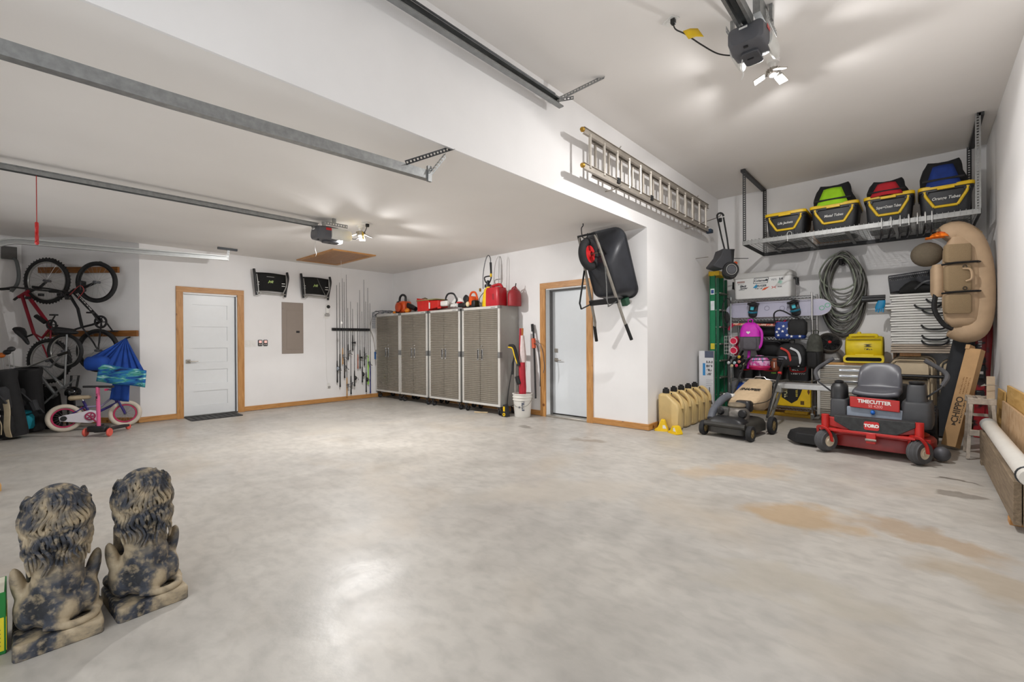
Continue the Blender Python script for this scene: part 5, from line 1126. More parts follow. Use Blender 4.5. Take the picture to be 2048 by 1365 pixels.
for y, z0, z1, w0 in ((.15, .36, .43, .17), (.3, .3, .5, .19), (.45, .28, .56, .19), (.6, .3, .62, .18), (.72, .45, .66, .17), (.76, .6, .675, .165)):
    rings.append([(-w0, y, z0+.03), (-w0+.03, y, z0), (w0-.03, y, z0), (w0, y, z0+.03), (w0, y, z1-.03), (w0-.03, y, z1), (0, y, z1+.008), (-w0+.03, y, z1), (-w0, y, z1-.03)])
bag = MB().loft(rings).obj('grass_bag', BAGM, pm, smooth=50)
text('SNAPPER', .085, mat('bag_print', '2c2721', .8), bag, T(0, .42, .562) @ R(.38, 'X'), shear=.3, bold=.003, sx=.75)
MB().tube([(-.22, .78, .67), (-.08, .78, .68), (-.06, .78, .71), (.06, .78, .71), (.08, .78, .68), (.22, .78, .67)], .007, 6).obj('bag_frame', CHROME, pm)
for s in (-1, 1):
    MB().tube(spline([(s*.25, .32, .22), (s*.25, .5, .46), (s*.25, .82, .82), (s*.25, .98, .94), (s*.22, 1.04, .98)], 5), .013, 8).obj('handle_tube', BLACK, pm)
    MB().cyl((s*.235, .78, .78), (s*.275, .78, .78), .02, 10).obj('knob', REDP if s > 0 else BLACK, pm)
MB().tube([(-.22, 1.04, .98), (0, 1.05, .99), (.22, 1.04, .98)], .0135, 8).obj('handle_bar', BLACK, pm)
MB().tube([(-.21, 1.0, .93), (0, 1.01, .94), (.21, 1.0, .93)], .006, 6).obj('brake_bail', BLACK, pm)
MB().tube(spline([(.25, .96, .93), (.27, .7, .7), (.26, .4, .45), (.15, .1, .4)], 5), .005, 5).obj('cable', CORDB, pm)
# ================================================================ work platform (white bench with bent legs)
wp = thing('work_platform', 'grey-white aluminium work platform standing behind the push mower', 'work platform', (-1.12, 7.62, 0), rz=-.02)
PLW = mat('platform_white', 'c9c9c8', .4, .3, var=.06); PLG = mat('platform_grey', 'a9a9a6', .45, .5, var=.15)
MB().bb(-.42, .62, -.15, .15, .53, .6).obj('deck', PLW, wp, bev=.006)
for s in (-1, 1):
    x = -.42 if s < 0 else .62
    for y in (-.13, .13):
        MB().tube([(x-s*-.0, y, .55), (x+s*.16, y, .02)], .022, 4, sq=1.6).obj('leg', PLG, wp, smooth=0)
        MB().bb(x+s*.16-.04, x+s*.16+.04, y-.03, y+.03, 0, .03).obj('foot', WPL, wp, bev=.006)
    MB().prism([(x-.07, .47), (x+.06, .47), (x+.04, .585), (x-.04, .6)], -.17, .17, plane='XZ').obj('hinge_plate', PLG, wp, bev=.01)
    MB().cyl((x+s*.1, -.13, .2), (x+s*.1, .13, .2), .015, 8).obj('stretcher', PLG, wp)
# ================================================================ zero-turn mower
zt = thing('riding_mower', 'red and black zero-turn riding mower with grey seat, facing the room', 'riding mower', (-.39, 5.98, 0), rz=-.065)
# local: -Y is the mower's nose; origin under the middle of the front casters
TRED = mat('mower_red', 'b8231f', .35, var=.08); TDECK = mat('deck_red', '8f1f1c', .4, var=.15); CHAR = mat('charcoal_plastic', '3a3b3e', .5, var=.08)
TIRE = mat('tire_grey', '4b4b4d', .7, var=.2)
for s in (-1, 1):
    x = s*.385
    rib = []
    for i in range(9):
        z = -.052+.013*i; r = .122-.012*abs(i-4)**1.6*.22 + (.004 if i % 2 == 0 else -.004); rib.append((r, z))
    cm = T(x, 0, .129) @ R(-.55, 'Z') @ R(PI/2, 'Y')
    w_ = MB().lathe([(.06, -.05)]+rib+[(.06, .05)], 32, M=cm, caps=False).obj('caster_tire', TIRE, zt, smooth=25)
    MB().lathe([(0, -.05), (.025, -.054), (.03, -.046), (.066, -.05), (.066, .05), (.03, .046), (.025, .054), (0, .05)], 20, M=cm).obj('rim', mat('rim_cream', 'cfc3ab', .45), w_)
    fk = MB(T(x, 0, .129) @ R(-.55, 'Z'))
    for q in (-1, 1): fk.tube(spline([(q*.075, 0, 0), (q*.075, -.02, .08), (q*.05, -.05, .14), (0, -.06, .155)], 4), .018, 6, sq=.5)
    fk.obj('caster_fork', TRED, zt)
    MB().cyl((x-.012*0, -.02, .26), (x, -.02, .42), .036, 18).obj('caster_tube', TRED, zt)
    MB().prism([(x-s*.0, .3), (x-s*.15, .27), (x-s*.28, .26), (x-s*.28, .32), (x-s*.14, .38), (x-s*.0, .39)], -.075, -.005, plane='XZ').obj('frame_arm', TRED, zt, bev=.006)
MB().bb(-.36, .36, -.05, .03, .245, .275).obj('front_beam', TRED, zt, bev=.006)
MB().prism([(-.3, .42), (.36, .42), (.36, .37), (.22, .275), (-.16, .275), (-.3, .36)], -.0, .13, M=T(0, .08, 0), plane='XZ').obj('foot_pan', mat('footpan_black', '2e2f30', .6, var=.4, scale=30), zt, bev=.006)
MB().prism(rrect(.125, .088, .02, 4, -.0, .345), .1305, .136, M=T(.02, .08, 0), plane='XZ').obj('badge', REDP, zt)
text('TORO', .042, WPL, zt, face(.02, -.0575, .345), bold=.003)
MB().bb(-.025, .055, -.06, -.03, .16, .27).obj('hitch_tab', TRED, zt, bev=.006)
MB().cyl((-.03, -.065, .2), (.06, -.065, .2), .013, 10).obj('bolt', STEEL, zt)
MB().loft([[(a+.0, .42+c, z) for a, c in rrect(.98*k, .62*k2, .26, 6)] for z, k, k2 in ((.07, 1, 1), (.19, 1, 1), (.215, .96, .95), (.225, .85, .8))]).obj('cutting_deck', TDECK, zt, smooth=40)
MB().bb(-.46, .46, .12, .16, .2, .235).obj('deck_strap', TRED, zt, bev=.004)
for s in (-1, 1): MB().lathe([(0, .23), (.09, .23), (.1, .25), (.06, .27), (0, .27)], 18, M=T(s*.34, .4, 0)).obj('spindle_cover', mat('spindle_orange', 'b5482c', .5, var=.1), zt)
MB().ell((.53, .3, .085), (.07, .07, .075), 16, 10).obj('anti_scalp_wheel', mat('roller_grey', '56565a', .5, .3), zt)
ch = MB(); ch.loft([[(x*k-.5*(1-k), y, z) for x, y in ((-.5, .1), (-.5, .55), (-.62, .6), (-.8, .52), (-.84, .3), (-.72, .12))] for z, k in ((.03, 1.), (.07, 1.0), (.15, .9))]); ch.obj('discharge_chute', BLACKM, zt, bev=.012, seg=2)
MB().bb(-.3, .33, .14, .75, .28, .36).obj('floor_pan', BLACK, zt, bev=.01)
MB().bb(-.28, .3, .2, .24, .36, .5).obj('front_tower', mat('battery_grey', '8f98a6', .45, var=.1), zt, bev=.01)
MB().ell((.0, .19, .455), (.026, .026, .026), 14, 8).obj('height_knob', mat('blue_knob', '1f66c0', .4), zt)
MB().tube([(0, .2, .46), (0, .22, .52)], .008, 6).obj('height_lever', BLACK, zt)
MB().prism([(-.24, .5), (.27, .48), (.27, .6), (-.24, .615)], -.2, -.17, plane='XZ').obj('name_plate', TRED, zt, bev=.006)
text('TIMECUTTER', .052, WPL, zt, face(.015, .1695, .567, rot=-.03), bold=.002, sx=1.12); text('SS 4200', .042, mat('plate_pink', 'e8a09c', .5), zt, face(.03, .1695, .522, rot=-.03), bold=.0005, sx=1.1)
# side consoles
MB().loft([[(-.37+a*k, .4+c*k, z) for a, c in rrect(.2, .42, .04, 3)] for z, k in ((.36, 1), (.54, 1), (.57, .92))]).obj('left_console', CHAR, zt, smooth=35)
MB().loft([[(-.4+a*k, .4+c*k, z) for a, c in rrect(.17, .3, .05, 3)] for z, k in ((.57, 1), (.7, .95), (.74, .7))]).obj('fuel_tank', BLACK, zt, smooth=40)
MB().lathe([(.05, .73), (.055, .76), (.03, .775), (0, .775)], 16, M=T(-.4, .38, 0)).obj('fuel_cap', BLACK, zt)
MB().loft([[(.42+a*k, .42+c*k, z) for a, c in rrect(.29, .46, .05, 3)] for z, k in ((.33, 1), (.38, 1.04), (.56, .98), (.59, .92))]).obj('right_console', CHAR, zt, smooth=35)
MB().loft([[(.41+a*k, .46+c*k, z) for a, c in rrect(.2, .3, .05, 3)] for z, k in ((.59, 1), (.74, .88), (.76, .8))]).obj('console_top', CHAR, zt, smooth=35)
MB().lathe([(.07, .76), (.08, .775), (.08, .79), (.03, .8), (0, .8)], 20, M=T(.41, .44, 0)).obj('cup_holder', BLACK, zt)
# seat
SEAT = mat('seat_grey', '55555b', .38, var=.06)
rows = []
for v in range(11):
    t_ = v/10; row = []
    for u in range(13):
        s_ = (u/12-.5)*2
        if t_ < .45:
            k = t_/.45; x = s_*(.25+.01*k); y = .3+.36*k; z = .66-.03*math.cos(s_*1.5)*math.sin(k*PI)-.03*(1-k)**3+.02*abs(s_)**3
        else:
            k = (t_-.45)/.55; x = s_*(.245-.03*k**3); y = .66+.12*k-.05*abs(s_)**2*math.sin(k*PI); z = .64+.33*k - (.06*abs(s_)**4 if k > .7 else 0)
        row.append((x, y, z))
    rows.append(row)
MB().sheet(rows).obj('seat', SEAT, zt, solid=.07, sub=1, smooth=80)
pr = []
for i in range(21): a = PI+PI*i/20; pr.append((.15*math.cos(a)*1.0, .675+.0, .8+.1*math.sin(a)))
MB().tube([(-.16, .70, .88)]+[(p[0], .665+.03, p[2]) for p in pr]+[(.16, .70, .88)], .006, 6).obj('seat_seam', mat('seam_dark', '3d3d42', .5), zt)
MB().bb(-.22, .22, .3, .66, .5, .6).obj('seat_base', BLACKM, zt, bev=.02)
# lap bars
for s in (-1, 1):
    MB().tube([(s*.4, .46, .58), (s*.58, .36, .74), (s*.6, .36, .77)], .01, 8).obj('lap_bar', CHAR, zt)
    MB().tube(spline([(s*.59, .37, .76), (s*.63, .42, .84), (s*.61, .46, .9), (s*.5, .46, .98), (s*.44, .46, 1.02)], 5), .023, 10).obj('lap_bar_grip', mat('foam_grey', '4a4a4d', .8), zt)
# rear wheels and engine
for s in (-1, 1):
    prof = [(.12, -.1), (.2, -.1), (.225, -.08), (.23, 0), (.225, .08), (.2, .1), (.12, .1)]
    w_ = MB().lathe(prof, 36, M=T(s*.37, 1.1, .241) @ R(PI/2, 'Y'), caps=False).obj('rear_tire', RUBBER, zt, smooth=35)
    m = MB()
    for k in range(30):
        a = 2*PI*k/30
        for q in (-1, 1): m.box((.232*math.cos(a+q*.05), .232*math.sin(a+q*.05), q*.045), (.012, .02, .08), M=T(s*.37, 1.1, .241) @ R(PI/2, 'Y'), rz=a+q*.05)
    m.obj('tread', RUBBER, w_, kind='stuff')
    MB().lathe([(0, -.06), (.115, -.07), (.12, .07), (0, .06)], 20, M=T(s*.37, 1.1, .241) @ R(PI/2, 'Y')).obj('rim', mat('rim_cream', 'cfc3ab', .45), w_)
MB().bb(-.25, .25, .75, 1.4, .28, .42).obj('frame', BLACK, zt, bev=.01)
MB().loft([[(a*k, 1.12+c*k, z) for a, c in rrect(.5, .44, .1, 4)] for z, k in ((.42, 1), (.62, 1), (.7, .8))]).obj('engine', BLACKM, zt, smooth=40)
# the upper works are narrower than the deck
for o in zt.children:
    n = o.name.split('.')[0]
    if n in ('seat', 'seat_seam', 'seat_base', 'name_plate', 'front_tower', 'height_knob', 'left_console', 'fuel_tank', 'fuel_cap', 'right_console', 'console_top', 'cup_holder', 'lap_bar', 'lap_bar_grip') or (n == 'lettering' and max(v.co.z for v in o.data.vertices) > .48):
        o.data.transform(Matrix.Diagonal((.9 if n.startswith('lap') else .82, 1, 1, 1)))
# ================================================================ back wall, right of the rack
HOSE = mat('hose_grey', '6b6a66', .55, var=.12, scale=6)
hc = thing('hose_coil', 'long grey hose coiled on a wall hook above the tool chest', 'hose', (-.89, 8.6, 1.3))
random.seed(4)
def loop(cx, w_, top, bot, y, k):
    pts = []
    for i in range(28):
        a = 2*PI*i/28; c, s_ = math.cos(a), math.sin(a)
        pts.append((cx+w_*c*(1-.22*max(0, s_)), y+.015*math.sin(a*2+k), (top+bot)/2+(top-bot)/2*s_))
    return pts
for i in range(20):
    w_ = random.uniform(.17, .28); bot = random.uniform(.02, .35) if i > 7 else random.uniform(.4, .78); top = random.uniform(1.16, 1.3); y = -.14+.012*i
    MB().tube(loop(random.uniform(-.03, .03), w_, top, bot, y, i), .0125, 7, closed=True).obj('hose_loop', HOSE if i % 4 else mat('hose_green', '7f8576', .55), hc, smooth=60)
for i in range(5): MB().tube(loop(.0, .255+.008*i, 1.27+.012*i, .02-.01*i, .085-.008*i, i), .013, 7, closed=True).obj('hose_loop', mat('hose_dark', '45423e', .6), hc, smooth=60)
MB().tube([(0, .125, 1.12), (0, -.14, 1.1), (0, -.17, 1.16)], .03, 8).obj('wall_hook', BLACK, hc)
# tool chest
tc = thing('tool_chest', 'low steel tool chest with wooden top and ribbed drawers behind the riding mower', 'tool chest', (-.76, 8.4, 0))
MB().bb(-.4, .4, -.22, .26, .1, .84).obj('body', CABG, tc, bev=.003)
MB().bb(-.42, .42, -.24, .28, .862, .895).obj('wood_top', wood('bench_top', 'b98747', 'd2a25f', stretch=(.1, 1, 1), knots=False), tc, bev=.004)
MB().bb(-.41, .41, -.235, .27, .84, .862).obj('trim', CABT, tc, bev=.003)
MB().bb(-.4, -.365, -.228, -.22, .1, .84).obj('stile', CABT, tc); MB().bb(.365, .4, -.228, -.22, .1, .84).obj('stile', CABT, tc)
def ribbed(par, x0, x1, z0, z1, y, n, nm='drawer'):
    m = MB(); dz = (z1-z0)/n
    for i in range(n):
        z = z0+i*dz; m.add([(x0, y, z), (x1, y, z), (x1, y-.006, z+dz*.25), (x0, y-.006, z+dz*.25), (x1, y-.006, z+dz*.75), (x0, y-.006, z+dz*.75), (x1, y, z+dz), (x0, y, z+dz)], [(0, 1, 2, 3), (3, 2, 4, 5), (5, 4, 6, 7)])
    return m.obj(nm, RIB, par, smooth=0, fix=False)
for z0, z1 in ((.745, .825), (.66, .74), (.575, .655)):
    d = ribbed(tc, -.36, .36, z0, z1, -.224, 3)
    h_ = MB().bb(-.13, .2, -.245, -.226, z0+.025, z0+.058).obj('handle', CHROME, d, bev=.005); MB().bb(-.1, .17, -.2465, -.244, z0+.037, z0+.044).obj('slot', BLACKM, h_)
d = ribbed(tc, -.36, .36, .12, .565, -.224, 14, 'door')
MB().bb(-.06, .06, -.245, -.226, .5, .53).obj('handle', CHROME, d, bev=.005)
for x in (-.33, .33):
    for y in (-.15, .2): MB().lathe([(0, -.018), (.045, -.016), (.05, 0), (.045, .016), (0, .018)], 16, M=T(x, y, .05) @ R(PI/2, 'Y')).obj('caster', RUBBER, tc)
# fan
fn = thing('floor_fan', 'round grey air circulator fan on the tool chest', 'fan', (-1.01, 8.36, .897))
FG = mat('fan_grey', '5c5853', .45, var=.06)
MB().loft([[(a*k, c*k, z) for a, c in rrect(.3, .22, .06, 4)] for z, k in ((0, 1), (.03, 1), (.1, .85), (.15, .6))]).obj('base', FG, fn, smooth=50)
k = T(-.02, -.03, .28) @ R(.35, 'Z') @ R(PI/2-.5, 'X')
MB(k).lathe([(.09, -.12), (.135, -.08), (.16, -.0), (.16, .05), (.15, .06), (.142, .05), (.14, .0), (.1, -.06), (.0, -.07)], 32).obj('housing', FG, fn, smooth=50)
m = MB(k)
for r in (.03, .05, .07, .09, .11, .13): m.torus((0, 0, .045), r, .0022, (0, 0, 1), 28, 4)
m.obj('grille_ring', BLACK, fn, kind='stuff')
for i in range(16): a = PI*2*i/16; MB(k).tube([(.02*math.cos(a), .02*math.sin(a), .05), (.145*math.cos(a+.5), .145*math.sin(a+.5), .045)], .0025, 4).obj('grille_spoke', BLACK, fn)
MB(k).lathe([(0, .055), (.022, .054), (.024, .045)], 16).obj('badge', REDP, fn)
for i in range(5): MB(k @ R(2*PI*i/5, 'Z')).add([(.02, -.02, 0), (.02, .02, .01), (.12, .045, .03), (.13, -.03, .0)], [(0, 1, 2, 3)]).obj('blade', BLACKM, fn, solid=.003)
text('vornado', .035, WPL, fn, T(.06, -.112, .05) @ R(PI/2-.2, 'X'), bold=.0005)
MB().bb(-.12, -.09, -.115, -.1, .03, .08).obj('dial', BLACK, fn, bev=.004)
# yellow air mover
am = thing('air_mover', 'bright yellow air mover blower on the tool chest', 'blower', (-.6, 8.3, .897))
AY = mat('mover_yellow', 'dcc21a', .42, var=.06)
MB().loft([[(x, .02+.17*k*math.cos(a), .22+.17*k*math.sin(a)) for a in [2*PI*i/28 for i in range(28)]] for x, k in ((-.205, .93), (-.19, 1), (.19, 1), (.205, .93))]).obj('drum', AY, am, smooth=40)
for s in (-1, 1): MB().lathe([(.08, 0), (.15, .0), (.16, .015), (.13, .02), (.08, .012)], 28, M=T(s*.2, .02, .22) @ R(s*PI/2, 'Y'), caps=False).obj('side_ring', mat('mover_dark', '8f7d14', .6), am)  # side rings and seam are a darker yellow
for s in (-1, 1): MB().lathe([(0, .002), (.1, .002), (.1, .008), (0, .008)], 24, M=T(s*.2, .02, .22) @ R(s*PI/2, 'Y')).obj('inlet_grille', BLACKM, am)
o_, i_ = rrect(.46, .1, .035, 4), rrect(.41, .055, .025, 4)
MB().loft([[(a, -.19, .055+c) for a, c in o_], [(a*.98, -.05, .07+c*1.1) for a, c in o_]], caps=False).obj('outlet', AY, am, smooth=40, solid=.006)
MB().loft([[(a, -.195, .055+c) for a, c in o_], [(a, -.205, .055+c) for a, c in o_], [(a, -.205, .055+c) for a, c in i_], [(a, -.19, .055+c) for a, c in i_]], caps=False, closed=True).obj('outlet_lip', AY, am, smooth=30)
MB().bb(-.21, .21, -.15, -.12, .02, .09).obj('outlet_dark', BLACKM, am)
MB().bb(-.1, .12, -.16, -.08, .1, .13).obj('duct_step', AY, am, bev=.01)
MB().tube(spline([(-.15, -.06, .37), (-.14, -.07, .4), (.12, -.07, .4), (.14, -.06, .37)], 4), .024, 8).obj('handle', AY, am)
MB().lathe([(.03, .38), (.03, .42), (.02, .45), (.0, .455)], 14, M=T(-.06, .0, 0)).obj('knob', AY, am)
MB().bb(-.19, .19, -.14, -.13, .335, .35).obj('seam', mat('mover_dark', '8f7d14', .6), am)
m = MB(); m.prism([(-.0, .27), (.1, .275), (.05, .255), (.1, .24), (.0, .235), (.05, .255)], .163, .165, plane='XZ'); m.obj('logo', BLACK, am)
marks(4, .1, .022, BLACK, am, face(.055, -.151, .2), seed=3, name='lettering', sh=.3)
# folding chairs (beige steel) standing on edge under the tables
BEI = mat('chair_beige', 'cbb899', .45, var=.05); BROWN = mat('chair_brown', '6b5c50', .5, var=.08)
def fchair(x, y, label, mt, rz=0., h=.98, lean=.06):
    t = thing('folding_chair', label, 'folding chair', (x, y, 0), rot=(-lean, 0, rz), group='folded steel chairs under the tables')
    w_ = .43
    pts = [(-w_/2, 0, 0), (-w_/2, 0, h-.1)]+[(-w_/2+.1-.1*math.cos(a), 0, h-.1+.1*math.sin(a)) for a in (PI/8, PI/4, 3*PI/8, PI/2)]+[(w_/2-.1+.1*math.sin(a), 0, h-.1+.1*math.cos(a)) for a in (0, PI/8, PI/4, 3*PI/8, PI/2)]+[(w_/2, 0, 0)]
    MB().tube(pts, .011, 8).obj('frame', mt, t)
    MB().prism(rrect(w_-.06, .2, .05, 4, 0, h-.14), -.008, .008, plane='XZ').obj('backrest', mt, t, bev=.005)
    MB().prism(rrect(w_-.08, .38, .06, 4, 0, h-.52), -.012, .012, M=T(0, -.025, 0), plane='XZ').obj('seat', mt, t, bev=.006)
    MB().tube([(-w_/2+.03, -.02, .02), (-w_/2+.03, -.03, h-.25)], .01, 6).obj('rear_leg', mt, t); MB().tube([(w_/2-.03, -.02, .02), (w_/2-.03, -.03, h-.25)], .01, 6).obj('rear_leg', mt, t)
    MB().cyl((-w_/2+.03, -.03, .15), (w_/2-.03, -.03, .15), .008, 6).obj('crossbar', mt, t)
    return t
fchair(-.1, 8.2, 'beige folding chair foremost in the row behind the riding mower seat', BEI, -.05, .95)
fchair(-.08, 8.27, 'beige folding chair second in the row behind the mower seat', BEI, -.05)
fchair(-.06, 8.34, 'beige folding chair third in the row behind the mower seat', BEI, -.05, 1.0)
fchair(-.08, 8.45, 'brown folding chair at the back of the row, beside the yellow blower', BROWN, 0, 1.0)
fchair(.42, 8.3, 'beige folding chair beside the black rolled mat', BEI, .05, .96)
fchair(.43, 8.4, 'brown folding chair behind the beige one beside the rolled mat', BROWN, .05, .97)
t = thing('wood_block', 'small wooden block wedged on top of the folding chairs', 'block', (-.1, 8.26, 1.004))
MB().bb(-.11, .11, -.05, .05, 0, .045).obj('block', wood('block_wood', 'a66f36', 'c08a4a', knots=False), t, bev=.003)
t = thing('chair_rail', 'black steel bar running across the folded chairs', 'bar', (.0, 8.135, .74)); MB().cyl((-.28, 0, 0), (.42, .0, .0), .022, 10).obj('bar', BLACK, t)
for x in (-.2, .35): MB().torus((x, 0, 0), .028, .006, (1, 0, 0), 12, 6).obj('clamp', DKST, t)
# stack of folding tables: white ones, two beige at the bottom
TW = mat('table_white', 'dddbd6', .5, var=.02); TBG = mat('table_beige', 'b7a796', .5, var=.05)
random.seed(11)
z = 1.05; nm = ['beige folding table at the bottom of the stack', 'beige folding table second from the bottom of the stack'] + ['white folding table, %s white one from the bottom of the stack' % w_ for w_ in ORD[:9]] + ['topmost white folding table of the stack']
# timber bearers the stack rests on
for x, l in ((-.33, 'left upright board carrying the stack of tables'), (.55, 'right upright board carrying the stack of tables')):
    t = thing('bearer_board', l, 'board', (x+(.06 if x < 0 else .0), 8.62, 0)); MB().bb(-.02, .02, -.08, .08, 0, 1.048).obj('board', wood('bearer', '8a6236', 'a67a48', knots=False), t, bev=.003)
for i in range(12):
    h = .06 if i < 2 else .068; off = -.06 if i == 9 else random.uniform(-.012, .012); mt = TBG if i < 2 else TW
    t = thing('folding_table', nm[i], 'folding table', (.1+off, 8.42, z), group='folding tables stacked on the chairs')
    w_ = .8
    MB().bb(-w_/2, w_/2, -.28, .28, 0, h*.42).obj('leaf', mt, t, bev=.008, seg=2); MB().bb(-w_/2, w_/2, -.28, .28, h*.5, h*.94).obj('leaf', mt, t, bev=.008, seg=2)
    MB().bb(-w_/2+.02, w_/2-.02, -.26, .26, h*.4, h*.52).obj('hinge_gap', BLACKM, t)
    if i in (2, 3, 5, 8, 9, 10):
        hx = .05+.03*math.sin(i*2)
        MB().tube(spline([(hx-.12, -.28, h*.7), (hx-.1, -.315, h*.2), (hx-.04, -.325, -.012), (hx+.06, -.325, -.012), (hx+.12, -.315, h*.2), (hx+.14, -.28, h*.7)], 4), .012, 6).obj('handle', BLACK, t)
    MB().prism([(-w_/2-.001, h*.5), (-w_/2+.16, h*.47), (-w_/2-.001, h*.36)], .2802, .282, plane='XZ').obj('corner_notch', BLACKM, t)
    z += h+.001
ZT = z
t = thing('milk_crate', 'black perforated plastic crate tipped on the stack of tables', 'crate', (-.1, 8.55, ZT+.07), rz=.1)
t.rotation_euler = (.0, -.1, .06)
m = MB(); W_, D_, H_ = .44, .3, .24
m.bb(-W_/2, W_/2, -D_/2, -D_/2+.008, 0, .16); m.bb(-W_/2, W_/2, D_/2-.008, D_/2, 0, .16); m.bb(-W_/2, -W_/2+.008, -D_/2, D_/2, 0, H_); m.bb(W_/2-.008, W_/2, -D_/2, D_/2, 0, H_); m.bb(-W_/2, W_/2, -D_/2, D_/2, 0, .008)
m.bb(-W_/2, W_/2, -D_/2-.006, -D_/2+.01, H_-.02, H_); m.bb(-W_/2, W_/2, D_/2-.01, D_/2+.006, H_-.02, H_)
m.obj('shell', mat('crate_black', '24252b', .5, var=.15), t)
m = MB()
for sgn in (-1, 1):
    for i in range(20):
        x = -W_/2+.02+W_*.92*i/19
        m.tube([(x, sgn*(D_/2-.004), .155), (x+.02, sgn*(D_/2-.004), .225)], .003, 4); m.tube([(x+.02, sgn*(D_/2-.004), .155), (x, sgn*(D_/2-.004), .225)], .003, 4)
m.obj('lattice', mat('crate_black', '24252b', .5), t, kind='stuff')
t = thing('gear_bag', 'black soft gear bag with yellow print on the stack of tables', 'bag', (.15, 8.25, ZT+.002))
rows = []
for i in range(13):
    x = -.36+.72*i/12; k = (math.sin(PI*(i+.6)/13.2))**.45
    rows.append([(x, .12*k*math.cos(a), .0+max(.0, .085*k*(1+math.sin(a))*(1+.35*math.sin(i*.9)))) for a in [2*PI*j/14 for j in range(14)]])
MB().loft(rows).obj('body', mat('bag_black', '141414', .85, var=.3, bump=.1, bscale=25), t, smooth=70)
MB().tube(spline([(-.2, -.1, .05), (-.1, -.13, .14), (.05, -.13, .15), (.15, -.1, .1)], 5), .014, 6, sq=.4).obj('strap', BLACK, t)
marks(4, .12, .03, mat('bag_yellow', 'c99a1a', .6), t, face(.17, -.126, .06), seed=2, name='lettering')
for i, (dz, l) in enumerate(((.0, 'black camp chair bundle poking out left of the tables'), (.05, 'second black bundled pole bag poking out left of the tables'))):
    t = thing('pole_bundle', l, 'pole bundle', (-.42, 8.4+.09*i, ZT-.045+dz*.8), rot=(0, PI/2, 0), group='black pole bundles')
    MB().tube([(0, 0, -.17), (0, 0, .08)], [.034, .032], 10).obj('sleeve', BLACK, t); MB().tube([(0, 0, -.185), (0, 0, -.165)], .038, 10).obj('end_cap', DKST, t)
    t.location.x = -.45
t = thing('blue_glove', 'blue rubber glove hanging off the pole bundles', 'glove', (-.42, 8.26, ZT-.17))
MB().loft([[(.05*k*math.cos(a)+x, .02*k*math.sin(a), z_) for a in [2*PI*i/12 for i in range(12)]] for z_, k, x in ((.1, .8, .02), (.06, 1, .01), (.01, 1.1, 0), (-.02, .9, -.01))]).obj('palm', mat('glove_blue', '0e7fae', .5), t, smooth=60)
for i in range(4): MB().tube([(-.04+.025*i, 0, -.01), (-.045+.026*i, -.005, -.06-.01*(i % 2))], [.012, .01], 8).obj('finger', mat('glove_blue', '0e7fae', .5), t)
# ================================================================ right corner: float tube, mat roll, cardboard, skis, step stool
TAN = mat('tan_nylon', 'b3987a', .7, var=.06, scale=10, bump=.04, bscale=70); TAND = mat('tan_mesh', '8a7558', .85, var=.06, scale=90); OLV = mat('olive_mesh', '5d5344', .9, var=.1, scale=60)
ft = thing('float_tube', 'tan inflatable fishing float tube hung on its side in the right corner', 'float tube', (.32, 7.56, 1.3), rz=YAW*.55)
MB().tube(spline([(.0, .05, .1), (.1, .0, .03), (.18, 0, .12), (.215, 0, .4), (.2, .0, .8), (.12, .0, 1.1), (.0, .02, 1.22), (-.08, .05, 1.16)], 6), [.1]+[.138]*41+[.1], 18).obj('outer_tube', TAN, ft, smooth=70)
MB().loft([[(.02+a*k, -.06+c*.6*k, z_) for a, c in rrect(.34, .26, .1, 5)] for z_, k in ((.08, .55), (.16, .9), (.35, 1), (.7, 1), (1.0, .95), (1.15, .6))]).obj('side_bladder', TAN, ft, smooth=70)
for z0, z1 in ((.24, .46), (.5, .8), (.84, 1.05)): MB().loft([[(-.055+a*k, -.145+c*k, z_) for a, c in rrect(.25, .08, .03, 4)] for z_, k in ((z0, .9), (z0+.02, 1), (z1-.02, 1), (z1, .9))]).obj('pocket', TAND, ft, smooth=60)
for z_ in (.48, .82): MB().tube([(-.19, -.12, z_), (-.1, -.19, z_+.01), (.1, -.19, z_+.015), (.17, -.1, z_+.02)], .012, 6, sq=2.).obj('strap', BLACKM, ft)
MB().tube(spline([(-.03, -.19, .76), (.03, -.215, .74), (.04, -.215, .64), (.0, -.19, .61)], 5), .011, 6).obj('carry_handle', TAN, ft)
for z_ in (.53, .78): MB().torus((-.01, -.195, z_), .018, .004, (0, 1, 0), 14, 6).obj('ring', BLACK, ft)
MB().ell((-.25, .06, .98), (.16, .12, .15), 18, 12).obj('backrest_pod', OLV, ft, smooth=70)
MB().loft([[(-.18+a*k, -.0+c*k, z_) for a, c in rrect(.1, .14, .04, 4)] for z_, k in ((.45, .7), (.5, 1), (.78, 1), (.84, .7))]).obj('gear_pocket', TAN, ft, smooth=60)
MB().tube(spline([(-.2, -.02, .5), (-.22, -.03, .3), (-.14, -.04, .12), (-.06, -.05, .06)], 5), .025, 8).obj('trim_strap', BLACKM, ft)
MB().tube(spline([(.08, -.06, 1.27), (.14, -.08, 1.24), (.2, -.08, 1.18)], 4), .01, 6, sq=2.).obj('top_strap', TAND, ft)
MB().tube([(.05, .03, 1.3), (.05, .03, 1.34)], .008, 6).obj('hang_loop', BLACK, ft)
t = thing('orange_cap', 'blaze orange cap resting on the olive pod of the float tube', 'cap', (.17, 7.42, 2.46))
MB().ell((0, 0, 0), (.085, .075, .06), 18, 8, v0=0).obj('crown', mat('blaze_orange', 'f27a12', .8, var=.06), t, smooth=70)
MB().loft([[(-.06-.06*k+.0, .05*math.cos(a)*1.2, .012*math.sin(a)) for a in [2*PI*i/10 for i in range(10)]] for k in (0, .6, 1)]).obj('brim', mat('blaze_orange', 'f27a12', .8), t, smooth=60)
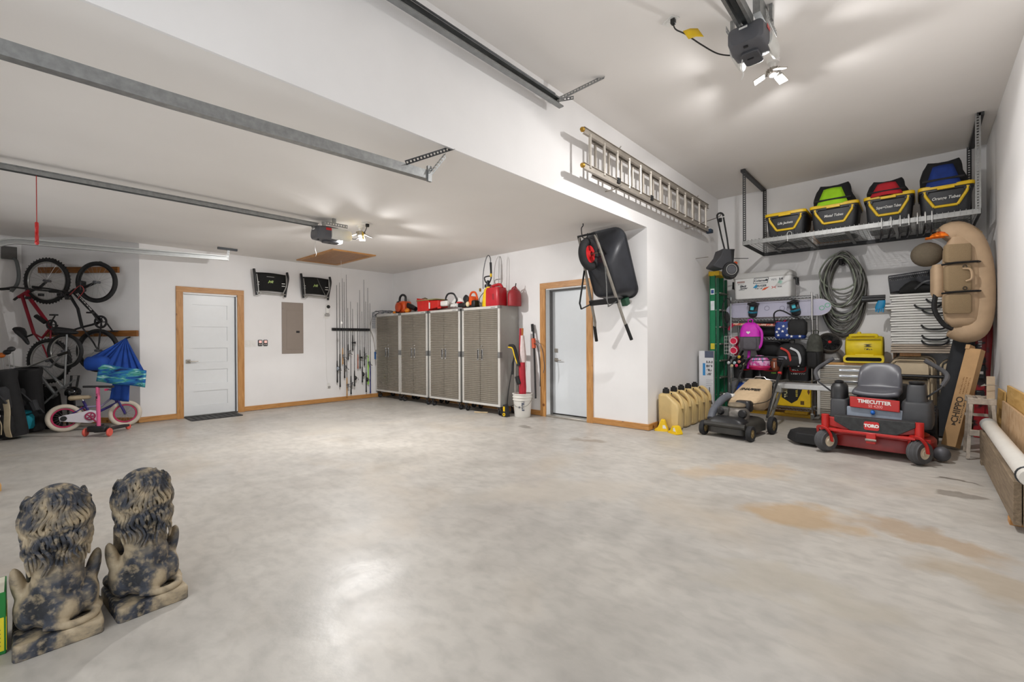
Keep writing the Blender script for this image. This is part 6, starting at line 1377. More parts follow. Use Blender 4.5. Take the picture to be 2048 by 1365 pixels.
MB().torus((.02, -.02, .05), .03, .01, (.3, -.3, 1), 14, 6).obj('fold', mat('blaze_dark', 'cf5a10', .8), t)
t = thing('rubber_mat_roll', 'thick black rubber mat rolled up and leaning in the right corner', 'mat roll', (.19, 7.82, 0))
sp_ = []
for i in range(60): a = i*.35; r = .03+.0016*i*.7; sp_.append((r*math.cos(a), r*math.sin(a)))
ax = frame((0, 0, .02), (.27, .12, 1.5))
MB(ax).lathe([(.1, 0), (.1, 1.62)], 24, caps=True).obj('roll', mat('mat_black', '25272b', .8, var=.1, bump=.05), t, smooth=50)
MB(ax).tube([(p[0]*.9, p[1]*.9, 1.622) for p in sp_], .004, 4).obj('spiral_edge', BLACK, t)
cb = thing('long_cardboard_box', 'long narrow cardboard box leaning in front of the rolled mat', 'cardboard box', (.25, 7.05, 0))
dz_ = Vector((.21, .2, 1.07)).normalized(); dy_ = Vector((.45, .9, 0)); dy_ = (dy_-dz_*dy_.dot(dz_)).normalized(); dx_ = dy_.cross(dz_)
kx = Matrix((dx_, dy_, dz_)).transposed().to_4x4(); kx.translation = (0, 0, .03)
MB(kx).bb(-.065, .065, -.05, .05, 0, 1.13).obj('carton', CARD, cb, bev=.002)
MB(kx).bb(-.067, -.03, -.06, .05, 1.12, 1.17).obj('torn_flap', CARD, cb)
pk = mat('print_brownblack', '3a2c1e', .7)
def onbox(u, v, side): return kx @ (T(u, -.0506, v) @ R(PI/2, 'X') if side == 'f' else T(-.0656, u, v) @ R(-PI/2, 'Z') @ R(PI/2, 'X'))
text('CHIPPO', .085, pk, cb, onbox(0, .42, 'f') @ R(PI/2, 'Z'), bold=.002); marks(14, .3, .014, pk, cb, onbox(.045, .42, 'f') @ R(PI/2, 'Z') @ R(-PI/2, 'X') if False else kx @ T(.045, -.0508, .42) @ R(PI/2, 'X') @ R(PI/2, 'Z'), seed=2)
MB(kx).prism([(-.02, .24), (.02, .24), (0, .28)], .0504, .0512, plane='XZ').obj('print_mark', pk, cb)
marks(10, .2, .012, mat('print_tan', '8a6238', .7), cb, kx @ T(.01, -.0508, .7) @ R(PI/2, 'X') @ R(PI/2, 'Z'), rows=3, gap=2.2, seed=8)
MB(kx).bb(-.0665, -.0652, -.04, .04, .72, 1.1).obj('side_window', mat('box_dark_print', '4a3f36', .7, var=.4, scale=30), cb)
for i in range(8): MB(kx).lathe([(0, 0), (.007, 0), (.007, .001), (0, .001)], 8, M=T(-.0652, .015*math.sin(i*2), .12+.07*i) @ R(-PI/2, 'Y')).obj('vent_hole', BLACKM, cb)
sk = thing('snow_skis', 'red and black skis standing upright in the right corner', 'skis', (.568, 8.06, 0))
for i, (x, y) in enumerate(((-.03, .0), (.02, .03))):
    MB(T(x, y, 0) @ R(.02, 'Y')).loft([[(a*k, c+dy, z_) for a, c in rrect(.1, .012, .005, 2)] for z_, k, dy in ((0.005, .9, 0), (.1, 1, 0), (.8, .8, 0), (1.3, 1.05, 0), (1.55, 1.0, -.02), (1.62, .5, -.05))]).obj('ski', mat('ski_red', '9c1f26', .35, col2='2a2024', scale=5, contrast=(.5, .55)), sk, smooth=40)
marks(8, .24, .035, WPL, sk, T(-.015, -.0125, 1.25) @ R(PI/2, 'X') @ R(PI/2, 'Z'), seed=4, name='lettering')
MB().bb(-.07, .03, -.07, -.01, .74, .92).obj('binding', BLACK, sk, bev=.015); MB().bb(-.05, .01, -.09, -.065, .8, .84).obj('binding_lever', CHROME, sk, bev=.006)
MB().bb(-.06, .02, -.075, -.01, .45, .6).obj('heel_binding', BLACK, sk, bev=.015)
st = thing('step_stool', 'paint-spattered aluminium step stool in the right corner', 'step stool', (.46, 6.78, 0))
STM = mat('stool_alu', 'b0a496', .5, .35, var=.2, scale=25)
def bar(p, q, nm, w_=.028, d_=.012):
    MB().tube([p, q], w_*.7, 4, sq=d_/w_*1.6).obj(nm, STM, st, smooth=0)
for y in (-.22, .2):
    x0 = .0
    bar((-.1, y, 0.01), (-.07+.0, y*.75, .62), 'leg'); bar((.12, y, 0.01), (.08, y*.75, .62), 'leg')
for y, z_ in ((-.215, .28),): MB().bb(-.09, .105, y-.01, y+.02, z_-.03, z_+.03).obj('step', STM, st, bev=.003)
MB().bb(-.1, .11, -.18, -.15, .57, .63).obj('top_rail', STM, st, bev=.003); MB().bb(-.1, .11, .13, .16, .57, .63).obj('top_rail', STM, st, bev=.003)
for x in (-.075, .0, .075): MB().bb(x-.022, x+.022, -.17, .16, .62, .635).obj('top_slat', STM, st, bev=.003)
for z_ in (.22, .42): MB().bb(-.1, .12, .185, .2, z_-.015, z_+.015).obj('brace', STM, st)
MB().bb(.04, .1, -.15, -.135, .62, .86).obj('folded_post', mat('post_tan', 'b39f86', .6, var=.1), st, bev=.003)
MB().tube(spline([(.03, -.16, .78), (.0, -.18, .76), (.05, -.19, .775), (.12, -.17, .77)], 4), .004, 5).obj('wire_tie', ALU, st)
# ---- planks, pipe, plywood along the right wall
PLK = wood('old_plank', '6f5f4c', '8f7d66', stretch=(1, .08, 1.2), rough=.8, knots=False); 
for i, (x, l) in enumerate(((.462, 'weathered plank standing on edge, nearest the room'), (.505, 'second weathered plank on edge beside the white pipe'))):
    t = thing('wood_plank', l, 'plank', (x, 5.42, .042), group='planks on edge by the right wall'); MB().bb(-.019, .019, -1.1, 1.1, 0, .285).obj('board', PLK, t, bev=.004)
t = thing('wood_spacer', 'short pale pine spacer under the plank ends', 'wood block', (.55, 4.5, 0)); MB().bb(-.11, .1, -.045, .045, 0, .04).obj('block', PINEH, t, bev=.003)
t = thing('wood_spacer', 'dark timber spacer under the far end of the planks', 'wood block', (.5, 6.4, 0)); MB().bb(-.06, .06, -.045, .045, 0, .04).obj('block', PLK, t, bev=.003)
t = thing('white_pipe', 'long white plastic pipe lying on the planks along the right wall', 'pipe', (.5, 5.15, .392))
MB().lathe([(.05, -1.0), (.055, -.99), (.055, 1.2), (.05, 1.22)], 20, M=R(-PI/2, 'X')).obj('tube', mat('pvc_white', 'd6d2ca', .4, var=.03), t, smooth=40)
MB().lathe([(.058, 1.2), (.062, 1.22), (.062, 1.33), (.05, 1.34)], 20, M=R(-PI/2, 'X')).obj('coupling', LGREY, t, smooth=40)
MB().torus((0, -.93, 0), .058, .006, (0, 1, 0), 20, 6).obj('hose_clamp', DKST, t)
PLYM = wood('plywood_tan', 'b08c66', 'cdb08c', scale=1.5, stretch=(1, .5, .5), knots=False, rough=.7); PLY2 = wood('plywood_new', 'b98f4c', 'd3ad6c', scale=1.5, stretch=(1, .2, 1), knots=False, rough=.6)
t = thing('plywood_sheet', 'large tan plywood sheet leaning on the right wall behind the pipe', 'plywood', (.6, 5.9, 0), rot=(0, .03, 0)); MB().bb(-.009, .009, -1.1, .75, 0, .62).obj('sheet', PLYM, t, bev=.002)
t = thing('plywood_sheet', 'golden plywood offcut standing tallest behind the tan sheet', 'plywood', (.636, 6.3, 0), rot=(0, .015, 0)); MB().bb(-.009, .009, -1.2, .3, 0, .78).obj('sheet', PLY2, t, bev=.002)
t = thing('plywood_sheet', 'narrow plywood strip at the far end of the leaning sheets', 'plywood', (.61, 7.02, 0), rot=(0, .04, 0)); MB().bb(-.009, .009, -.3, .18, 0, .7).obj('sheet', PLY2, t, bev=.002)
# ================================================================ alcove: bikes hung on the slanted wall
AO = Vector((-9.01, .585, 0))           # floor point in front of the slanted wall; local x runs along it, local y into it
def alc(name, label, cat, group=None): return thing(name, label, cat, AO, rz=YAW, group=group)
for i, (a, b, z, l) in enumerate(((-1.036, 0.226, 2.379, 'upper'), (-0.928, 0.513, 1.395, 'lower'))):
    t = thing('hook_board', '%s pine hook board on the slanted alcove wall' % l, 'board', AO, rz=YAW)
    MB().bb(a, b-.03, .405, .44, z-.045, z+.045).obj('board', wood('stained_board', '7a4b1c', '97622c', stretch=(.1, 1, 1), knots=False), t, bev=.003)
TYRE = mat('bike_tyre', '1d1d1e', .75, var=.2, bump=.2, bscale=60); RIMB = mat('rim_black', '2b2b2e', .35, .5); RIMS = mat('rim_silver', 'b9b9b6', .3, .8)
def wheel(par, c, r, tyre, rim, w_=.024, nsp=24, spoke=CHROME, sidewall=None):
    x, y, z = c
    o = MB().torus((x, y, z), r-w_, w_, (0, 1, 0), 44, 10).obj('tyre', tyre, par, smooth=50)
    if tyre is TYRE:
        m = MB()
        for i in range(44):
            a = 2*PI*i/44
            for q in (-1, 1): m.box((0, 0, 0), (.016, .012, .008), M=T(x, y, z) @ R(-a-(.07 if q > 0 else 0), 'Y') @ T(r+.001, q*.01, 0))
        m.obj('tread', tyre, o, kind='stuff')
    MB().torus((x, y, z), r-w_*2.25, w_*.42, (0, 1, 0), 44, 6, sq=1.3).obj('rim', rim, o, smooth=50)
    m = MB(); ri = r-w_*2.4
    for i in range(nsp):
        a = 2*PI*i/nsp; q = 1 if i % 2 else -1; b = a+q*.5
        m.tube([(x+.018*math.cos(b), y+q*.025, z+.018*math.sin(b)), (x+ri*math.cos(a), y, z+ri*math.sin(a))], .0016, 3, caps=False)
    m.obj('spokes', spoke, o, kind='stuff')
    MB().cyl((x, y-.05, z), (x, y+.05, z), .018, 12).obj('hub', GREY, o)
    return o
def tubes(par, name, segs, m_, r=.017):
    m = MB()
    for s_ in segs: m.tube(s_, r, 10)
    return m.obj(name, m_, par, smooth=60)
def saddle(par, c, ang, m_=BLACK, L_=.26, wd=.075):
    k = T(*c) @ R(ang, 'Y')
    rings = []
    for x, w_, h in ((-.5, .6, .02), (-.42, .95, .035), (-.2, .9, .035), (.1, .4, .03), (.4, .25, .025), (.5, .12, .015)):
        rings.append([(x*L_, wd*w_*math.cos(a), h*math.sin(a)) for a in [2*PI*i/12 for i in range(12)]])
    MB(k).loft(rings).obj('saddle', m_, par, smooth=60)
def crank(par, c, r, m_=BLACK, ang=.5):
    x, y, z = c
    o = MB().lathe([(r*.7, -.004), (r, -.004), (r, .004), (r*.7, .004)], 28, M=T(x, y-.03, z) @ R(PI/2, 'X'), caps=False).obj('chainring', m_, par)
    for k in range(5): a = 2*PI*k/5; MB().box((x+r*.4*math.cos(a), y-.03, z+r*.4*math.sin(a)), (r*.75, .005, .014), ry=-a).obj('ring_arm', m_, o)
    for s_ in (-1, 1):
        px_, pz_ = x+s_*.17*math.cos(ang), z+s_*.17*math.sin(ang); yy = y+(-.06 if s_ > 0 else .06)
        MB().tube([(x, yy, z), (px_, yy, pz_)], [.012, .009], 8).obj('crank_arm', m_, par)
        MB().bb(px_-.045, px_+.045, yy-.05 if s_ > 0 else yy, yy if s_ > 0 else yy+.05, pz_-.012, pz_+.012).obj('pedal', BLACK, par, bev=.003)
# ---- red bike, front wheel up
b1 = alc('mountain_bike', 'red mountain bike hung by its knobby front wheel, leftmost on the alcove wall', 'bicycle', 'bikes hung in the alcove')
F1 = (-0.762, 0.28, 2.194); R1 = (-0.656, 0.2, 0.987)
wheel(b1, F1, .345, TYRE, RIMS, .028); wheel(b1, R1, .33, TYRE, RIMS, .027)
RD = mat('frame_red', '8f1f30', .3, .3, var=.06)
H1 = (-1.06, 0.2, 1.974); S1 = (-0.881, 0.2, 1.391); B1 = (-0.647, 0.22, 1.489)
tubes(b1, 'top_tube', [[H1, S1]], RD, .021); tubes(b1, 'down_tube', [[(-1, 0.2, 2.004), B1]], RD, .025)
tubes(b1, 'head_tube', [[(-1.105, 0.2, 1.944), (-0.955, 0.2, 2.034)]], RD, .024)
tubes(b1, 'seat_tube', [[S1, (-0.761, 0.2, 1.331), B1]], RD, .017)
tubes(b1, 'seat_stay', [[S1, (-0.754, 0.2, 1.226), R1]], RD, .011); tubes(b1, 'chain_stay', [[B1, R1]], RD, .012)
tubes(b1, 'fork', [[(-0.977, 0.22, 2.021), (-0.854, 0.26, 2.093), F1]], BLACK, .018)
tubes(b1, 'stem', [[(-1.12, 0.2, 1.944), (-1.135, 0.16, 1.895)]], BLACK, .016)
tubes(b1, 'handlebar', [[(-1.283, 0.12, 2.054), (-1.069, 0.1, 2.081), (-0.826, 0.08, 2.049), (-0.355, 0.05, 2.002)]], BLACK, .014)
MB().cyl((-1.153, 0.11, 2.06), (-1.283, 0.12, 2.054), .02, 10).obj('grip', BLACKM, b1); MB().cyl((-0.497, 0.06, 2.01), (-0.34, 0.05, 2.002), .02, 10).obj('grip', BLACKM, b1)
for q in ((-0.804, 0.06, 1.915), (-0.604, 0.05, 1.958)): MB().bb(q[0]-.03, q[0]+.03, q[1]-.03, q[1]+.01, q[2]-.02, q[2]+.02).obj('brake_lever', BLACK, b1, bev=.006)
saddle(b1, (-1.045, 0.2, 1.361), 1.0, BLACK, .3, .09); tubes(b1, 'seat_post', [[S1, (-1, 0.2, 1.346)]], BLACK, .013)
crank(b1, (-0.589, 0.2, 1.525), .08, BLACK, 1.0)
tubes(b1, 'bottle_cage', [[(-0.819, 0.17, 1.658), (-0.685, 0.17, 1.561)]], BLACKM, .03)
MB().tube(arc((F1[0], .36, F1[2]+.3), .05, 0, PI, 8), .008, 6).obj('wall_hook', BLACK, b1)
# ---- black bike
b2 = alc('mountain_bike', 'black mountain bike with white lettering hung by its smooth front wheel', 'bicycle', 'bikes hung in the alcove')
F2 = (-0.031, 0.3, 2.174); R2 = (-0.016, 0.3, 1.135)
SLK = mat('bike_tyre_slick', '1b1b1c', .7, var=.15)
wheel(b2, F2, .315, SLK, RIMB, .026, 20, RIMS); wheel(b2, R2, .33, SLK, RIMB, .026, 20, RIMS)
BKF = mat('frame_black', '232326', .3, .3, var=.06)
H2 = (-0.417, 0.26, 1.995); B2 = (0.056, 0.28, 1.581); S2 = (-0.22, 0.26, 1.49)
tubes(b2, 'down_tube', [[(-0.356, 0.26, 2.033), (-0.13, 0.26, 1.792), B2]], BKF, .024); tubes(b2, 'top_tube', [[H2, (-0.281, 0.26, 1.769), S2]], BKF, .02)
tubes(b2, 'head_tube', [[(-0.462, 0.26, 1.95), (-0.326, 0.26, 2.056)]], BKF, .025); tubes(b2, 'seat_tube', [[S2, (-0.071, 0.27, 1.528), B2]], BKF, .016)
tubes(b2, 'seat_stay', [[S2, (-0.092, 0.3, 1.264), R2]], BKF, .011); tubes(b2, 'chain_stay', [[B2, R2]], BKF, .011)
tubes(b2, 'fork', [[(-0.346, 0.28, 2.058), (-0.228, 0.3, 2.091), F2]], BLACK, .02)
MB().bb(F2[0]-.26, F2[0]-.2, .25, .35, F2[2]-.14, F2[2]+.02).obj('fork_crown', BLACK, b2, bev=.01)
tubes(b2, 'handlebar', [[(-0.789, 0.1, 2.081), (-0.559, 0.12, 2.054), (-0.283, 0.14, 1.997), (-0.11, 0.16, 2.029)]], BLACK, .014); tubes(b2, 'stem', [[(-0.462, 0.26, 1.95), (-0.372, 0.14, 1.997)]], BLACK, .016)
MB().cyl((-0.789, 0.1, 2.081), (-0.667, 0.11, 2.068), .02, 10).obj('grip', BLACKM, b2); MB().cyl((-0.219, 0.15, 2.006), (-0.095, 0.16, 2.029), .02, 10).obj('grip', BLACKM, b2)
for q in ((-0.479, 0.1, 2.022), (-0.376, 0.1, 1.963), (-0.258, 0.1, 1.912)): MB().bb(q[0]-.035, q[0]+.035, q[1]-.03, q[1]+.01, q[2]-.022, q[2]+.022).obj('brake_lever', BLACK, b2, bev=.006)
tubes(b2, 'brake_cable', [spline([(-0.263, 0.12, 1.965), (-0.096, 0.1, 2.096), (-0.037, 0.1, 2.022), (-0.165, 0.14, 1.908)], 5)], mat('cable_red', 'a03a3a', .5), .005)
saddle(b2, (-0.417, 0.2, 1.45), .1, BLACK, .32, .085); tubes(b2, 'seat_post', [[S2, (-0.347, 0.22, 1.436)]], BLACK, .014)
crank(b2, (0.08, 0.27, 1.566), .1, BLACK, 2.2)
dd = Vector(B2)-Vector((-0.356, 0.26, 2.033)); an = math.atan2(dd.z, dd.x); mid = (Vector(B2)+Vector((-0.356, 0.26, 2.033)))/2
text('MONGOOSE', .07, WPL, b2, T(mid.x-.06, mid.y-.026, mid.z+.07) @ R(PI/2, 'X') @ R(an, 'Z'), bold=.002)
MB().tube(arc((F2[0], .36, F2[2]+.27), .05, 0, PI, 8), .008, 6).obj('wall_hook', BLACK, b2)
# ---- silver bike parked below
b3 = alc('city_bike', 'silver-grey bike parked behind the black gear in the alcove, handlebar towards the room', 'bicycle')
F3 = (-0.267, 0.05, 1.132); R3 = (-0.627, 0.15, 0.484)
wheel(b3, F3, .26, SLK, RIMS, .024, 20); wheel(b3, (R3[0]-.2, .2, .31), .3, SLK, RIMS, .024, 20)
SV = mat('frame_silver', '8d8f90', .35, .6, var=.1)
tubes(b3, 'down_tube', [[(-0.646, -0.02, 0.88), (-0.328, -0.02, 0.49)]], SV, .022); tubes(b3, 'top_tube', [[(-0.516, -0.02, 0.902), (-0.198, -0.02, 0.591)]], SV, .018)
tubes(b3, 'fork', [[(-0.675, -0.02, 0.938), (-0.435, 0, 0.901), F3]], SV, .014); tubes(b3, 'chain_stay', [[(-0.328, -0.02, 0.49), (R3[0]-.2, .2, .31)]], SV, .012)
tubes(b3, 'handlebar', [spline([(-0.946, -0.1, 0.942), (-0.703, -0.12, 0.907), (-0.504, -0.14, 0.958), (-0.28, -0.15, 1.044), (-0.008, -0.16, 1.129)], 4)], RIMS, .013)
MB().cyl((-0.157, -0.16, 1.079), (-0.001, -0.16, 1.129), .019, 10).obj('grip', BLACKM, b3)
saddle(b3, (-0.161, -0.02, 1.408), .05, BLACK, .3, .1); tubes(b3, 'seat_post', [[(-0.212, -0.02, 0.605), (-0.169, -0.02, 1.386)]], SV, .013)
tubes(b3, 'kick_frame', [[(-0.489, -0.1, 0.335), (-0.244, -0.06, 0.581), (-0.053, -0.02, 0.721)]], SV, .012)
marks(6, .16, .02, WPL, b3, T(*(-0.254, -0.05, 0.666)) @ R(PI/2, 'X') @ R(-.8, 'Z'), seed=3, name='lettering')
# ---- junction box and conduit on the alcove side wall
jb = thing('junction_box', 'grey electrical junction box with bent conduit on the alcove side wall', 'junction box', (AW[0], -.1, 2.62))
MB().bb(0, .07, -.09, .075, -.08, .11).obj('box', mat('box_grey', '5c5a58', .5, .3), jb, bev=.004)
MB().tube(spline([(.05, .04, -.06), (.09, .07, -.12), (.1, .09, -.3), (.09, .075, -.45), (.07, .01, -.58)], 6), .022, 10).obj('conduit', mat('conduit_grey', '6c7070', .5, .3), jb, smooth=60)
# ---- blue hammock bundle hanging from the lower board
BLU = mat('hammock_blue', '16459c', .8, var=.15, scale=6)
hm = alc('hanging_towel', 'royal blue towel bundle with wave-printed border hanging from the lower board', 'towel')
apex = Vector((0.357, 0.36, 1.317))
def fold(bl, br, rows, y0, y1, nf, ph, depth):
    g = []
    for j in range(rows+1):
        v = j/rows; row = []
        for i in range(29):
            u = i/28; e = Vector(bl)*(1-u)+Vector(br)*u; p = apex.lerp(e, v)
            p.y += math.sin(u*nf*2*PI+ph)*depth*(.35+.65*v) ; row.append(tuple(p))
        g.append(row)
    return g
MB().sheet(fold((0.276, 0, 0.901), (0.892, 0.08, 0.771), 12, 0, 0, 5, 0, .03)).obj('front_fold', BLU, hm, solid=.012, smooth=80)
MB().sheet(fold((-0.008, 0.1, 1.02), (0.331, 0.1, 0.895), 10, 0, 0, 3, 1, .03)).obj('side_fold', BLU, hm, solid=.012, smooth=80)
rg = []
for k_, yy in ((.7, .0), (1, -.05), (1, -.13), (.7, -.18)): rg.append([(a*k_+0.218, yy+.12, c*k_+0.951) for a, c in rrect(.32, .2, .08, 5)])
MB().loft(rg).obj('folded_lobe', BLU, hm, smooth=70)
def wave_mat():
    m = bpy.data.materials.new('wave_print'); m.use_nodes = True; N = m.node_tree.nodes; L = m.node_tree.links; b = N['Principled BSDF']; b.inputs['Roughness'].default_value = .8
    tc = N.new('ShaderNodeTexCoord'); mp = N.new('ShaderNodeMapping'); mp.inputs['Scale'].default_value = (3.5, 1, 15); L.new(tc.outputs['Object'], mp.inputs[0])
    nz = N.new('ShaderNodeTexNoise'); nz.inputs['Scale'].default_value = 1.6; nz.inputs['Detail'].default_value = 5; nz.inputs['Distortion'].default_value = .8; L.new(mp.outputs[0], nz.inputs['Vector'])
    r = N.new('ShaderNodeValToRGB'); e = r.color_ramp.elements; e[0].position = .3; e[0].color = lin('0c1f4a'); e[1].position = .72; e[1].color = lin('d6ecec')
    for p, c in ((.42, '14509c'), (.5, '2a7fb0'), (.56, '3c8f7a'), (.63, '7fc0c8')): q = e.new(p); q.color = lin(c)
    L.new(nz.outputs['Fac'], r.inputs[0]); L.new(r.outputs[0], b.inputs['Base Color']); return m
g = []
for j in range(7):
    v = j/6; row = []
    for i in range(29):
        u = i/28; a = Vector((0.309, -0.02, 0.952)).lerp(Vector((0.909, 0.06, 0.846)), u); c = Vector((0.295, -0.06, 0.696)).lerp(Vector((0.95, 0, 0.603)), u); p = a.lerp(c, v); p.y += .02*math.sin(u*9+v)-.02; row.append(tuple(p))
    g.append(row)
MB().sheet(g).obj('printed_border', wave_mat(), hm, solid=.03, smooth=80)
g = [[tuple(Vector((0.447, 0.02, 0.659)).lerp(Vector((0.67, 0.04, 0.658)), i/12).lerp(Vector((0.394, 0.03, 0.425)).lerp(Vector((0.646, 0.05, 0.386)), i/12), j/6)+Vector((0, .012*math.sin(i*1.2), 0))) for i in range(13)] for j in range(7)]
MB().sheet(g).obj('loose_end', BLU, hm, solid=.012, smooth=80)
MB().tube([tuple(apex), tuple(apex+Vector((.0, .07, .02)))], .012, 6).obj('hang_cord', BLACKM, hm)
# ---- pink kids bike
kb = thing('kids_bike', 'small purple and white kids bike with pink rims on the alcove floor', 'bicycle', AO, rz=YAW)
KR = (-0.039, -0.2, 0.202); KF = (0.473, 0.2, 0.202)
ka = math.atan2(KF[1]-KR[1], KF[0]-KR[0]); kl = math.hypot(KF[1]-KR[1], KF[0]-KR[0])
KM = T(KR[0], KR[1], 0) @ R(ka, 'Z')
kb.matrix_world = T(*AO) @ R(YAW, 'Z') @ KM
CRM = mat('cream_tyre', 'cfc4b4', .7, var=.08, bump=.2, bscale=70); PKR = mat('pink_rim', 'c0345f', .4, var=.08); PUR = mat('purple_frame', '2e2270', .35, var=.1)
for x in (0, kl): wheel(kb, (x, 0, .195), .195, CRM, PKR, .03, 18, RIMS)
bbk = (kl*.42, 0, .2); sck = (kl*.3, 0, .42); htk = (kl*.82, 0, .47); hbk = (kl*.86, 0, .36)
tubes(kb, 'down_tube', [[hbk, bbk]], PUR, .018); tubes(kb, 'top_tube', [[htk, (kl*.6, 0, .33), (kl*.36, 0, .33)]], mat('lilac_tube', '8d86a0', .4), .015); tubes(kb, 'seat_tube', [[sck, bbk]], PUR, .016)
for s_ in (-1, 1):
    tubes(kb, 'stay', [[(kl*.34, s_*.02, .34), (0, s_*.045, .195)]], PUR, .009); tubes(kb, 'stay', [[bbk, (0, s_*.045, .195)]], PUR, .009)
    tubes(kb, 'fork_blade', [[(kl*.88, s_*.04, .4), (kl, s_*.045, .195)]], PUR, .014)
tubes(kb, 'head_tube', [[hbk, htk, (kl*.79, 0, .54)]], PUR, .018)
tubes(kb, 'handlebar', [[(kl*.72, -.2, .58), (kl*.78, -.06, .56), (kl*.78, .06, .56), (kl*.72, .2, .58)]], RIMS, .01)
for s_ in (-1, 1): MB().cyl((kl*.72, s_*.2, .58), (kl*.7, s_*.29, .585), .016, 10).obj('grip', PKR, kb)
saddle(kb, (kl*.25, 0, .47), 0, mat('saddle_tan', 'a8977c', .6), .24, .07); tubes(kb, 'seat_post', [[sck, (kl*.27, 0, .46)]], RIMS, .011)
gd = MB(); gd.prism([(-.04, .16), (.0, .15), (kl*.42, .1), (kl*.42+.08, .13), (kl*.42+.1, .2), (kl*.42+.07, .27), (kl*.42, .29), (kl*.3, .27), (0, .24), (-.05, .22)], .05, .06, plane='XZ'); gd.obj('chain_guard', mat('guard_white', 'd9d5dc', .45, var=.05), kb, bev=.004)
crank(kb, (bbk[0], -.035, .2), .06, mat('pink_ring', 'a02a55', .5), -.9)
MB().lathe([(0, 0), (.035, 0), (.035, .01), (0, .01)], 16, M=T(0, -.06, .195) @ R(PI/2, 'X')).obj('hub_cap', BLACK, kb)
# ---- pink scooter
sc = thing('kick_scooter', 'pink kick scooter with orange wheels leaning before the kids bike', 'scooter', AO, rz=YAW)
q = (0.723, -0.5, 0.192)
sc.location = AO + R(YAW, 'Z') @ Vector((q[0], q[1], 0)); q = (0, 0, 0)
tubes(sc, 'steering_post', [[(.0, 0, .12), (-.01, .0, .66)]], mat('scooter_pink', 'd9628e', .4, var=.06), .022)
MB().tube([(-.2, 0, .665), (.2, 0, .665)], .016, 10).obj('handlebar', BLACK, sc); marks(4, .1, .025, BLACK, sc, T(-.007, -.0225, .53) @ R(PI/2, 'X') @ R(PI/2, 'Z'), seed=3, name='lettering')
MB().loft([[(a*k, .2+c, z_) for a, c in rrect(.13, .48, .05, 3)] for z_, k in ((.055, .9), (.06, 1), (.075, 1), (.08, .9))]).obj('deck', BLACK, sc)
MB().bb(-.12, .12, -.05, .03, .06, .14).obj('truck', BLACK, sc, bev=.015)
for x in (-.16, .16): MB().lathe([(.02, -.014), (.05, -.014), (.058, 0), (.05, .014), (.02, .014)], 20, M=T(x, -.02, .058) @ R(.25, 'Z') @ R(PI/2, 'Y')).obj('wheel', mat('scooter_orange', 'd2584a', .45), sc)
MB().lathe([(.01, -.012), (.035, -.012), (.04, 0), (.035, .012)], 16, M=T(0, .46, .04) @ R(PI/2, 'Y')).obj('rear_wheel', mat('scooter_orange', 'd2584a', .45), sc)
# ---- golf bags and black gear in the left corner
GB = mat('golf_black', '1a1a1c', .8, var=.2); GBG = mat('golf_grey', '2f3033', .8, var=.15); TEAL = mat('teal_fabric', '1593a8', .7, var=.1); CREAM = mat('cream_trim', 'b8a98c', .75, var=.08)
def golfbag(loc, label, body, lean, parts_):
    t = thing('golf_bag', label, 'golf bag', loc, rot=(lean[0], lean[1], YAW), group='golf bags in the alcove corner')
    MB().loft([[(.15*k*math.cos(a), .12*k*math.sin(a), z_) for a in [2*PI*i/20 for i in range(20)]] for z_, k in ((0.0, 1), (.05, 1.05), (.4, 1), (.75, .95), (.82, 1.05), (.86, 1.05))]).obj('barrel', body, t, smooth=60)
    MB().lathe([(.12, .85), (.155, .85), (.16, .88), (.12, .88)], 20, M=Matrix.Diagonal((1, .82, 1, 1)), caps=False).obj('collar', BLACK, t)
    for (x, y, z0, z1, w_, d_, mt, nm) in parts_:
        MB().loft([[(x+a*k, y+c*k, z_) for a, c in rrect(w_, d_, min(w_, d_)*.35, 4)] for z_, k in ((z0, .85), (z0+.03, 1), (z1-.04, 1), (z1, .8))]).obj(nm, mt, t, smooth=50)
    return t
gb1 = golfbag(tuple(AO+R(YAW, 'Z') @ Vector((-0.281, -.62, .035))), 'black and grey golf bag with green ball pocket at the left edge', GB, (.05, -.12), [(.03, -.13, .04, .3, .22, .12, GB, 'pocket'), (.0, -.11, .36, .66, .26, .14, GBG, 'pocket')])
MB().ell((-.01, -.2, .14), (.035, .03, .035), 12, 8).obj('ball', GREENG, gb1); MB().ell((.06, -.2, .3), (.035, .03, .03), 12, 8).obj('ball', WPL, gb1)
MB().tube(spline([(-.1, -.16, .84), (-.02, -.24, .72), (.12, -.22, .58), (.16, -.14, .4)], 5), .05, 8, sq=.35).obj('shoulder_strap', GBG, gb1)
MB().tube(spline([(.16, -.16, .48), (.2, -.2, .34), (.18, -.22, .14), (.14, -.18, .02)], 5), .04, 8, sq=.25).obj('cream_flap', CREAM, gb1)
MB().tube(spline([(-.08, -.2, .28), (.04, -.205, .3), (.1, -.205, .2), (.07, -.2, .06)], 5), .006, 6).obj('piping', CREAM, gb1)
MB().tube(spline([(-.12, -.185, .64), (-.05, -.19, .5), (.02, -.19, .4), (.1, -.185, .38)], 5), .006, 6).obj('piping', CREAM, gb1)
for i, (dx, c) in enumerate(((-.08, 'd8752e'), (.0, '1d1d1e'), (.06, '2c2c2e'))):
    tt = thing('golf_club', ['orange-headed golf club in the leftmost bag', 'dark golf club in the middle of the leftmost bag', 'dark golf club at the right of the leftmost bag'][i], 'golf club', tuple(AO+R(YAW, 'Z') @ Vector((-0.295+dx, -.6, .08))), rot=(0, -.1, YAW), group='golf clubs in the alcove')
    MB().tube([(0, 0, 0), (.01, .02, .98+.04*i)], .006, 6).obj('shaft', RIMS, tt); MB().ell((.015, .0, 1.02+.04*i), (.05, .03, .035), 12, 8).obj('head', mat('club_'+c, c, .4), tt)
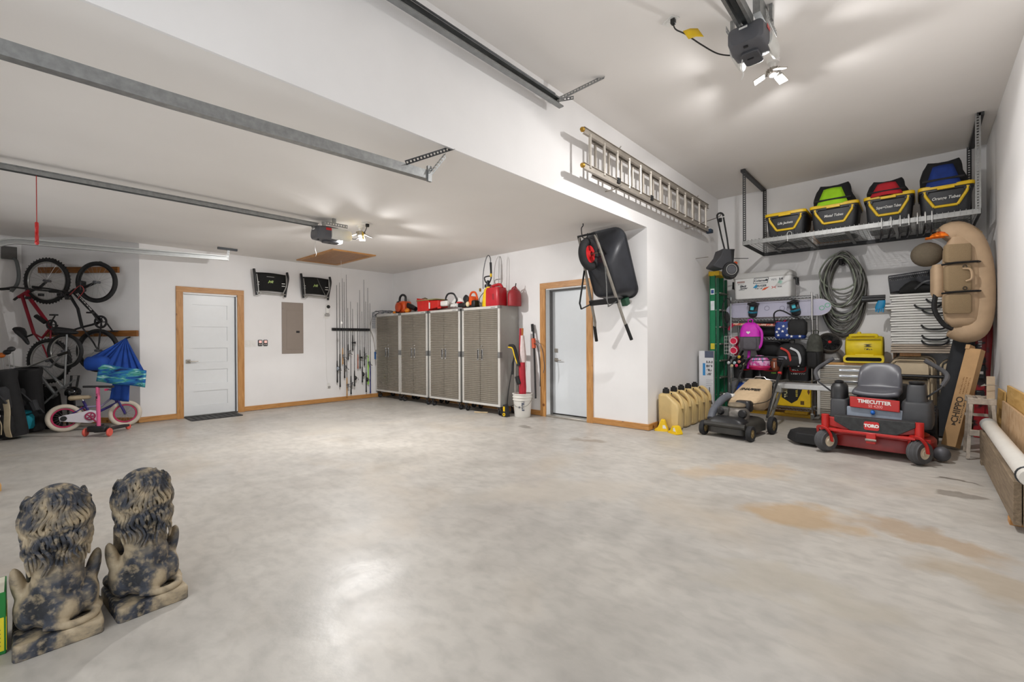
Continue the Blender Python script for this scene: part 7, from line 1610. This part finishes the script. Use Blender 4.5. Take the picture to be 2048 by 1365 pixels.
gb2 = golfbag(tuple(AO+R(YAW, 'Z') @ Vector((-0.539, -.16, .03))), 'black golf bag with bright teal pockets, right of the grey one', GB, (.1, .06), [(.05, -.13, .06, .26, .2, .12, TEAL, 'pocket'), (-.04, -.11, .32, .62, .2, .1, GB, 'pocket')])
MB().bb(-.06, .16, -.21, -.12, .285, .32).obj('teal_band', TEAL, gb2, bev=.01)
MB().bb(-.13, .0, -.2, -.1, .46, .5).obj('teal_band', TEAL, gb2, bev=.01)
MB().tube(spline([(-.06, -.19, .28), (-.055, -.195, .16), (-.08, -.19, .04)], 5), .006, 6).obj('piping', CREAM, gb2)
MB().tube(spline([(-.14, -.1, .74), (.0, -.22, .68), (.16, -.2, .5), (.24, -.14, .36), (.26, -.1, .28)], 5), .05, 8, sq=.4).obj('shoulder_strap', GBG, gb2)
MB().tube([(.2, -.16, .46), (.27, -.18, .33)], [.05, .04], 8).obj('umbrella_sleeve', GBG, gb2)
t = thing('duffel_pile', 'large black duffel bag slumped between the golf bags and the silver bike', 'bag', tuple(AO+R(YAW, 'Z') @ Vector((-0.532, .08, 0))), rz=YAW, sc=(.55, .5, .9))
MB().loft([[(.3*k*math.cos(a), .17*k*math.sin(a), z_) for a in [2*PI*i/22 for i in range(22)]] for z_, k in ((0, .95), (.06, 1.05), (.3, 1.0), (.55, .85), (.68, .5))]).obj('body', mat('duffel_black', '121213', .85, var=.3), t, smooth=70)
MB().tube(spline([(-.1, -.15, .45), (.0, -.19, .58), (.1, -.15, .45)], 4), .012, 6).obj('handle', BLACK, t)
t = thing('black_tote', 'tall black storage tote against the alcove wall behind the silver bike', 'tote', tuple(AO+R(YAW, 'Z') @ Vector((-1.134, .24, 0))), rz=YAW, sc=(1, 1, .8))
MB().loft([[(a, c, z_) for a, c in rrect(.42*k, .3*k, .04, 3)] for z_, k in ((0, .85), (.68, 1), (.7, 1.06), (.74, 1.06))]).obj('body', BLACKM, t); MB().bb(-.22, .22, -.17, .17, .74, .78).obj('lid', BLACK, t, bev=.01)
t = thing('folded_chair_frame', 'folded black camp chair frame leaning right of the silver bike', 'camp chair', tuple(AO+R(YAW, 'Z') @ Vector((-0.337, .2, 0))), rz=YAW)
MB().tube([(-.06, 0, .02), (-.04, .05, .76), (.07, .05, .76), (.05, 0, .4), (.05, 0, .02)], .014, 8).obj('frame', BLACK, t); MB().bb(-.05, .05, -.02, .02, .25, .6).obj('fabric', BLACKM, t, bev=.015)
t = thing('ride_helmet', 'glossy black helmet perched on gear in front of the alcove wall', 'helmet', tuple(AO+R(YAW, 'Z') @ Vector((-0.111, .0, .68))), rz=YAW)
t.location.z = 0.574-.06
MB().ell((0, 0, .02), (.085, .1, .085), 18, 10, v0=-.4).obj('shell', mat('gloss_black', '111112', .15), t, smooth=70); MB().torus((0, 0, -.012), .08, .008, (0, 0, 1), 20, 6).obj('rim', BLACKM, t)
# ================================================================ foreground: stone lions, sack, box
def stone():
    m = bpy.data.materials.new('weathered_stone'); m.use_nodes = True; N = m.node_tree.nodes; L = m.node_tree.links; b = N['Principled BSDF']; b.inputs['Roughness'].default_value = .72
    tc = N.new('ShaderNodeTexCoord')
    def nz(sc, det, dist=0.):
        n = N.new('ShaderNodeTexNoise'); n.inputs['Scale'].default_value = sc; n.inputs['Detail'].default_value = det; n.inputs['Distortion'].default_value = dist; L.new(tc.outputs['Object'], n.inputs['Vector']); return n.outputs['Fac']
    r = N.new('ShaderNodeValToRGB'); e = r.color_ramp.elements; e[0].position = .38; e[0].color = lin('1b1d22'); e[1].position = .7; e[1].color = lin('c0b096')
    for p, c in ((.46, '363a44'), (.52, '6a6256'), (.58, '9d8e75')): q = e.new(p); q.color = lin(c)
    L.new(nz(7, 9, .4), r.inputs[0])
    r2 = N.new('ShaderNodeValToRGB'); g = r2.color_ramp.elements; g[0].position = .5; g[1].position = .68; g[0].color = (0, 0, 0, 1); g[1].color = (.6, .6, .6, 1); L.new(nz(38, 6), r2.inputs[0])
    mx = N.new('ShaderNodeMix'); mx.data_type = 'RGBA'; L.new(r2.outputs[0], mx.inputs[0]); L.new(r.outputs[0], mx.inputs[6]); mx.inputs[7].default_value = lin('a8987c'); 
    L.new(mx.outputs[2], b.inputs['Base Color'])
    bp = N.new('ShaderNodeBump'); bp.inputs['Strength'].default_value = .35; bp.inputs['Distance'].default_value = .006; L.new(nz(60, 6), bp.inputs['Height']); L.new(bp.outputs[0], b.inputs['Normal'])
    return m
STONE = stone()
def lion(label, loc, rz, seed, lean=0.):
    """seated lion; local +Y is the way it faces, origin under the plinth's middle"""
    rnd = random.Random(seed)
    t = thing('stone_lion', label, 'statue', loc, rz=rz, group='stone lions')
    MB().loft([[(a*k, c*k, z) for a, c in rrect(.27, .34, .02, 3)] for z, k in ((0, 1), (.05, 1), (.062, .97))]).obj('plinth', STONE, t, bev=.004, smooth=40)
    m = MB()
    E = [((0, -.03, .13), (.1, .115, .085)), ((0, -.03, .22), (.088, .085, .13)), ((0, -.015, .32), (.086, .078, .13)), ((0, 0, .41), (.094, .085, .085)), ((0, .02, .49), (.1, .095, .095)), ((0, .02, .56), (.088, .085, .078)),
         ((0, .1, .53), (.065, .08, .065)), ((0, .165, .51), (.04, .045, .036)), ((.0, .08, .42), (.085, .08, .1)), ((0, .07, .3), (.07, .06, .12))]
    for c, r in E: m.ell(c, r, 20, 14)
    for s in (-1, 1):
        m.ell((s*.09, .0, .135), (.045, .1, .085), 16, 10)                       # haunch
        k = T(s*.112, .02, .22) @ R(s*.2, 'Y') @ R(.15, 'X'); m.ell((0, 0, 0), (.026, .05, .1), 14, 10, M=k)   # raised knee
        m.ell((s*.1, .12, .09), (.035, .07, .03), 12, 8)                          # hind paw
        m.tube([(s*.055, .09, .36), (s*.06, .125, .2), (s*.06, .13, .09)], [.045, .035, .034], 12)
        m.ell((s*.06, .15, .08), (.038, .045, .024), 12, 8)
        m.ell((s*.088, .02, .44), (.03, .05, .05), 12, 8); m.ell((s*.08, .0, .37), (.034, .045, .045), 12, 8); m.ell((s*.078, .01, .52), (.03, .05, .05), 12, 8)
    m.tube([(0, -.1, .13), (0, -.118, .22), (0, -.1, .32), (0, -.09, .38)], [.012, .011, .01, .008], 8)
    m.tube(spline([(-.05, -.13, .09), (.03, -.15, .075), (.1, -.12, .072), (.125, -.04, .075)], 6), [.017]*18+[.02], 10)
    m.ell((.128, -.01, .078), (.018, .04, .018), 10, 8)
    b = m.obj('body', STONE, t, smooth=0)
    d = b.modifiers.new('r', 'REMESH'); d.mode = 'VOXEL'; d.voxel_size = .007; d.use_smooth_shade = True
    d = b.modifiers.new('s', 'SMOOTH'); d.iterations = 5; d.factor = .5
    # carved mane: wavy locks running down the back of the head and shoulders
    mn = MB()
    def surf(a, z):
        """radius of head and shoulders at height z"""
        best = 0
        for c, r in E[2:6]:
            q = (z-c[2])/r[2]
            if abs(q) < 1:
                k = math.sqrt(1-q*q); best = max(best, k*(r[0]*abs(math.sin(a))**1+r[1]*(1-abs(math.sin(a)))))
        return best
    for row, (zt, zb, n, ph) in enumerate(((.634, .49, 19, 0), (.6, .425, 22, .12), (.54, .36, 22, .0), (.47, .305, 18, .1))):
        for i in range(n):
            a0 = (-1.85+3.7*(i+.5)/n)*(1 if row < 3 else .8)+ph*.5; pts = []; rr = []
            ln = rnd.uniform(.8, 1.15); wv = .1+.04*math.sin(i*.9+row); pp = i*.5+row*1.7+rnd.uniform(-.3, .3); lift = rnd.uniform(.002, .012)
            for k in range(11):
                u = k/10; z = zt+(zb-zt)*u*ln; a = a0*(.3+.7*min(1, u*1.5) if row == 0 else 1)+wv*math.sin(u*8.5+pp)
                r = max(.02, surf(a, min(z, .622)))+.002+lift+.006*math.sin(u*PI); cy = .02 if z > .43 else (.0 if z > .36 else -.02)
                pts.append((r*math.sin(a), cy-r*math.cos(a), z)); rr.append(.0088*(1-.62*u)+.0008)
            mn.tube(pts, rr, 6)
    o = mn.obj('mane', STONE, t, smooth=60, kind='stuff')
    return t
lion('weathered stone lion seen from behind, nearest the left edge', (-2.79, .105, 0), PI/2, 3)
lion('weathered stone lion seen from behind, standing farther right', (-2.82, .405, 0), PI/2+.08, 8)
# seed sack at the left edge
t = thing('seed_sack', 'white and green paper seed sack standing at the left edge', 'sack', (-3.62, -.24, 0), rz=.35, sc=(1, 1, .62))
SK1 = mat('sack_paper', 'd8d0c2', .7, col2='b5a596', scale=9)
rows = []
for z, k, d_ in ((0, 1, 1), (.05, 1.06, 1.1), (.25, 1.02, 1.05), (.4, .98, .8), (.47, .95, .35), (.5, .95, .12)): rows.append([(a*k, c*d_, z) for a, c in rrect(.34, .2, .07, 5)])
MB().loft(rows).obj('bag', SK1, t, smooth=60)
for x0 in (.03, .1): MB().loft([[(x0+a*.9, c*d_*1.012-.0, z) for a, c in rrect(.05, .2, .02, 3)] for z, d_ in ((.27, 1.04), (.4, .82), (.47, .4), (.5, .16))]).obj('stripe', mat('sack_green', '2f6a3c', .7), t, smooth=50)
marks(5, .16, .05, mat('sack_print', '3d7a5a', .7), t, face(.02, -.112, .18), seed=2)
# product box
t = thing('plant_food_box', 'green and yellow cardboard box at the lower left edge', 'box', (-2.83, -.145, 0), rz=.0)
BXG = mat('box_green', '15752e', .55, var=.05); BXY = mat('box_yellow', 'd9cb28', .55, var=.04)
MB().bb(-.1, .09, -.07, .1, 0, .25).obj('carton', BXG, t, bev=.003)
MB().bb(.0895, .091, -.06, .094, .015, .15).obj('yellow_label', BXY, t); MB().bb(-.09, .0905, .0995, .101, .015, .15).obj('yellow_label', BXY, t)
MB().bb(-.09, .085, -.06, .095, .2495, .2515).obj('top_label', mat('box_cream', 'dcd8c4', .6), t)
MB(T(.0912, .06, .13)).prism([(0, -.012), (.015, 0), (.008, .012), (-.008, .012), (-.015, 0)], 0, .0008, M=R(PI/2, 'Z') @ R(PI/2, 'X')).obj('leaf_mark', mat('mark_brown', '5a3a1e', .6), t)
for i in range(5): MB().bb(.0908, .0916, -.02, .085, .035+.016*i, .04+.016*i).obj('small_print', mat('print_olive', '8a8430', .6), t)
t = thing('wood_scrap', 'small tan wooden scrap at the left edge of the floor', 'wood scrap', (-5.8, -.18, 0), rz=.5)
MB().loft([[(a*k, c*k, z) for a, c in rrect(.12, .1, .02, 3)] for z, k in ((0, 1), (.05, 1), (.09, .8))]).obj('scrap', wood('scrap_tan', 'a37a48', 'c39a62', knots=False), t)
